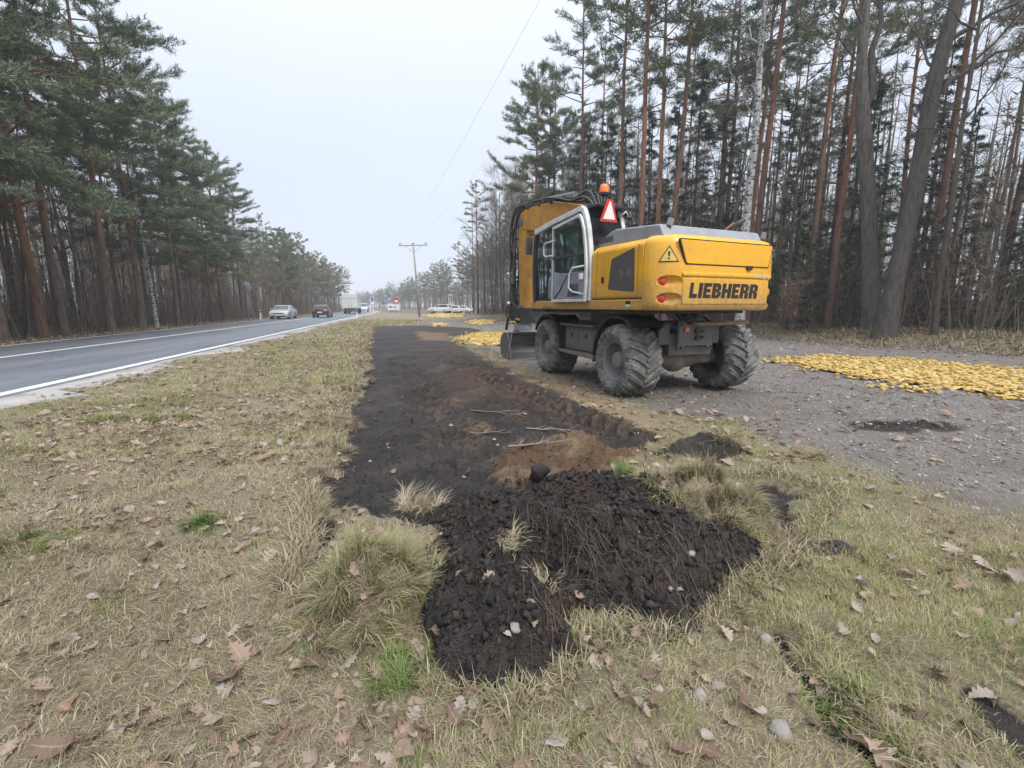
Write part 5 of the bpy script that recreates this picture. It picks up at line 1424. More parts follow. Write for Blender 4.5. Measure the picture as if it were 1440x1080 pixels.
# --- boom, stick, hoses, coupler, bucket
BXC = .10
def beam(poly, w, name, mat, bevel=.02, xc=BXC, parent=None):
    B = MB(); B.prism(poly, xc - w / 2, xc + w / 2, axis='x'); return sp(B, name, mat, bevel, parent=parent)
beam([(.20, 1.62), (.55, 1.60), (1.55, 2.95), (1.75, 3.15), (1.55, 3.50), (1.15, 3.38), (.15, 1.95)], .34, "lower_boom", M_ORG)
boom = beam([(1.05, 3.22), (1.60, 2.98), (2.6, 3.12), (4.0, 3.40), (4.36, 3.46), (4.40, 3.70), (4.28, 3.86), (3.7, 3.90), (2.6, 3.83), (1.35, 3.52)], .36, "upper_boom", M_ORG)
stick = beam([(4.00, 3.80), (4.12, 3.92), (4.30, 3.86), (4.50, 3.45), (4.48, 2.4), (4.42, 1.42), (4.15, 1.38), (4.08, 2.4), (4.02, 3.4)], .30, "stick", M_ORG)
beam([(4.22, 3.84), (4.34, 3.84), (4.33, 4.08), (4.25, 4.08)], .10, "cylinder_lug", M_ORG, .01)
for (y_, z_, r_) in ((4.24, 3.62, .10), (4.28, 1.44, .08)):
    B = MB(); B.cyl((BXC - .22, y_, z_), (BXC + .22, y_, z_), r_, n=18); sp(B, "pivot_pin", M_STEEL)
B = MB(); B.cyl((BXC, 1.9, 3.84), (BXC, 3.2, 3.98), .075, n=16, m=0); B.cyl((BXC, 3.2, 3.98), (BXC, 4.28, 4.02), .045, n=12, m=1)
sp(B, "stick_cylinder", [M_STEEL, M_CHROME])
B = MB(); B.cyl((BXC, 4.66, 3.25), (BXC, 4.66, 2.2), .075, n=14, m=0); B.cyl((BXC, 4.66, 2.2), (BXC, 4.62, 1.5), .04, n=12, m=1); sp(B, "bucket_cylinder", [M_STEEL, M_CHROME])
for sx in (-1, 1):
    B = MB(); B.cyl((BXC + sx * .32, 1.15, 1.55), (BXC + sx * .32, 1.75, 2.5), .07, n=14, m=0); B.cyl((BXC + sx * .32, 1.75, 2.5), (BXC + sx * .24, 2.15, 3.12), .04, n=12, m=1)
    sp(B, "boom_cylinder", [M_STEEL, M_CHROME])
R = np.random.default_rng(8)
def smooth_pts(pts, k=5):
    P = [np.array(p, float) for p in pts]; P = [2 * P[0] - P[1]] + P + [2 * P[-1] - P[-2]]; out = []
    for i in range(1, len(P) - 2):
        for t in np.linspace(0, 1, k, endpoint=False):
            out.append(tuple(0.5 * (2 * P[i] + (P[i + 1] - P[i - 1]) * t + (2 * P[i - 1] - 5 * P[i] + 4 * P[i + 1] - P[i + 2]) * t * t + (3 * P[i] - P[i - 1] - 3 * P[i + 1] + P[i + 2]) * t ** 3)))
    return out + [tuple(P[-2])]
def hose(pts, r, mat=None):
    B = MB(); B.tube(smooth_pts(pts), r, 7); sp(B, "hydraulic_hose", mat or M_RUB)
for k in range(6):      # arching from the deck over the boom knee
    x = BXC - .30 + .10 * k; hg = 3.50 + .10 * R.random()
    hose([(x, 1.0, 2.6), (x, .70 + .05 * k, 3.1), (x - .02, .80 + .06 * k, hg - .10), (x, 1.15, hg + .08 + .06 * (k % 2)), (x, 1.6, hg + .10), (x, 2.2, 3.80 + .03 * (k % 3)), (x, 2.8, 3.92)], .026)
for k in range(5):      # along the top of the boom
    x = BXC - .20 + .09 * k
    hose([(x + .01 * R.normal(), y, np.interp(y, [1.6, 2.6, 3.7, 4.3], [3.66, 3.90, 3.98, 3.98]) + .07 * R.random()) for y in np.linspace(1.6, 4.3, 7)], .022)
for k in range(7):      # down the front of the stick
    x = BXC - .22 + .06 * k
    hose([(x - .02, 4.15, 4.02), (x - .03, 4.45, 3.98)] + [(x - .05 * R.random(), np.interp(z, [1.3, 2.6, 3.6, 4.1], [4.62, 4.72, 4.74, 4.60]) + .10 * R.random(), z) for z in np.linspace(3.7, 1.45, 7)], .021)
for k in range(4):      # loops at the coupler
    x = BXC - .18 + .09 * k; hose([(x, 4.65, 1.6), (x - .12, 4.95, 1.35), (x - .10, 4.85, 1.05), (x, 4.6, .95)], .02)
for k in range(3):      # loops beside the stick
    z = 3.3 - .72 * k; hose([(BXC - .16, 4.45, z + .3), (BXC - .25, 4.72, z + .1), (BXC - .26, 4.76, z - .3), (BXC - .16, 4.5, z - .5)], .02)
for k in range(4):
    B = MB(); B.bx(BXC - .24, BXC + .24, 2.0 + .6 * k, 2.06 + .6 * k, 3.70 + .07 * k, 3.84 + .055 * k); sp(B, "hose_clamp", M_DARK, .01)
for k in range(4):
    B = MB(); B.bx(BXC - .20, BXC + .20, 4.50, 4.64, 3.2 - .5 * k, 3.26 - .5 * k); sp(B, "hose_clamp", M_DARK, .01)
# quick coupler and tilt rotator
cz = MB(); cz.bx(BXC - .22, BXC + .22, 4.15, 4.75, 1.02, 1.40, m=0); cz.prism([(4.4, 1.4), (4.75, 1.58), (4.9, 1.2), (4.65, .95), (4.3, 1.0)], BXC - .26, BXC - .18, axis='x', m=0); cz.prism([(4.4, 1.4), (4.75, 1.58), (4.9, 1.2), (4.65, .95), (4.3, 1.0)], BXC + .18, BXC + .26, axis='x', m=0)
cz.cyl((BXC - .36, 4.7, 1.15), (BXC - .36, 4.85, .78), .04, n=8, m=0); cz.sphere((BXC - .30, 4.8, 1.50), .07, m=1)
sp(cz, "quick_coupler", [M_BLACK, M_CHROME], .01)
B = MB(); B.lathe([(.72, .0), (.72, .24), (.80, .26), (.92, .25), (1.0, .2)], (BXC, 4.5, 0), 'z', 20, m=0); B.bx(BXC - .18, BXC + .18, 4.22, 4.8, .98, 1.06, m=0)
B.tube([(BXC - .3, 4.35, 1.10), (BXC - .2, 4.25, 1.06), (BXC + .1, 4.25, 1.06), (BXC + .25, 4.35, 1.1)], .03, 8, m=1); B.tube([(BXC - .45, 4.45, 1.0), (BXC - .34, 4.35, 1.02), (BXC - .28, 4.3, .92)], .028, 8, m=1)
sp(B, "tilt_rotator", [M_HOOD, M_YEL], .006)
# ditching bucket, open towards the machine
bw = .56; prof = [(4.26, .74), (4.50, .74), (4.70, .62), (4.78, .36), (4.70, .12), (4.50, .015), (4.02, .015)]
pin = [(4.26, .71), (4.49, .71), (4.67, .60), (4.745, .36), (4.67, .14), (4.49, .04), (4.02, .03)]
B = MB(); B.add([(BXC - bw, *p) for p in prof] + [(BXC + bw, *p) for p in prof] + [(BXC - bw, *p) for p in pin] + [(BXC + bw, *p) for p in pin],
                [(i, i + 1, 8 + i, 7 + i) for i in range(6)] + [(14 + i, 21 + i, 22 + i, 15 + i) for i in range(6)] + [(0, 7, 21, 14), (6, 20, 27, 13)] + [(i, 14 + i, 15 + i, i + 1) for i in range(6)] + [(7 + i, 8 + i, 22 + i, 21 + i) for i in range(6)])
bucket = sp(B, "bucket", M_BUCKET, .008)
for sx in (-1, 1):
    B = MB(); B.prism(prof, BXC + sx * bw, BXC + sx * (bw + .03), axis='x', m=0); cheek = sp(B, "bucket_side", M_BUCKET, .006, parent=bucket)
    B = MB(); x = BXC + sx * (bw + .015); B.box((x, 4.155, .36), (.045, .03, .72), (math.atan2(.28, .69), 0, 0)); sp(B, "wear_edge", M_CHROME, .004, parent=bucket)
B = MB(); B.bx(BXC - bw - .03, BXC + bw + .03, 3.93, 4.06, .005, .03); sp(B, "cutting_edge", M_CHROME, .004, parent=bucket)
B = MB(); B.prism([(4.22, .735), (4.62, .70), (4.6, .80), (4.26, .80)], BXC - .25, BXC + .25, axis='x'); sp(B, "bucket_mount", M_BUCKET, .01, parent=bucket)
# ------------------------------------------------------------------ yellow stone spreads
M_YSTONE = NT("yellow_stone"); m = M_YSTONE; v = m.coord('Object')
n1 = m.noise(9, 5, 0.6, v); n2 = m.noise(60, 4, 0.7, v); tn = m.math('ADD', m.math('MULTIPLY', m.rand(), 0.6), m.math('MULTIPLY', m.attr('tone'), 0.6))
c = m.mix(tn, (0.44, 0.30, 0.10, 1), (0.64, 0.48, 0.21, 1)); c = m.mix(m.ramp(n1, [(0.4, (0, 0, 0)), (0.75, (0.8, 0.8, 0.8))]), c, (0.55, 0.37, 0.10, 1))
c = m.mix(m.ramp(m.attr('tone'), [(0.965, (0, 0, 0)), (0.975, (0.7, 0.7, 0.7))]), c, (0.58, 0.50, 0.36, 1))
m.set(c, 0.97, 0, 0.08); m.bump(n2, 0.8, 0.012); M_YSTONE = m.mat
_ico = bmesh.new(); bmesh.ops.create_icosphere(_ico, subdivisions=1, radius=1.0); ICO_V = np.array([v_.co[:] for v_ in _ico.verts]); ICO_F = np.array([[v_.index for v_ in f.verts] for f in _ico.faces]); _ico.free()
_ico = bmesh.new(); bmesh.ops.create_icosphere(_ico, subdivisions=2, radius=1.0); ICO2_V = np.array([v_.co[:] for v_ in _ico.verts]); ICO2_F = np.array([[v_.index for v_ in f.verts] for f in _ico.faces]); _ico.free()
def lump(R, rough=0.25, two=False, cut=True):
    V = (ICO2_V if two else ICO_V).copy()
    for k in range(4 if cut else 0):          # planed faces make it angular
        nrm = unit(R.normal(size=3)); d = R.uniform(0.55, 0.85)
        e = V @ nrm - d; V = V - np.clip(e, 0, None)[:, None] * nrm
    V = V * (1 + R.normal(0, rough * 0.35, (len(V), 1)))
    return V
def rotz(a): c, s = math.cos(a), math.sin(a); return np.array([[c, -s, 0], [s, c, 0], [0, 0, 1]])
def scatter_mesh(name, P, S, variants, faces, R, mats, tone=None, tilt=0.35):
    """joined copies of small lumps at P with sizes S (k,3)"""
    k = len(P); nv = len(variants[0]); Vs = np.stack(variants)[R.integers(0, len(variants), k)]
    Vs = Vs * S[:, None, :]
    a = R.uniform(0, 2 * PI, k); ca, sa = np.cos(a), np.sin(a); b = R.normal(0, tilt, k); cb, sb = np.cos(b), np.sin(b)
    x, y, z = Vs[..., 0], Vs[..., 1], Vs[..., 2]
    y, z = y * cb[:, None] - z * sb[:, None], y * sb[:, None] + z * cb[:, None]
    x, y = x * ca[:, None] - y * sa[:, None], x * sa[:, None] + y * ca[:, None]
    V = np.stack([x, y, z], -1) + P[:, None, :]
    T = (faces[None] + (np.arange(k) * nv)[:, None, None]).reshape(-1, 3)
    t = np.repeat(R.random(k) if tone is None else tone, nv)
    return np_mesh(name, V.reshape(-1, 3), tris=T, mats=mats, attrs={'tone': t})
def in_poly(poly, n, R, jitter=0.0):
    P = np.array(poly); lo, hi = P.min(0), P.max(0); out = np.zeros((0, 2))
    while len(out) < n:
        q = R.uniform(lo, hi, (n * 3, 2)); sd_ = poly_sd(P, q[:, 0], q[:, 1]) + jitter * fbm(q[:, 0] * 2, q[:, 1] * 2, 77)
        out = np.concatenate([out, q[sd_ > 0]])
    return out[:n]
R = np.random.default_rng(20)
SV = []
for i in range(7):
    V = lump(R, 0.7, True); me = np_mesh("stone", V * np.array([0.13, 0.105, 0.040]), tris=ICO2_F, mats=[M_YSTONE], smooth=False, attrs={'tone': np.full(len(V), R.random() * 0.9)}); SV.append(me)
SVV = [lump(R, 0.7) for i in range(8)]
def stone_spread(poly, n_ind, n_rest, label, size=1.0, seed=1, thick=0.09):
    R = np.random.default_rng(seed); C_ = np.array(poly).mean(0)
    root = empty("stone_spread", (C_[0], C_[1], z1(*C_))); tag(root, label, "stone spread", "yellow stones spread on the gravel"); zc = root.location.z
    n = n_ind + n_rest; q = in_poly(poly, n, R, 0.9)
    if n_ind:                              # strays beyond the edge
        ns_ = n_rest // 9; a_ = R.uniform(0, 2 * PI, ns_); q[-ns_:] = q[-ns_:] + np.stack([np.cos(a_), np.sin(a_)], 1) * R.exponential(0.30, ns_)[:, None]
    sd_ = poly_sd(poly, q[:, 0], q[:, 1]) + 0.9 * fbm(q[:, 0] * 2, q[:, 1] * 2, 77); zz = zat(q[:, 0], q[:, 1]) + np.clip(sd_ * 0.25 + 0.02, 0.0, thick) * R.uniform(0.5, 1.0, n)
    order = np.argsort(np.hypot(q[:, 0], q[:, 1]) + R.uniform(0, 1.5, n)); q = q[order]; zz = zz[order]
    # sandy bed under the stones
    G2 = 40; lo, hi = np.min(poly, 0), np.max(poly, 0); X, Y = np.meshgrid(np.linspace(lo[0], hi[0], G2), np.linspace(lo[1], hi[1], G2)); X = X.ravel(); Y = Y.ravel()
    b = poly_sd(poly, X, Y) - 0.25 + 0.9 * fbm(X * 2, Y * 2, 77); Z = zat(X, Y) + np.clip(b * 0.22, -0.06, thick * 0.55) ; keep = b > -0.25
    ii = np.arange(G2 * G2).reshape(G2, G2); Q = np.stack([ii[:-1, :-1], ii[:-1, 1:], ii[1:, 1:], ii[1:, :-1]], -1).reshape(-1, 4); Q = Q[keep[Q].all(1)]
    us, inv = np.unique(Q, return_inverse=True)
    link("sand_bed", np_mesh("sand_bed", np.stack([X, Y, Z], 1)[us] - np.array([C_[0], C_[1], zc]), quads=inv.reshape(-1, 4), mats=[M_YSTONE], smooth=True, attrs={'tone': np.full(len(us), .2)}), root)
    for i in range(n_ind):
        s = size * R.uniform(0.55, 1.35)
        o = link("stone", SV[R.integers(0, 7)], root, (q[i, 0] - C_[0], q[i, 1] - C_[1], zz[i] - zc), (R.normal(0, 0.3), R.normal(0, 0.3), R.uniform(0, 6.28))); o.scale = (s * R.uniform(0.8, 1.2), s, s * R.uniform(0.7, 1.3))
    if n_rest:
        s = size * R.uniform(0.5, 1.3, n_rest); S = np.stack([s * .13, s * .105, s * .040], 1)
        P = np.stack([q[n_ind:, 0] - C_[0], q[n_ind:, 1] - C_[1], zz[n_ind:] - zc], 1)
        tag(link("loose_stones", scatter_mesh("loose_stones", P, S, SVV, ICO_F, R, [M_YSTONE]), root), kind='stuff')
BED = [G(*p) for p in [(1078, 509), (1090, 501), (1200, 503), (1310, 509), (1440, 519)]] + [np.array((17.5, 6.0)), np.array((10.5, 2.0))] + [G(*p) for p in [(1440, 566), (1370, 558), (1300, 550), (1240, 545), (1190, 531), (1100, 518)]]
stone_spread(BED, 300, 5000, "wide spread of yellow stones on the gravel right of the excavator", 0.48, 3)
stone_spread([G(*p) for p in [(640, 477), (665, 469), (715, 468), (740, 470), (740, 487), (700, 487), (660, 484)]], 120, 620, "yellow stones spread beside the excavator's bucket", 0.6, 4)
stone_spread([G(*p) for p in [(655, 453), (672, 450), (700, 451), (690, 456), (662, 457)]], 0, 260, "small far patch of yellow stones nearest the wood", 1.3, 5)
stone_spread([G(*p) for p in [(596, 443.5), (615, 441.5), (658, 442), (655, 446.5), (610, 447)]], 0, 420, "farthest yellow stones, in front of the parked white cars", 1.5, 6)
stone_spread([G(*p) for p in [(606, 456), (622, 454.5), (630, 457), (612, 459)]], 0, 70, "little yellow patch at the far end of the dirt strip", 1.2, 7)

# ------------------------------------------------------------------ soil crumbs, clods, roots
M_SOIL = NT("soil_crumb"); m = M_SOIL; v = m.coord('Object')
c = m.mix(m.attr('tone'), (0.013, 0.011, 0.0105, 1), (0.045, 0.036, 0.031, 1)); c = m.mix(m.ramp(m.attr('tone'), [(0.95, (0, 0, 0)), (0.97, (1, 1, 1))]), c, (0.06, 0.036, 0.020, 1)); m.set(c, 0.75, 0, 0.3); m.bump(m.noise(90, 5, 0.7, v), 0.8, 0.008); M_SOIL = m.mat
R = np.random.default_rng(31)
OCT_V = np.array([(1, 0, 0), (-1, 0, 0), (0, 1, 0), (0, -1, 0), (0, 0, 1), (0, 0, -1)], float); OCT_F = np.array([(0, 2, 4), (2, 1, 4), (1, 3, 4), (3, 0, 4), (2, 0, 5), (1, 2, 5), (3, 1, 5), (0, 3, 5)])
CV = [(OCT_V + R.normal(0, 0.28, OCT_V.shape)) * 1.1 for i in range(14)]
q = np.concatenate([R.uniform((-0.75, 1.35), (1.75, 3.6), (42000, 2)), R.uniform((-1.6, 2.6), (2.4, 7), (22000, 2)), R.uniform((3.7, 4.9), (5.8, 5.9), (4000, 2))])
f = fields(q[:, 0], q[:, 1]); pr = np.clip(f['heap'] * 1.0 + f['strip'] * 0.5 + f['soil'] * 0.35 - f['sod'], 0, 1) * (1 - 0.6 * f['sand'])
keep = R.random(len(q)) < pr; q = q[keep]; zz = f['z'][keep]; hp_ = f['heap'][keep]
s = 0.0022 + 0.006 * R.random(len(q)) ** 3 + 0.017 * (R.random(len(q)) ** 12) * (0.55 + 0.7 * hp_)
tag(link("soil_crumbs", scatter_mesh("soil_crumbs", np.stack([q[:, 0], q[:, 1], zz + s * 0.25], 1), s[:, None] * R.uniform(0.55, 1.45, (len(q), 3)), CV, OCT_F, R, [M_SOIL])), kind='stuff')
def clod(px, py, z0, s, label, sc=(1, .9, .8), mat=M_SOIL, seed=0, name="soil_clod", cat="clod", group=None, two=2):
    R = np.random.default_rng(seed + 100); V = lump(R, 0.35, True, cut=True)
    if name == "soil_clod": V = V * (1 + 0.14 * R.normal(size=(len(V), 1)).clip(-1.5, 1.5))
    x, y = G(px, py, z0)
    o = link(name, np_mesh(name, V * np.array(sc) * s, tris=ICO2_F, mats=[mat], smooth=False, attrs={'tone': np.full(len(V), R.random() * 0.85)}), None, (x, y, z1(x, y) + s * sc[2] * 0.45), (R.normal(0, .3), R.normal(0, .3), R.uniform(0, 6)))
    tag(o, label, cat, group); return o
clod(756, 674, 0.1, 0.075, "dark upright clod of earth standing on the brown dirt behind the heap", (1, .9, 1.1), seed=1)
clod(625, 915, 0, 0.055, "smooth dark clod at the foot of the heap's near lobe", (1, .8, .7), seed=2)
clod(735, 640, 0.0, 0.03, "small crumbly clod beside the white pebble", seed=3)
clod(660, 790, 0.2, 0.06, "rounded clod on the left shoulder of the heap", seed=4)
clod(875, 760, 0.25, 0.05, "clod near the middle of the heap among roots", seed=5)
clod(1040, 720, 0.1, 0.06, "clod on the heap's right end beside the turf", seed=6)
M_STONE = NT("field_stone"); m = M_STONE; v = m.coord('Object')
c = m.mix(m.attr('tone'), (0.13, 0.12, 0.11, 1), (0.33, 0.295, 0.255, 1)); c = m.mix(m.noise(30, 4, 0.6, v), c, (0.24, 0.21, 0.18, 1)); m.set(c, 0.8, 0, 0.3); m.bump(m.noise(70, 4, 0.6, v), 0.4, 0.006); M_STONE = m.mat
for i, (px, py, z0, s, lab) in enumerate([
    (724, 934, 0.0, 0.030, "round pale stone in front of the heap's near lobe"), (851, 716, 0.28, 0.018, "grey stone near the top of the heap"),
    (880, 728, 0.27, 0.017, "small whitish stone below the grey one on the heap"), (894, 741, 0.25, 0.022, "dull round stone in the middle of the heap"),
    (932, 708, 0.2, 0.016, "pale chip on the heap's upper right slope"), (943, 858, 0.0, 0.022, "grey stone at the heap's right foot"), (968, 832, 0.0, 0.025, "larger grey stone where the heap meets the grass"),
    (1078, 898, 0.0, 0.036, "pale grey stone lying in the grass right of the heap"), (1098, 1026, 0.0, 0.042, "brownish stone half sunk in the near grass"), (984, 980, 0.0, 0.03, "small grey stone in the grass before the heap"),
    (652, 658, 0.0, 0.020, "white pebble on the dark strip"), (700, 622, 0.0, 0.024, "white pebble on the tan patch of the strip"), (1145, 762, 0, 0.02, "flat stone on the spilled soil at the right")]):
    clod(px, py, z0, s, lab, (1, .85, .6), M_STONE, 40 + i, "stone", "stone", None)
# roots hanging from the heap, twigs on the strip
def strands(name, seed, pts, n, L, rad, droop, mats, heading=None):
    R = np.random.default_rng(seed); A = Acc()
    for i in range(n):
        c = pts[R.integers(0, len(pts))]; x = c[0] + R.normal(0, c[2]); y = c[1] + R.normal(0, c[2]); z = z1(x, y) + 0.012
        a = R.uniform(0, 2 * PI) if heading is None else heading + R.normal(0, 0.35); l = L * R.uniform(0.4, 1.3); k = 5
        P = [(x, y, z)]
        for j in range(k):
            a += R.normal(0, 0.25); x += math.cos(a) * l / k; y += math.sin(a) * l / k; zz = z1(x, y) + 0.010 + 0.02 * R.random(); P.append((x, y, zz))
        A.tube(P, np.linspace(rad, rad * 0.4, k + 1), 3, 0, R.random())
    return A.mesh(name, mats)
M_ROOT = needle_mat("root_fibre", (0.028, 0.022, 0.018, 1), (0.20, 0.155, 0.11, 1), (0.06, 0.045, 0.035, 1))
tag(link("hanging_roots", strands("hanging_roots", 1, [(0.35, 2.35, .10), (0.8, 2.25, .16), (1.1, 2.3, .12), (0.25, 2.6, .1), (0.55, 2.55, .15), (0.2, 1.9, .06)], 330, 0.26, 0.0026, 1, [M_ROOT], -PI / 2 + 0.15)), kind='stuff')
tag(link("root_fibres", strands("root_fibres", 2, [(0.5, 2.6, .4), (0.0, 2.4, .3), (0.3, 4.0, .4), (0.1, 1.8, .15), (1.9, 4.4, .2), (0.9, 3.2, .3)], 320, 0.16, 0.0017, 1, [M_ROOT])), kind='stuff')
M_STICK = needle_mat("dry_stick", (0.10, 0.075, 0.055, 1), (0.30, 0.25, 0.20, 1), (0.16, 0.12, 0.09, 1))
R = np.random.default_rng(44)
for (px, py, L, a, lab) in [(700, 580, 0.9, -0.5, "pale branched stick lying across the tyre track"), (775, 602, 0.6, -0.2, "thin dark twig on the brown strip right of the stick"), (760, 640, 0.7, 0.4, "bent grey root on the churned dirt"), (690, 605, 0.5, 0.0, "short curved twig on the tan patch"), (910, 650, 0.5, 1.2, "bundle of bare stems standing by the green tuft")]:
    x, y = G(px, py); A = Acc(); P = []
    for j in range(7):
        t = j / 6 - .5; P.append((t * L * math.cos(a), t * L * math.sin(a), 0.018 + 0.03 * R.random()))
    A.tube(P, np.linspace(.012, .005, 7), 5, 0, R.random())
    for k in range(5):
        j = R.integers(1, 6); b = a + R.choice([-1, 1]) * R.uniform(.4, 1.0); l = L * R.uniform(.15, .35)
        A.tube([P[j], (P[j][0] + l * math.cos(b), P[j][1] + l * math.sin(b), .03 + .06 * R.random())], [.006, .002], 4, 0, R.random())
    tag(link("stick", A.mesh("stick", [M_STICK]), None, (x, y, z1(x, y))), lab, "stick")

# ------------------------------------------------------------------ grass
m = NT("grass_blade"); t = m.attr('tone'); u = m.attr('along')
c = m.ramp(t, [(0.0, (0.155, 0.115, 0.070, 1)), (0.25, (0.34, 0.275, 0.18, 1)), (0.48, (0.50, 0.425, 0.29, 1)), (0.60, (0.33, 0.31, 0.12, 1)), (0.78, (0.20, 0.235, 0.070, 1)), (1.0, (0.070, 0.155, 0.028, 1))])
c = m.mix(m.math('MULTIPLY', u, 0.35), c, m.mix(0.5, c, (0.42, 0.36, 0.22, 1)))
m.set(c, 0.7, 0, 0.25)
tl = m.n("ShaderNodeBsdfTranslucent"); m.l(c, tl.inputs[0]); mx = m.n("ShaderNodeMixShader"); mx.inputs[0].default_value = 0.25
m.l(m.b.outputs[0], mx.inputs[1]); m.l(tl.outputs[0], mx.inputs[2]); m.l(mx.outputs[0], m.out.inputs['Surface'])
M_GRASS = m.mat
def blade_arrays(x, y, z, L, w, lean, az, tone, R, curl=0.5):
    n = len(x); d = np.stack([np.cos(az), np.sin(az)], 1); s = np.stack([-np.sin(az), np.cos(az)], 1)
    V = np.zeros((n, 5, 3)); base = np.stack([x, y, z], 1)
    l1 = lean; l2 = np.clip(lean + curl * R.uniform(0.3, 1.2, n), 0, 1.62)
    m1h = np.sin(l1) * L * 0.5; m1v = np.cos(l1) * L * 0.5; th = m1h + np.sin(l2) * L * 0.5; tv = m1v + np.cos(l2) * L * 0.5
    tw = R.normal(0, 0.25, n) * L
    def put(i, h, v, side, ww):
        V[:, i, :2] = base[:, :2] + d * h[:, None] + s * (side * ww + tw * (h / (th + 1e-6)) ** 2 * 0.5)[:, None]; V[:, i, 2] = base[:, 2] + v
    zr = np.zeros(n)
    put(0, zr, zr - 0.006, -0.5, w); put(1, zr, zr - 0.006, 0.5, w); put(2, m1h, m1v, -0.4, w); put(3, m1h, m1v, 0.4, w); put(4, th, np.maximum(tv, 0.003), 0.0, w)
    T = np.array([[0, 1, 3], [0, 3, 2], [2, 3, 4]])[None] + (np.arange(n) * 5)[:, None, None]
    return V.reshape(-1, 3), T.reshape(-1, 3), np.repeat(tone, 5), np.tile([0, 0, .5, .5, 1.0], n)
def grass_obj(name, parts, parent=None, origin=None):
    V = []; T = []; A_ = []; U = []; k = 0
    for (v_, t_, a_, u_) in parts: V.append(v_); T.append(t_ + k); A_.append(a_); U.append(u_); k += len(v_)
    V = np.concatenate(V)
    if origin is not None: V = V - np.array(origin)
    return link(name, np_mesh(name, V, tris=np.concatenate(T), mats=[M_GRASS], attrs={'tone': np.concatenate(A_), 'along': np.concatenate(U)}), parent)
R = np.random.default_rng(55)
def turf(n, lo, hi, L, w, seed, flat=1.15, dens=None):
    R = np.random.default_rng(seed); x = R.uniform(lo[0], hi[0], n); y = R.uniform(lo[1], hi[1], n)
    k = (np.abs(x) < 0.95 + y * 1.22); x, y = x[k], y[k]
    f = fields(x, y)
    bare = np.maximum.reduce([f['soil'], f['gravel'] * 0.93, f['heap'], f['hole'], np.clip(f['sand'] * 1.5, 0, 1), f['rut'] * 0.97])
    tuft = 0.55 + 0.45 * sstep(-0.3, 0.3, fbm(x * 2.3, y * 2.3, 81)) - 0.25 * sstep(0.1, 0.5, fbm(x * 1.1 + 9, y * 1.1, 82)) * (x < -0.3)
    ro = road_off(x, y); ok = R.random(len(x)) < np.clip((1 - bare) * tuft * sstep(-5.9, -5.2, ro + 0.25 * fbm(x * 1.1, y * 1.1, 88)), 0, 1)
    x, y = x[ok], y[ok]; z = f['z'][ok]; g = f['green'][ok]; lw = f['bank'][ok]
    n = len(x); right = sstep(-0.3, 1.6, x) * sstep(16, 8, y)
    ng = fbm(x * 5, y * 5, 83)
    pgreen = np.clip(0.10 + 0.24 * g + 0.50 * right + 0.32 * sstep(2.8, 5.5, y) + 0.5 * sstep(0.25, 0.6, ng), 0, 0.85) * (1 - 0.8 * lw)
    isg = R.random(n) < pgreen
    tone = np.where(isg, np.clip(0.57 + 0.33 * R.random(n) ** (1.5 - 0.5 * right) + 0.08 * (ng > 0.35), 0, 1), 0.03 + 0.50 * R.random(n) ** np.where(right > 0.5, 0.7, 1.1))
    tone = np.where(isg & (x > 0.5), np.clip(tone - 0.12, 0.56, 1), tone); tone = np.where(isg & (y > 4) & (x < 0.5), 0.55 + 0.25 * R.random(n), tone)
    long_ = (R.random(n) < 0.10)
    LL = L * R.uniform(0.5, 1.3, n) * np.where(isg, 0.8, 1.0) * np.where(long_, 1.7, 1.0) * (1 - 0.35 * right * (y > 3)) * (0.45 + 0.55 * sstep(-5.6, -3.6, road_off(x, y)))
    lean = np.where(isg, R.uniform(0.15, 0.95, n), np.clip(R.normal(flat, 0.28, n), 0.2, 1.5))
    flow = 2.5 * fbm(x * 1.3, y * 1.3, 84) * PI
    az = np.where(R.random(n) < 0.55, flow + R.normal(0, 0.7, n), R.uniform(0, 2 * PI, n))
    return blade_arrays(x, y, z, LL, w * R.uniform(0.6, 1.4, n), lean, az, tone, R)
tag(grass_obj("grass", [turf(205000, (-3.6, 0.8), (3.7, 2.6), 0.054, 0.0028, 1), turf(125000, (-5.8, 2.4), (5.4, 4.4), 0.060, 0.0042, 2),
                        turf(150000, (-9.0, 4.2), (6.0, 8.5), 0.07, 0.006, 3), turf(130000, (-11.5, 8.2), (5.5, 18), 0.085, 0.010, 4, 0.95), turf(45000, (-18, 17), (0, 48), 0.12, 0.035, 5, 0.8)]), kind='stuff')
# taller dry grass along the cut edge of the strip
def edge_grass(name, line, n, width, L, seed, greenp=0.12, lean0=0.9, out=None):
    R = np.random.default_rng(seed); P = np.array(line, float); seg_l = np.hypot(*np.diff(P, axis=0).T); cum = np.concatenate([[0], np.cumsum(seg_l)])
    t = R.random(n) * cum[-1]; x = np.interp(t, cum, P[:, 0]) + R.normal(0, width, n); y = np.interp(t, cum, P[:, 1]) + R.normal(0, width, n)
    cl = 0.4 + 0.6 * sstep(-0.2, 0.3, fbm(x * 3, y * 3, 91)); k = R.random(n) < cl; x, y = x[k], y[k]; n = len(x)
    f = fields(x, y); k = (f['heap'] < .2) & (f['strip'] < (.93 if name == 'a' else .6)) & (f['hole'] < .5); x, y = x[k], y[k]; n = len(x)
    g = R.random(n) < greenp; tone = np.where(g, R.uniform(.6, .95, n), R.uniform(0.05, 0.5, n))
    az = R.uniform(0, 2 * PI, n) if out is None else out + R.normal(0, 0.9, n)
    return blade_arrays(x, y, zat(x, y), L * R.uniform(0.4, 1.4, n), 0.0045 * R.uniform(.6, 1.4, n) * (0.7 + 0.2 * y), np.clip(R.normal(lean0, .35, n), .1, 1.5), az, tone, R, 0.7)
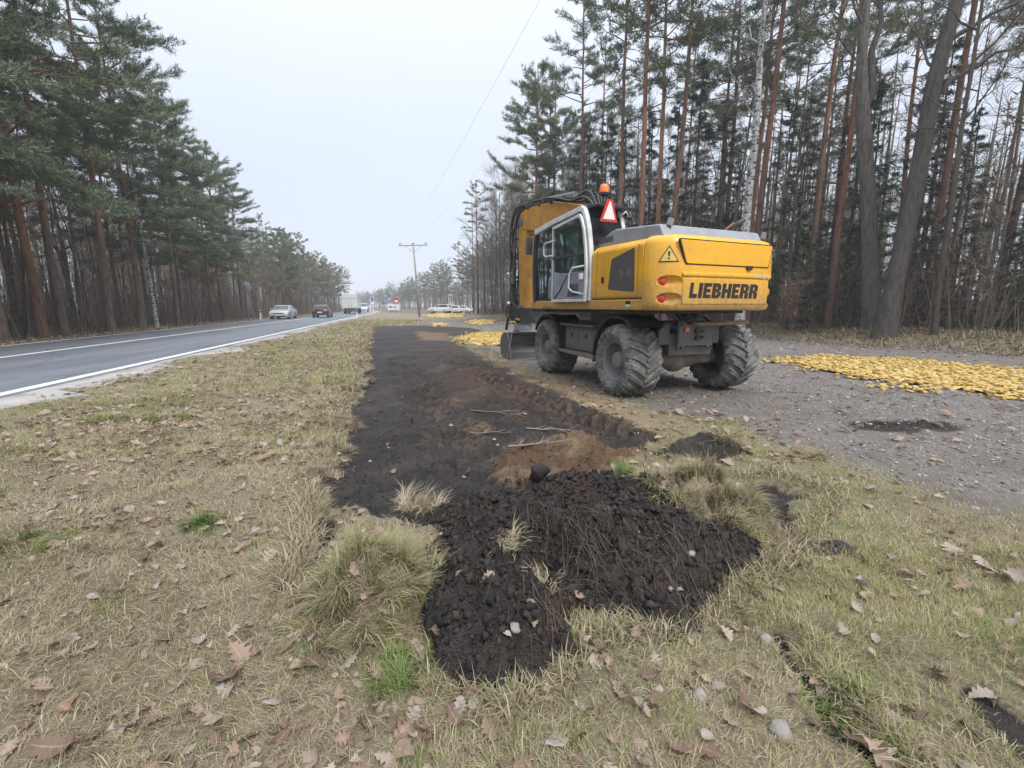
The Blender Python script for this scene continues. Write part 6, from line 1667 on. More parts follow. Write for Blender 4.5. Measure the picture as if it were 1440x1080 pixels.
LEFTCUT = [G(*p) for p in [(440, 700), (440, 660), (470, 610), (484, 560), (503, 527), (510, 492), (517, 468)]]
RIGHTCUT = [G(*p) for p in [(985, 850), (1000, 800), (1065, 792), (1110, 752), (1060, 720), (960, 690)]]
tag(grass_obj("edge_grass", [edge_grass("a", LEFTCUT, 10000, 0.15, 0.13, 6, 0.06, 0.9, 0.2), edge_grass("b", RIGHTCUT, 5000, 0.09, 0.12, 7, 0.2),
    edge_grass("c", [G(*p) for p in [(600, 940), (690, 985), (770, 945), (800, 885), (880, 890), (940, 893)]], 5000, 0.06, 0.10, 8, 0.25),
    edge_grass("d", [G(*p) for p in [(432, 690), (430, 740), (415, 800), (418, 850)]], 3500, 0.05, 0.17, 9, 0.1),
    edge_grass("e", [G(*p) for p in [(1030, 668), (1080, 662), (1170, 690), (1165, 715), (1120, 748)]], 3000, 0.07, 0.10, 10, 0.3),
    edge_grass("f", [G(*p) for p in [(1125, 875), (1180, 960), (1255, 1035), (1310, 1085)]], 2500, 0.04, 0.09, 12, 0.35)]), kind='stuff')
# clumps of turf that were dug up: each a thing
def clump(name, label, cx, cy, rx, ry, n, L, seed, greenp, droop=0.8, tones=None, extra_z=0.0):
    R = np.random.default_rng(seed); nt = max(6, n // 55); tr_ = np.sqrt(R.random(nt)); ta = R.uniform(0, 2 * PI, nt); tx_ = cx + rx * tr_ * np.cos(ta); ty_ = cy + ry * tr_ * np.sin(ta)
    taz = np.arctan2((ty_ - cy) / ry, (tx_ - cx) / rx) * 0.5 + R.normal(0, 1.5, nt); tg = R.random(nt); tl0 = R.uniform(.45, 1.45, nt); tle = R.normal(0.35 + droop * tr_ * 0.8, .3, nt)
    k = R.integers(0, nt, n); r = tr_[k]; x = tx_[k] + R.normal(0, .018, n); y = ty_[k] + R.normal(0, .018, n)
    z = zat(x, y) + extra_z * (1 - r)
    az = taz[k] + R.normal(0, 0.55, n); g = R.random(n) < np.clip(greenp + (tg[k] - .5) * .9, 0, 1)
    tone = np.where(g, R.uniform(.58, .86, n), np.clip(tg[k] * .45 + R.uniform(-.1, .15, n), .02, .52))
    L = L * tl0[k]
    if tones: tone = R.uniform(tones[0], tones[1], n)
    o = grass_obj(name, [blade_arrays(x, y, z, L * R.uniform(.4, 1.4, n), .0042 * R.uniform(.6, 1.4, n), np.clip(tle[k] + R.normal(0, .25, n), .05, 1.55), az, tone, R, 0.9)])
    tag(o, label, "grass clump"); return o
clump("grass_clump", "big shaggy clump of yellow-green grass left of the soil heap", -0.70, 2.08, .31, .42, 11000, .12, 1, .40, 1.2)
clump("grass_clump", "tan turf tussock on the right end of the heap", 1.36, 2.95, .50, .40, 11000, .11, 2, .25, 0.9)
x, y = G(880, 672, 0.12); clump("grass_clump", "fresh green tuft on top of the heap", x, y, .13, .08, 800, .12, 3, .8, 0.7, (.75, 1.0))
x, y = G(905, 668, 0.12); clump("grass_clump", "dry stalky tuft beside the green one on the heap", x, y, .12, .08, 500, .15, 4, .1, 0.6)
x, y = G(585, 698); clump("grass_clump", "pale straw tuft at the near end of the strip", x, y, .16, .10, 700, .15, 5, .02, 0.9, (.35, .52))
x, y = G(712, 765, 0.1); clump("grass_clump", "small straw tuft in the hollow of the heap", x, y, .07, .06, 350, .09, 6, .05, 0.7, (.3, .5))
x, y = G(768, 835, 0.05); clump("grass_clump", "straw wisp at the foot of the peat slope", x, y, .05, .06, 200, .09, 7, .1, 0.8, (.35, .52))
x, y = G(287, 742); clump("grass_clump", "single bright green tuft among the leaves of the left verge", x, y, .10, .07, 800, .10, 8, .95, 0.9, (.85, 1.0))
x, y = G(1010, 632); clump("grass_clump", "dark rooty sod at the end of the ridge", x, y, .18, .10, 700, .12, 9, .15, 0.8, (.0, .3))
x, y = G(560, 955); clump("grass_clump", "green grass tuft left of the near soil lobe", x, y, .11, .10, 900, .09, 10, .9, 0.9, (.75, 1.0))
x, y = G(1190, 975); clump("grass_clump", "green tuft beside the rut at lower right", x, y, .12, .10, 800, .10, 11, .9, 0.9, (.7, .95))
SODS = [((447, 668), 'torn dry sod at the near left edge of the dirt strip'), ((468, 628), 'torn sod beside the strip, above the nearest one'), ((482, 590), 'ragged sod at the middle of the strip\'s left edge'), ((494, 548), 'small sod further up the strip\'s left edge'), ((505, 510), 'far sod on the strip\'s left edge')]
for i, ((px, py), lab) in enumerate(SODS):
    x, y = G(px, py); clump("grass_clump", lab, x, y, .20, .22, 900, .10, 40 + i, .08, 1.0, (.02, .42), 0.05)
for i, (px, py) in enumerate([(150, 595), (235, 590), (15, 770)]):
    x, y = G(px, py); clump("grass_clump", ["green patch of grass at the far left of the verge", "green patch of grass on the verge right of its twin", "dark green tuft at the left frame edge"][i], x, y, .35, .25, 1500, .09, 20 + i, .9, 0.9, (.6, .9))
# rough grass on the bank of the right wood and under the left wood
def bank_grass(n, s0, s1, n0, n1, L, w, seed):
    R = np.random.default_rng(seed); s = R.uniform(s0, s1, n); q = n0 + (n1 - n0) * R.random(n) ** 1.3
    x = EDGE0[0] + EDGE_D[0] * s + EDGE_N[0] * q; y = EDGE0[1] + EDGE_D[1] * s + EDGE_N[1] * q
    k = R.random(n) < 0.3 + 0.7 * sstep(-0.2, 0.3, fbm(x * 0.9, y * 0.9, 95)); x, y = x[k], y[k]; n = len(x)
    g = R.random(n) < 0.35; tone = np.where(g, R.uniform(.56, .72, n), R.uniform(.05, .5, n))
    return blade_arrays(x, y, zat(x, y), L * R.uniform(.4, 1.4, n), w * R.uniform(.6, 1.4, n), np.clip(R.normal(.75, .35, n), .1, 1.5), R.uniform(0, 2 * PI, n), tone, R, .7)
def verge_left(n, o0, o1, y0, y1, L, w, seed):
    R = np.random.default_rng(seed); y = y0 + (y1 - y0) * R.random(n) ** 1.4; o = R.uniform(o0, o1, n); x = o + ROAD_S * y
    k = R.random(n) < 0.3 + 0.7 * sstep(-0.2, 0.3, fbm(x * 0.7, y * 0.7, 96)); x, y = x[k], y[k]; n = len(x)
    return blade_arrays(x, y, zat(x, y), L * R.uniform(.4, 1.4, n), w * R.uniform(.6, 1.4, n), np.clip(R.normal(.7, .35, n), .1, 1.5), R.uniform(0, 2 * PI, n), R.uniform(.0, .42, n), R, .7)
tag(grass_obj("bank_grass", [bank_grass(32000, -12, 34, -1.0, 3.5, .24, .022, 1), verge_left(7000, -16.5, -14.15, 8, 90, .24, .03, 2)]), kind='stuff')

# ------------------------------------------------------------------ fallen leaves
m = NT("dead_leaf"); t = m.attr('tone'); r = m.rand(); v = m.coord('Object')
tt = m.math('FRACT', m.math('ADD', m.math('MULTIPLY', r, 1.0), t))
c = m.ramp(tt, [(0.0, (0.12, 0.076, 0.055, 1)), (0.22, (0.20, 0.13, 0.092, 1)), (0.46, (0.33, 0.235, 0.165, 1)), (0.66, (0.43, 0.345, 0.27, 1)), (0.80, (0.35, 0.31, 0.28, 1)), (0.92, (0.34, 0.245, 0.175, 1)), (1.0, (0.20, 0.115, 0.08, 1))])
c = m.mix(m.ramp(m.noise(40, 4, 0.6, v), [(0.4, (0, 0, 0)), (0.7, (0.5, 0.5, 0.5))]), c, (0.20, 0.13, 0.09, 1))
c = m.mix(m.ramp(m.attr('vein'), [(0.0, (0.6, 0.6, 0.6)), (0.12, (0, 0, 0))]), c, (0.42, 0.33, 0.24, 1))
m.set(c, 0.65, 0, 0.3)
tl = m.n("ShaderNodeBsdfTranslucent"); m.l(c, tl.inputs[0]); mx = m.n("ShaderNodeMixShader"); mx.inputs[0].default_value = 0.2
m.l(m.b.outputs[0], mx.inputs[1]); m.l(tl.outputs[0], mx.inputs[2]); m.l(mx.outputs[0], m.out.inputs['Surface']); M_LEAF = m.mat
def leaf_mesh(kind, R):
    """half outlines (t along midrib, width) of a lobed oak leaf, a pointed ovate leaf, a rounded one"""
    if kind == 0: half = [(-.02, .012), (.08, .05), (.17, .20), (.25, .12), (.36, .31), (.45, .17), (.57, .36), (.66, .19), (.77, .27), (.85, .15), (.94, .13), (1.0, .0)]
    elif kind == 1: half = [(0, .01), (.10, .16), (.22, .27), (.38, .33), (.55, .31), (.70, .24), (.84, .13), (.93, .06), (1.0, .0)]
    elif kind == 2: half = [(0, .02), (.06, .22), (.18, .36), (.34, .41), (.5, .38), (.66, .30), (.8, .19), (.9, .09), (1.0, .0)]
    else: half = [(-.02, .012), (.10, .06), (.18, .26), (.24, .10), (.36, .42), (.42, .38), (.46, .14), (.58, .40), (.64, .34), (.68, .13), (.80, .24), (.88, .10), (1.0, .0)]
    cup = R.uniform(-.5, .9); bend = R.normal(0, .55); tw = R.normal(0, .5); V = []; vein = []
    n = len(half)
    def pos(t, s):
        w = s; x = (t - .5); z = cup * abs(w) * 0.8 + bend * (t - .5) ** 2 + tw * w * (t - .5) * 1.5
        return (w, x, z)
    for (t, w) in half: V.append(pos(t, 0)); vein.append(0)
    for (t, w) in half:
        k = 1 + R.normal(0, .08); V.append(tuple(np.array(pos(t, w * k)) + np.array([0, 0, R.normal(0, .025)]))); vein.append(1)
    for (t, w) in half:
        k = 1 + R.normal(0, .08); V.append(tuple(np.array(pos(t, -w * k)) + np.array([0, 0, R.normal(0, .025)]))); vein.append(1)
    T = []
    for i in range(n - 1):
        T += [(i, n + i, n + i + 1), (i, n + i + 1, i + 1), (i, i + 1, 2 * n + i + 1), (i, 2 * n + i + 1, 2 * n + i)]
    st = len(V); V += [(-.012, -.5, 0), (.012, -.5, 0), (0.02, -.72, .03)]; vein += [0, 0, 0]; T.append((st, st + 1, st + 2))
    return np.array(V), np.array(T), np.array(vein, float)
R = np.random.default_rng(66)
LM = []
for i in range(16):
    V, T, ve = leaf_mesh([0, 3, 0, 0, 1, 3, 0, 1][i % 8], R); LM.append((np_mesh("leaf", V, tris=T, mats=[M_LEAF], attrs={'tone': np.full(len(V), 0.0), 'vein': ve}), V, T, ve))
def tone_leaf(tone, kind_i):
    base = LM[kind_i]; me = base[0].copy(); a = me.attributes['tone']; a.data.foreach_set("value", np.full(len(base[1]), tone, np.float32)); return me
hero = [(335, 922, .135, 0.50, "large tan oak leaf standing out on the left verge"), (318, 955, .14, 0.15, "dark brown oak leaf just below the large tan one"), (440, 935, .11, 0.55, "pale curled leaf left of the near soil lobe"), (492, 930, .10, 0.72, "grey flat leaf left of the soil lobe"),
        (527, 878, .085, 0.6, "pale round leaf below the shaggy grass clump"), (588, 930, .12, 0.45, "tan leaf touching the near soil lobe"), (843, 915, .10, 0.58, "pale torn leaf right of the round stone"), (1020, 886, .09, 0.5, "tan broad leaf on the grass right of the heap"),
        (1032, 960, .09, 0.48, "tan folded leaf in the lower middle grass"), (1050, 992, .11, 0.5, "wide tan leaf below the folded one"), (985, 1050, .17, 0.97, "red-brown curled oak leaf at the bottom edge"), (1150, 875, .07, 0.62, "narrow pale leaf on the mossy grass"),
        (1190, 885, .08, 0.72, "grey lobed leaf on the mossy grass"), (1320, 945, .09, 0.5, "yellowish leaf at the lower right"), (1385, 965, .10, 0.6, "pale leaf at the lower right corner"), (1205, 1035, .16, 0.66, "pale oak leaf lying over the rut"), (1245, 1060, .15, 0.72, "grey oak leaf at the bottom right"),
        (1390, 790, .17, 0.68, "pale oak leaf in the drift at the right edge"), (1340, 765, .14, 0.6, "tan oak leaf in the drift at the right edge"), (1425, 805, .15, 0.55, "broad leaf outermost in the drift at the right edge"), (1075, 778, .10, 0.66, "white-looking leaf at the tip of the spilled soil"),
        (955, 850, .05, 0.5, "small tan oak leaf at the foot of the heap"), (815, 858, .07, 0.5, "two-lobed tan leaf at the heap's front edge"), (457, 692, .06, 0.66, "pale leaf on the near left corner of the strip"), (493, 702, .07, 0.66, "white oak leaf on the near left corner of the strip"),
        (910, 665, .11, 0.95, "red-brown leaf under the green tuft on the heap"), (225, 768, .10, 0.62, "pale leaf in the middle of the left verge"), (205, 790, .09, 0.7, "grey leaf below the pale one on the left verge"), (380, 787, .11, 0.5, "light tan leaf beside the dug edge"), (75, 1050, .14, 0.5, "tan oak leaf at the lower left corner")]
for i, (px, py, s, tn, lab) in enumerate(hero):
    x, y = G(px, py, 0.02); o = link("leaf", tone_leaf(tn, [0, 3, 5, 6, 1, 8, 9][i % 7]), None, (x, y, z1(x, y) + 0.022), (R.normal(0, .3), R.normal(0, .3), R.uniform(0, 6.28))); o.scale = (s, s, s); o.color = (1, 1, 1, 1); tag(o, lab, "leaf", "fallen leaves around the dug soil")
# the material adds the object's random to the tone; hero leaves keep close to theirs
cand = []
R = np.random.default_rng(67)
x = R.uniform(-6, 7, 9000); y = 1.05 + 7.5 * R.random(9000) ** 1.6; k = np.abs(x) < 0.6 + 1.16 * y; x, y = x[k], y[k]; f = fields(x, y)
dens = np.where(x < 0, 1.0, 0.5) * (0.28 + 0.80 * sstep(-0.05, 0.30, fbm(x * 1.7, y * 1.7, 101, 3))) * (1 - 0.93 * np.maximum(f['soil'], f['heap'])) * (1 - 0.3 * f['gravel']) * (road_off(x, y) > -5.8)
dens = np.where((x < 0.2) & (x > -2.2) & (y < 2.6), dens * 1.5, dens)
k = R.random(len(x)) < dens; x, y, z = x[k], y[k], f['z'][k]; gr_ = f['gravel'][k]
sz = R.uniform(.03, .09, len(x)) * np.where(gr_ > .5, .85, 1.0); app = sz / np.hypot(x, y); order = np.argsort(-app); x, y, z, sz, gr_ = x[order], y[order], z[order], sz[order], gr_[order]
NI = 268
zone = {0: ("dry brown leaf lying in the grass of the left verge", "fallen leaves on the left verge"), 1: ("dry pale leaf lying on the grass right of the soil heap", "fallen leaves on the right grass"), 2: ("dry leaf lying on the gravel", "fallen leaves on the gravel")}
for i in range(min(NI, len(x))):
    o = link("leaf", LM[R.integers(0, 16)][0], None, (x[i], y[i], z[i] + R.uniform(.004, .026)), (R.normal(0, .38), R.normal(0, .38), R.uniform(0, 6.28))); s = sz[i]; o.scale = (s, s, s)
    lab, g = zone[2 if gr_[i] > .6 else (0 if x[i] < 0 else 1)]; tag(o, lab, "leaf", g)
def leaf_soup(name, x, y, z, sz, seed, tilt=.35):
    R = np.random.default_rng(seed); Vs = []; Ts = []; To = []; Ve = []; k0 = 0
    for i in range(len(x)):
        _, V, T, ve = LM[R.integers(0, 16)]; M_ = np.array(Euler((R.normal(0, tilt), R.normal(0, tilt), R.uniform(0, 6.28))).to_matrix())
        Vs.append(V @ M_.T * sz[i] + np.array([x[i], y[i], z[i]])); Ts.append(T + k0); k0 += len(V); To.append(np.full(len(V), R.random())); Ve.append(ve)
    return tag(link(name, np_mesh(name, np.concatenate(Vs), tris=np.concatenate(Ts), mats=[M_LEAF], attrs={'tone': np.concatenate(To), 'vein': np.concatenate(Ve)})), kind='stuff')
leaf_soup("fallen_leaves", x[NI:], y[NI:], z[NI:] + R.uniform(.01, .03, len(x) - NI), sz[NI:], 5)
# litter of the wood edges: small folded leaves
def litter(name, x, y, size, seed):
    R = np.random.default_rng(seed); n = len(x); a = R.uniform(0, 2 * PI, n); s = size * R.uniform(.5, 1.4, n); z = zat(x, y) + R.uniform(.005, .05, n); d = np.stack([np.cos(a), np.sin(a), R.normal(0, .25, n)], 1); e = np.stack([-np.sin(a), np.cos(a), R.normal(0, .35, n)], 1)
    c = np.stack([x, y, z], 1); V = np.stack([c - d * s[:, None], c + e * s[:, None] * .5 + np.array([0, 0, .25]) * s[:, None], c + d * s[:, None], c - e * s[:, None] * .5 + np.array([0, 0, .15]) * s[:, None]], 1)
    T = (np.array([[0, 1, 2], [0, 2, 3]])[None] + (np.arange(n) * 4)[:, None, None]).reshape(-1, 3)
    return tag(link(name, np_mesh(name, V.reshape(-1, 3), tris=T, mats=[M_LEAF], attrs={'tone': np.repeat(R.random(n), 4), 'vein': np.ones(4 * n)})), kind='stuff')
R = np.random.default_rng(68); n = 16000; s_ = R.uniform(-14, 40, n); q_ = R.normal(0.2, 1.1, n)
x1 = EDGE0[0] + EDGE_D[0] * s_ + EDGE_N[0] * q_; y1 = EDGE0[1] + EDGE_D[1] * s_ + EDGE_N[1] * q_
n = 16000; y2 = 8 + 80 * R.random(n) ** 1.5; x2 = R.uniform(-17.5, -14.1, n) + ROAD_S * y2
n = 1600; x3 = R.uniform(-1, 13, n); y3 = R.uniform(4.5, 17, n); k = (fields(x3, y3)['gravel'] > .4); x3, y3 = x3[k], y3[k]
n = 5000; x4 = R.uniform(-10, 5, n); y4 = 4 + 16 * R.random(n) ** 1.3; f = fields(x4, y4); k = (np.maximum(f['soil'], f['gravel']) < .4) & (road_off(x4, y4) > -5.8); x4, y4 = x4[k], y4[k]
R5 = np.random.default_rng(70); x5 = R5.uniform(-5, 0.4, 9000); y5 = 1.0 + 5 * R5.random(9000) ** 1.4; f = fields(x5, y5); k = (np.maximum(f["soil"], f["heap"]) < .3) & (R5.random(9000) < 0.25 + 0.75 * sstep(-.1, .3, fbm(x5 * 1.7, y5 * 1.7, 101, 3))); x5, y5 = x5[k], y5[k]
near_ = y5 < 3.4; litter("leaf_scraps", x5[~near_], y5[~near_], 0.022, 4)
xn, yn = x5[near_][::3], y5[near_][::3]; leaf_soup("small_leaves", xn, yn, zat(xn, yn) + R5.uniform(.004, .018, len(xn)), R5.uniform(.022, .055, len(xn)), 9, .45)
litter("leaf_litter", np.concatenate([x1, x2, x3, x4]), np.concatenate([y1, y2, y3, y4]), 0.055, 3)
# gravel pebbles
n = 14000; R = np.random.default_rng(69); x = R.uniform(0, 9, n); y = 3.4 + 8 * R.random(n) ** 1.3; f = fields(x, y); k = (f['gravel'] > .5) & (R.random(n) < .8); x, y, z = x[k], y[k], f['z'][k]; s = .005 + .014 * R.random(len(x)) ** 3
m = NT("gravel_pebble"); c = m.mix(m.attr('tone'), (0.11, 0.10, 0.095, 1), (0.42, 0.40, 0.38, 1)); m.set(c, 0.85, 0, 0.3)
tag(link("gravel_pebbles", scatter_mesh("gravel_pebbles", np.stack([x, y, z + s * .3], 1), np.stack([s * 1.3, s, s * .6], 1), CV, OCT_F, R, [m.mat])), kind='stuff')
# ------------------------------------------------------------------ depth of the woods: undergrowth and far interior that read as one mass
def thicket(name, n, pos, hmin, hmax, w, mats, seed, side=4):
    """upright thin stems with side twigs"""
    R = np.random.default_rng(seed); A = Acc(); x, y = pos; n = len(x); z = zat(x, y)
    h = R.uniform(hmin, hmax, n) * R.uniform(.5, 1, n); d = unit(np.stack([R.normal(0, .16, n), R.normal(0, .16, n), np.ones(n)], 1)); c = np.stack([x, y, z - .05], 1); tn = R.random(n)
    A.blades(c, d, h, w * R.uniform(.6, 1.5, n), 0, tn, R); A.blades(c, d, h, w * R.uniform(.6, 1.5, n), 0, tn, R)
    for k in range(side):
        t = R.uniform(.25, .95, n); cc = c + d * (h * t)[:, None]; dd = unit(d * .6 + R.normal(0, .6, (n, 3)))
        A.blades(cc, dd, h * R.uniform(.12, .35, n), w * .6 * R.uniform(.6, 1.4, n), 0, R.random(n), R)
    return tag(link(name, A.mesh(name, mats)), kind='stuff')
R = np.random.default_rng(201)
n = 9000; yy = 4 + 118 * R.random(n) ** 1.25; oo = L_OFF - 0.2 - np.abs(R.normal(0, 6, n)); 
thicket("undergrowth", n, (oo + ROAD_S * yy, yy), 1.0, 6.5, 0.035, [M_TWIG], 1, 5)
n = 8000; s_ = R.uniform(-15, 46, n); q_ = 1.2 + np.abs(R.normal(0, 6, n)); xx = EDGE0[0] + EDGE_D[0] * s_ + EDGE_N[0] * q_; yy = EDGE0[1] + EDGE_D[1] * s_ + EDGE_N[1] * q_; k = yy > 4
thicket("undergrowth", n, (xx[k], yy[k]), 0.8, 5.0, 0.03, [M_TWIG], 2, 5)
def interior(name, x, y, h0, h1, r, seed, needle_frac, per, c0=.5):
    """rows of stems and crowns deep inside a wood"""
    R = np.random.default_rng(seed); A = Acc(); z = zat(x, y); P = []; D = []
    for i in range(len(x)):
        h = R.uniform(h0, h1); lx, ly = R.normal(0, .02, 2) * h
        A.tube([(x[i], y[i], z[i] - .2), (x[i] + lx * .5, y[i] + ly * .5, z[i] + h * .5), (x[i] + lx, y[i] + ly, z[i] + h)], [r, r * .75, .02], 5, 0, R.random())
        if R.random() < needle_frac:
            m_ = per; t = R.uniform(c0, 1, m_); rad = (1.15 - t) * 2.6 * R.random(m_) + .15; a = R.uniform(0, 2 * PI, m_)
            P.append(np.stack([x[i] + lx * t + rad * np.cos(a), y[i] + ly * t + rad * np.sin(a), z[i] + h * t + R.normal(0, .3, m_)], 1)); D.append(np.stack([np.cos(a), np.sin(a), np.zeros(m_)], 1))
        else:
            m_ = 40; t = R.uniform(.3, 1, m_); a = R.uniform(0, 2 * PI, m_); c = np.stack([x[i] + lx * t, y[i] + ly * t, z[i] + h * t], 1); d = unit(np.stack([np.cos(a), np.sin(a), R.uniform(.2, 1.2, m_)], 1)); L = R.uniform(.8, 2.6, m_)
            A.blades(c, d, L, np.full(m_, .035), 0, R.random(m_), R); c2 = c + d * L[:, None] * .5; A.blades(c2, unit(d + R.normal(0, .5, d.shape)), L * .6, np.full(m_, .025), 0, R.random(m_), R)
    if P: needles(A, R, np.concatenate(P), np.concatenate(D), 1, 5, .5, .085, .6, .2)
    return tag(link(name, A.mesh(name, [M_TWIG, M_PNEEDLE])), kind='stuff')
n = 620; yy = R.uniform(-6, 150, n); oo = R.uniform(-66, -29, n); interior("deep_wood", oo + ROAD_S * yy, yy, 11, 16, .13, 3, .75, 46, .45)
n = 620; s_ = R.uniform(-26, 50, n); q_ = R.uniform(12, 46, n); interior("deep_wood", EDGE0[0] + EDGE_D[0] * s_ + EDGE_N[0] * q_, EDGE0[1] + EDGE_D[1] * s_ + EDGE_N[1] * q_, 10, 17, .11, 4, .6, 40, .25)
n = 420; t = R.random(n); px = 500 + 235 * t; d = np.interp(px, [500, 560, 600, 650, 735], [270, 222, 186, 148, 118]) + R.uniform(4, 45, n); u = (px - 720) / 640.0
interior("deep_wood", u * (d * .986 + .2), d, 7, 11, .12, 5, .6, 40, .3)

# ------------------------------------------------------------------ utility pole and wires
M_CONC = worn("pole_concrete", (0.30, 0.285, 0.265, 1), (0.24, 0.225, 0.21, 1), .85, scale=3)
M_GALV = worn("galvanised_steel", (0.30, 0.31, 0.32, 1), (0.24, 0.25, 0.26, 1), .55, metal=.4, scale=6)
M_PORC = worn("insulator", (0.20, 0.13, 0.10, 1), None, .3)
px_, py_ = -12.45, 62.0
pz = z1(px_, py_)
pole = empty("utility_pole", (px_, py_, pz)); pole.rotation_euler = (0, math.radians(-3.2), math.radians(17))
tag(pole, "slim utility pole with a T-shaped crossarm beside the gravel", "utility pole")
B = MB(); B.tube([(0, 0, -.4), (0, 0, 9.55)], [.17, .09], 10); B.build("pole", M_CONC, pole)
B = MB(); B.bx(-1.85, 1.85, -.05, .05, 9.2, 9.32); B.build("crossarm", M_GALV, pole)
for sx in (-1, 1):
    B = MB(); B.cyl((sx * .06, .0, 8.4), (sx * 1.05, 0, 9.2), .028, n=6); B.build("brace", M_GALV, pole)
INS = [-1.75, -1.55, -.10, .10, 1.55, 1.75]
for x in INS:
    B = MB(); B.lathe([(9.32, .02), (9.42, .02), (9.43, .06), (9.48, .065), (9.50, .04), (9.53, .06), (9.58, .055), (9.62, .0)], (x, 0, 0), 'z', 10); B.build("insulator", M_PORC, pole)
M_WIRE = worn("wire", (0.25, 0.25, 0.26, 1), None, .5, metal=.5)
for i, x in enumerate((-1.65, 0.0, 1.65)):
    p0 = Vector((px_ - .5, py_, pz)) + Matrix.Rotation(math.radians(17), 3, 'Z') @ Vector((x, 0, 9.6)); p1 = Vector((13.6 + x * .95, -24.0 + x * .3, 10.2))
    pts = [p0.lerp(p1, t) - Vector((0, 0, 1.3 * 4 * t * (1 - t))) for t in np.linspace(0, 1, 22)]
    B = MB(); B.tube(pts, .0036, 4, cap=False); tag(B.build("overhead_wire", M_WIRE), ["left overhead wire running from the utility pole towards the right treetops", "middle overhead wire from the utility pole's top", "right overhead wire running from the utility pole"][i], "wire", "overhead wires")

# ------------------------------------------------------------------ signs and posts
M_SIGNBACK = worn("sign_back", (0.27, 0.28, 0.29, 1), (0.22, 0.23, 0.24, 1), .5, metal=.3, scale=5)
M_POSTW = worn("post_white", (0.74, 0.74, 0.72, 1), (0.6, 0.6, 0.58, 1), .5, scale=5)
M_SBLUE = worn("sign_blue", (0.04, 0.14, 0.42, 1), None, .4); M_SRED = worn("sign_red", (0.55, 0.03, 0.03, 1), None, .4)
def post_sign(x, y, h, name, label, builder, rz=0.0, group=None, second=None):
    root = empty(name, (x, y, z1(x, y)), (0, 0, rz)); tag(root, label, "road sign", group)
    B = MB(); B.cyl((0, 0, -.3), (0, 0, h), .035, n=8); B.build("post", M_GALV, root)
    if second: B = MB(); B.cyl(second[0], second[1], .03, n=8); B.build("post", M_GALV, root)
    builder(root, h); return root
def disc(mats, r, face=None):
    def f(root, h):
        B = MB(); B.lathe([(-.02, 0), (-.02, r), (-.005, r + .015), (.0, r), (.0, 0)], (0, -.04, h - r), 'y', 24, m=0); B.build("plate", mats, root)
        B = MB(); B.bx(-r * .7, r * .7, -.035, -.01, h - r - .03, h - r + .03); B.build("rail", M_GALV, root)
    return f
x, y = left_at(351, -14.75)
post_sign(x, y, 3.55, "road_sign", "back of a round grey road sign on two poles, left of the silver car", disc([M_SIGNBACK], .47), .5, None, ((.42, .1, -.3), (.05, .02, 2.6)))
def marker(x, y, label):
    root = empty("marker_post", (x, y, z1(x, y)), (0, 0.04, .4)); tag(root, label, "marker post", "white marker posts along the road")
    B = MB(); B.prism([(-.06, -.05), (.06, -.05), (.03, .06), (-.03, .06)], -.2, 1.0, axis='z'); B.build("post", M_POSTW, root)
    B = MB(); B.bx(-.062, .062, -.056, -.045, .72, .90); B.build("band", M_DARK, root)
marker(*left_at(367, -14.4), "white marker post left of the silver car"); marker(*left_at(502, -5.6), "marker post on the near verge below the truck")
def board(w, h0, h1, mats, stripe=None):
    def f(root, h):
        B = MB(); B.bx(-w / 2, w / 2, -.06, -.03, h0, h1, m=0); B.build("plate", mats, root, .01)
        if stripe: B = MB(); B.bx(-w * .35, w * .35, -.066, -.055, h0 + (h1 - h0) * stripe[0], h0 + (h1 - h0) * stripe[1]); B.build("panel", stripe[2], root)
    return f
post_sign(-33.2, 110, 3.6, "road_sign", "tall narrow blue and white sign far down the road", board(.9, 1.8, 3.5, [M_POSTW], (.35, .95, M_SBLUE)))
post_sign(-31.0, 112, 2.6, "road_sign", "small round white-blue sign right of the tall blue one", disc([M_SBLUE], .42), .2)
post_sign(-28.0, 112, 3.4, "road_sign", "red and white sign above the white trailer", board(1.0, 2.1, 3.3, [M_SRED], (.15, .55, M_POSTW)))
for i, (x, y) in enumerate([(-34.2, 108), (-31.9, 104), (-31.0, 103)]):
    root = empty("bollard", (x, y, z1(x, y))); tag(root, ["white bollard left of the tall blue sign", "white bollard beside the road, left one of a pair", "white bollard beside the road, right one of a pair"][i], "bollard", "white bollards by the far junction")
    B = MB(); B.lathe([(-.1, .09), (1.2, .09), (1.28, .05), (1.28, 0)], (0, 0, 0), 'z', 10); B.build("post", M_POSTW, root)
    B = MB(); B.lathe([(.85, .093), (1.0, .093)], (0, 0, 0), 'z', 10); B.build("band", M_DARK, root)

# ------------------------------------------------------------------ vehicles
M_CGLASS = NT("car_glass"); M_CGLASS.set((0.03, 0.036, 0.042, 1), .06, 0, .6); M_CGLASS = M_CGLASS.mat
M_CTYRE = worn("car_tyre", (0.02, 0.02, 0.02, 1), None, .8); M_ALLOY = worn("alloy_rim", (0.35, 0.36, 0.37, 1), None, .35, metal=.6)
M_HEAD = worn("headlamp", (0.75, 0.76, 0.78, 1), None, .1); M_PLATE = worn("number_plate", (0.75, 0.75, 0.72, 1), None, .5)
def car_paint(name, col): 
    m = NT(name); m.set(m.mix(m.noise(2, 3, .5, m.coord('Object')), col, tuple(c * .85 for c in col[:3]) + (1,)), .3, .1, .5); m.b.inputs['Coat Weight'].default_value = .6; m.b.inputs['Coat Roughness'].default_value = .08; return m.mat
P_SIL = car_paint("silver_paint", (0.42, 0.43, 0.42, 1)); P_BLK = car_paint("black_paint", (0.012, 0.013, 0.015, 1)); P_WHT = car_paint("white_paint", (0.72, 0.73, 0.73, 1))
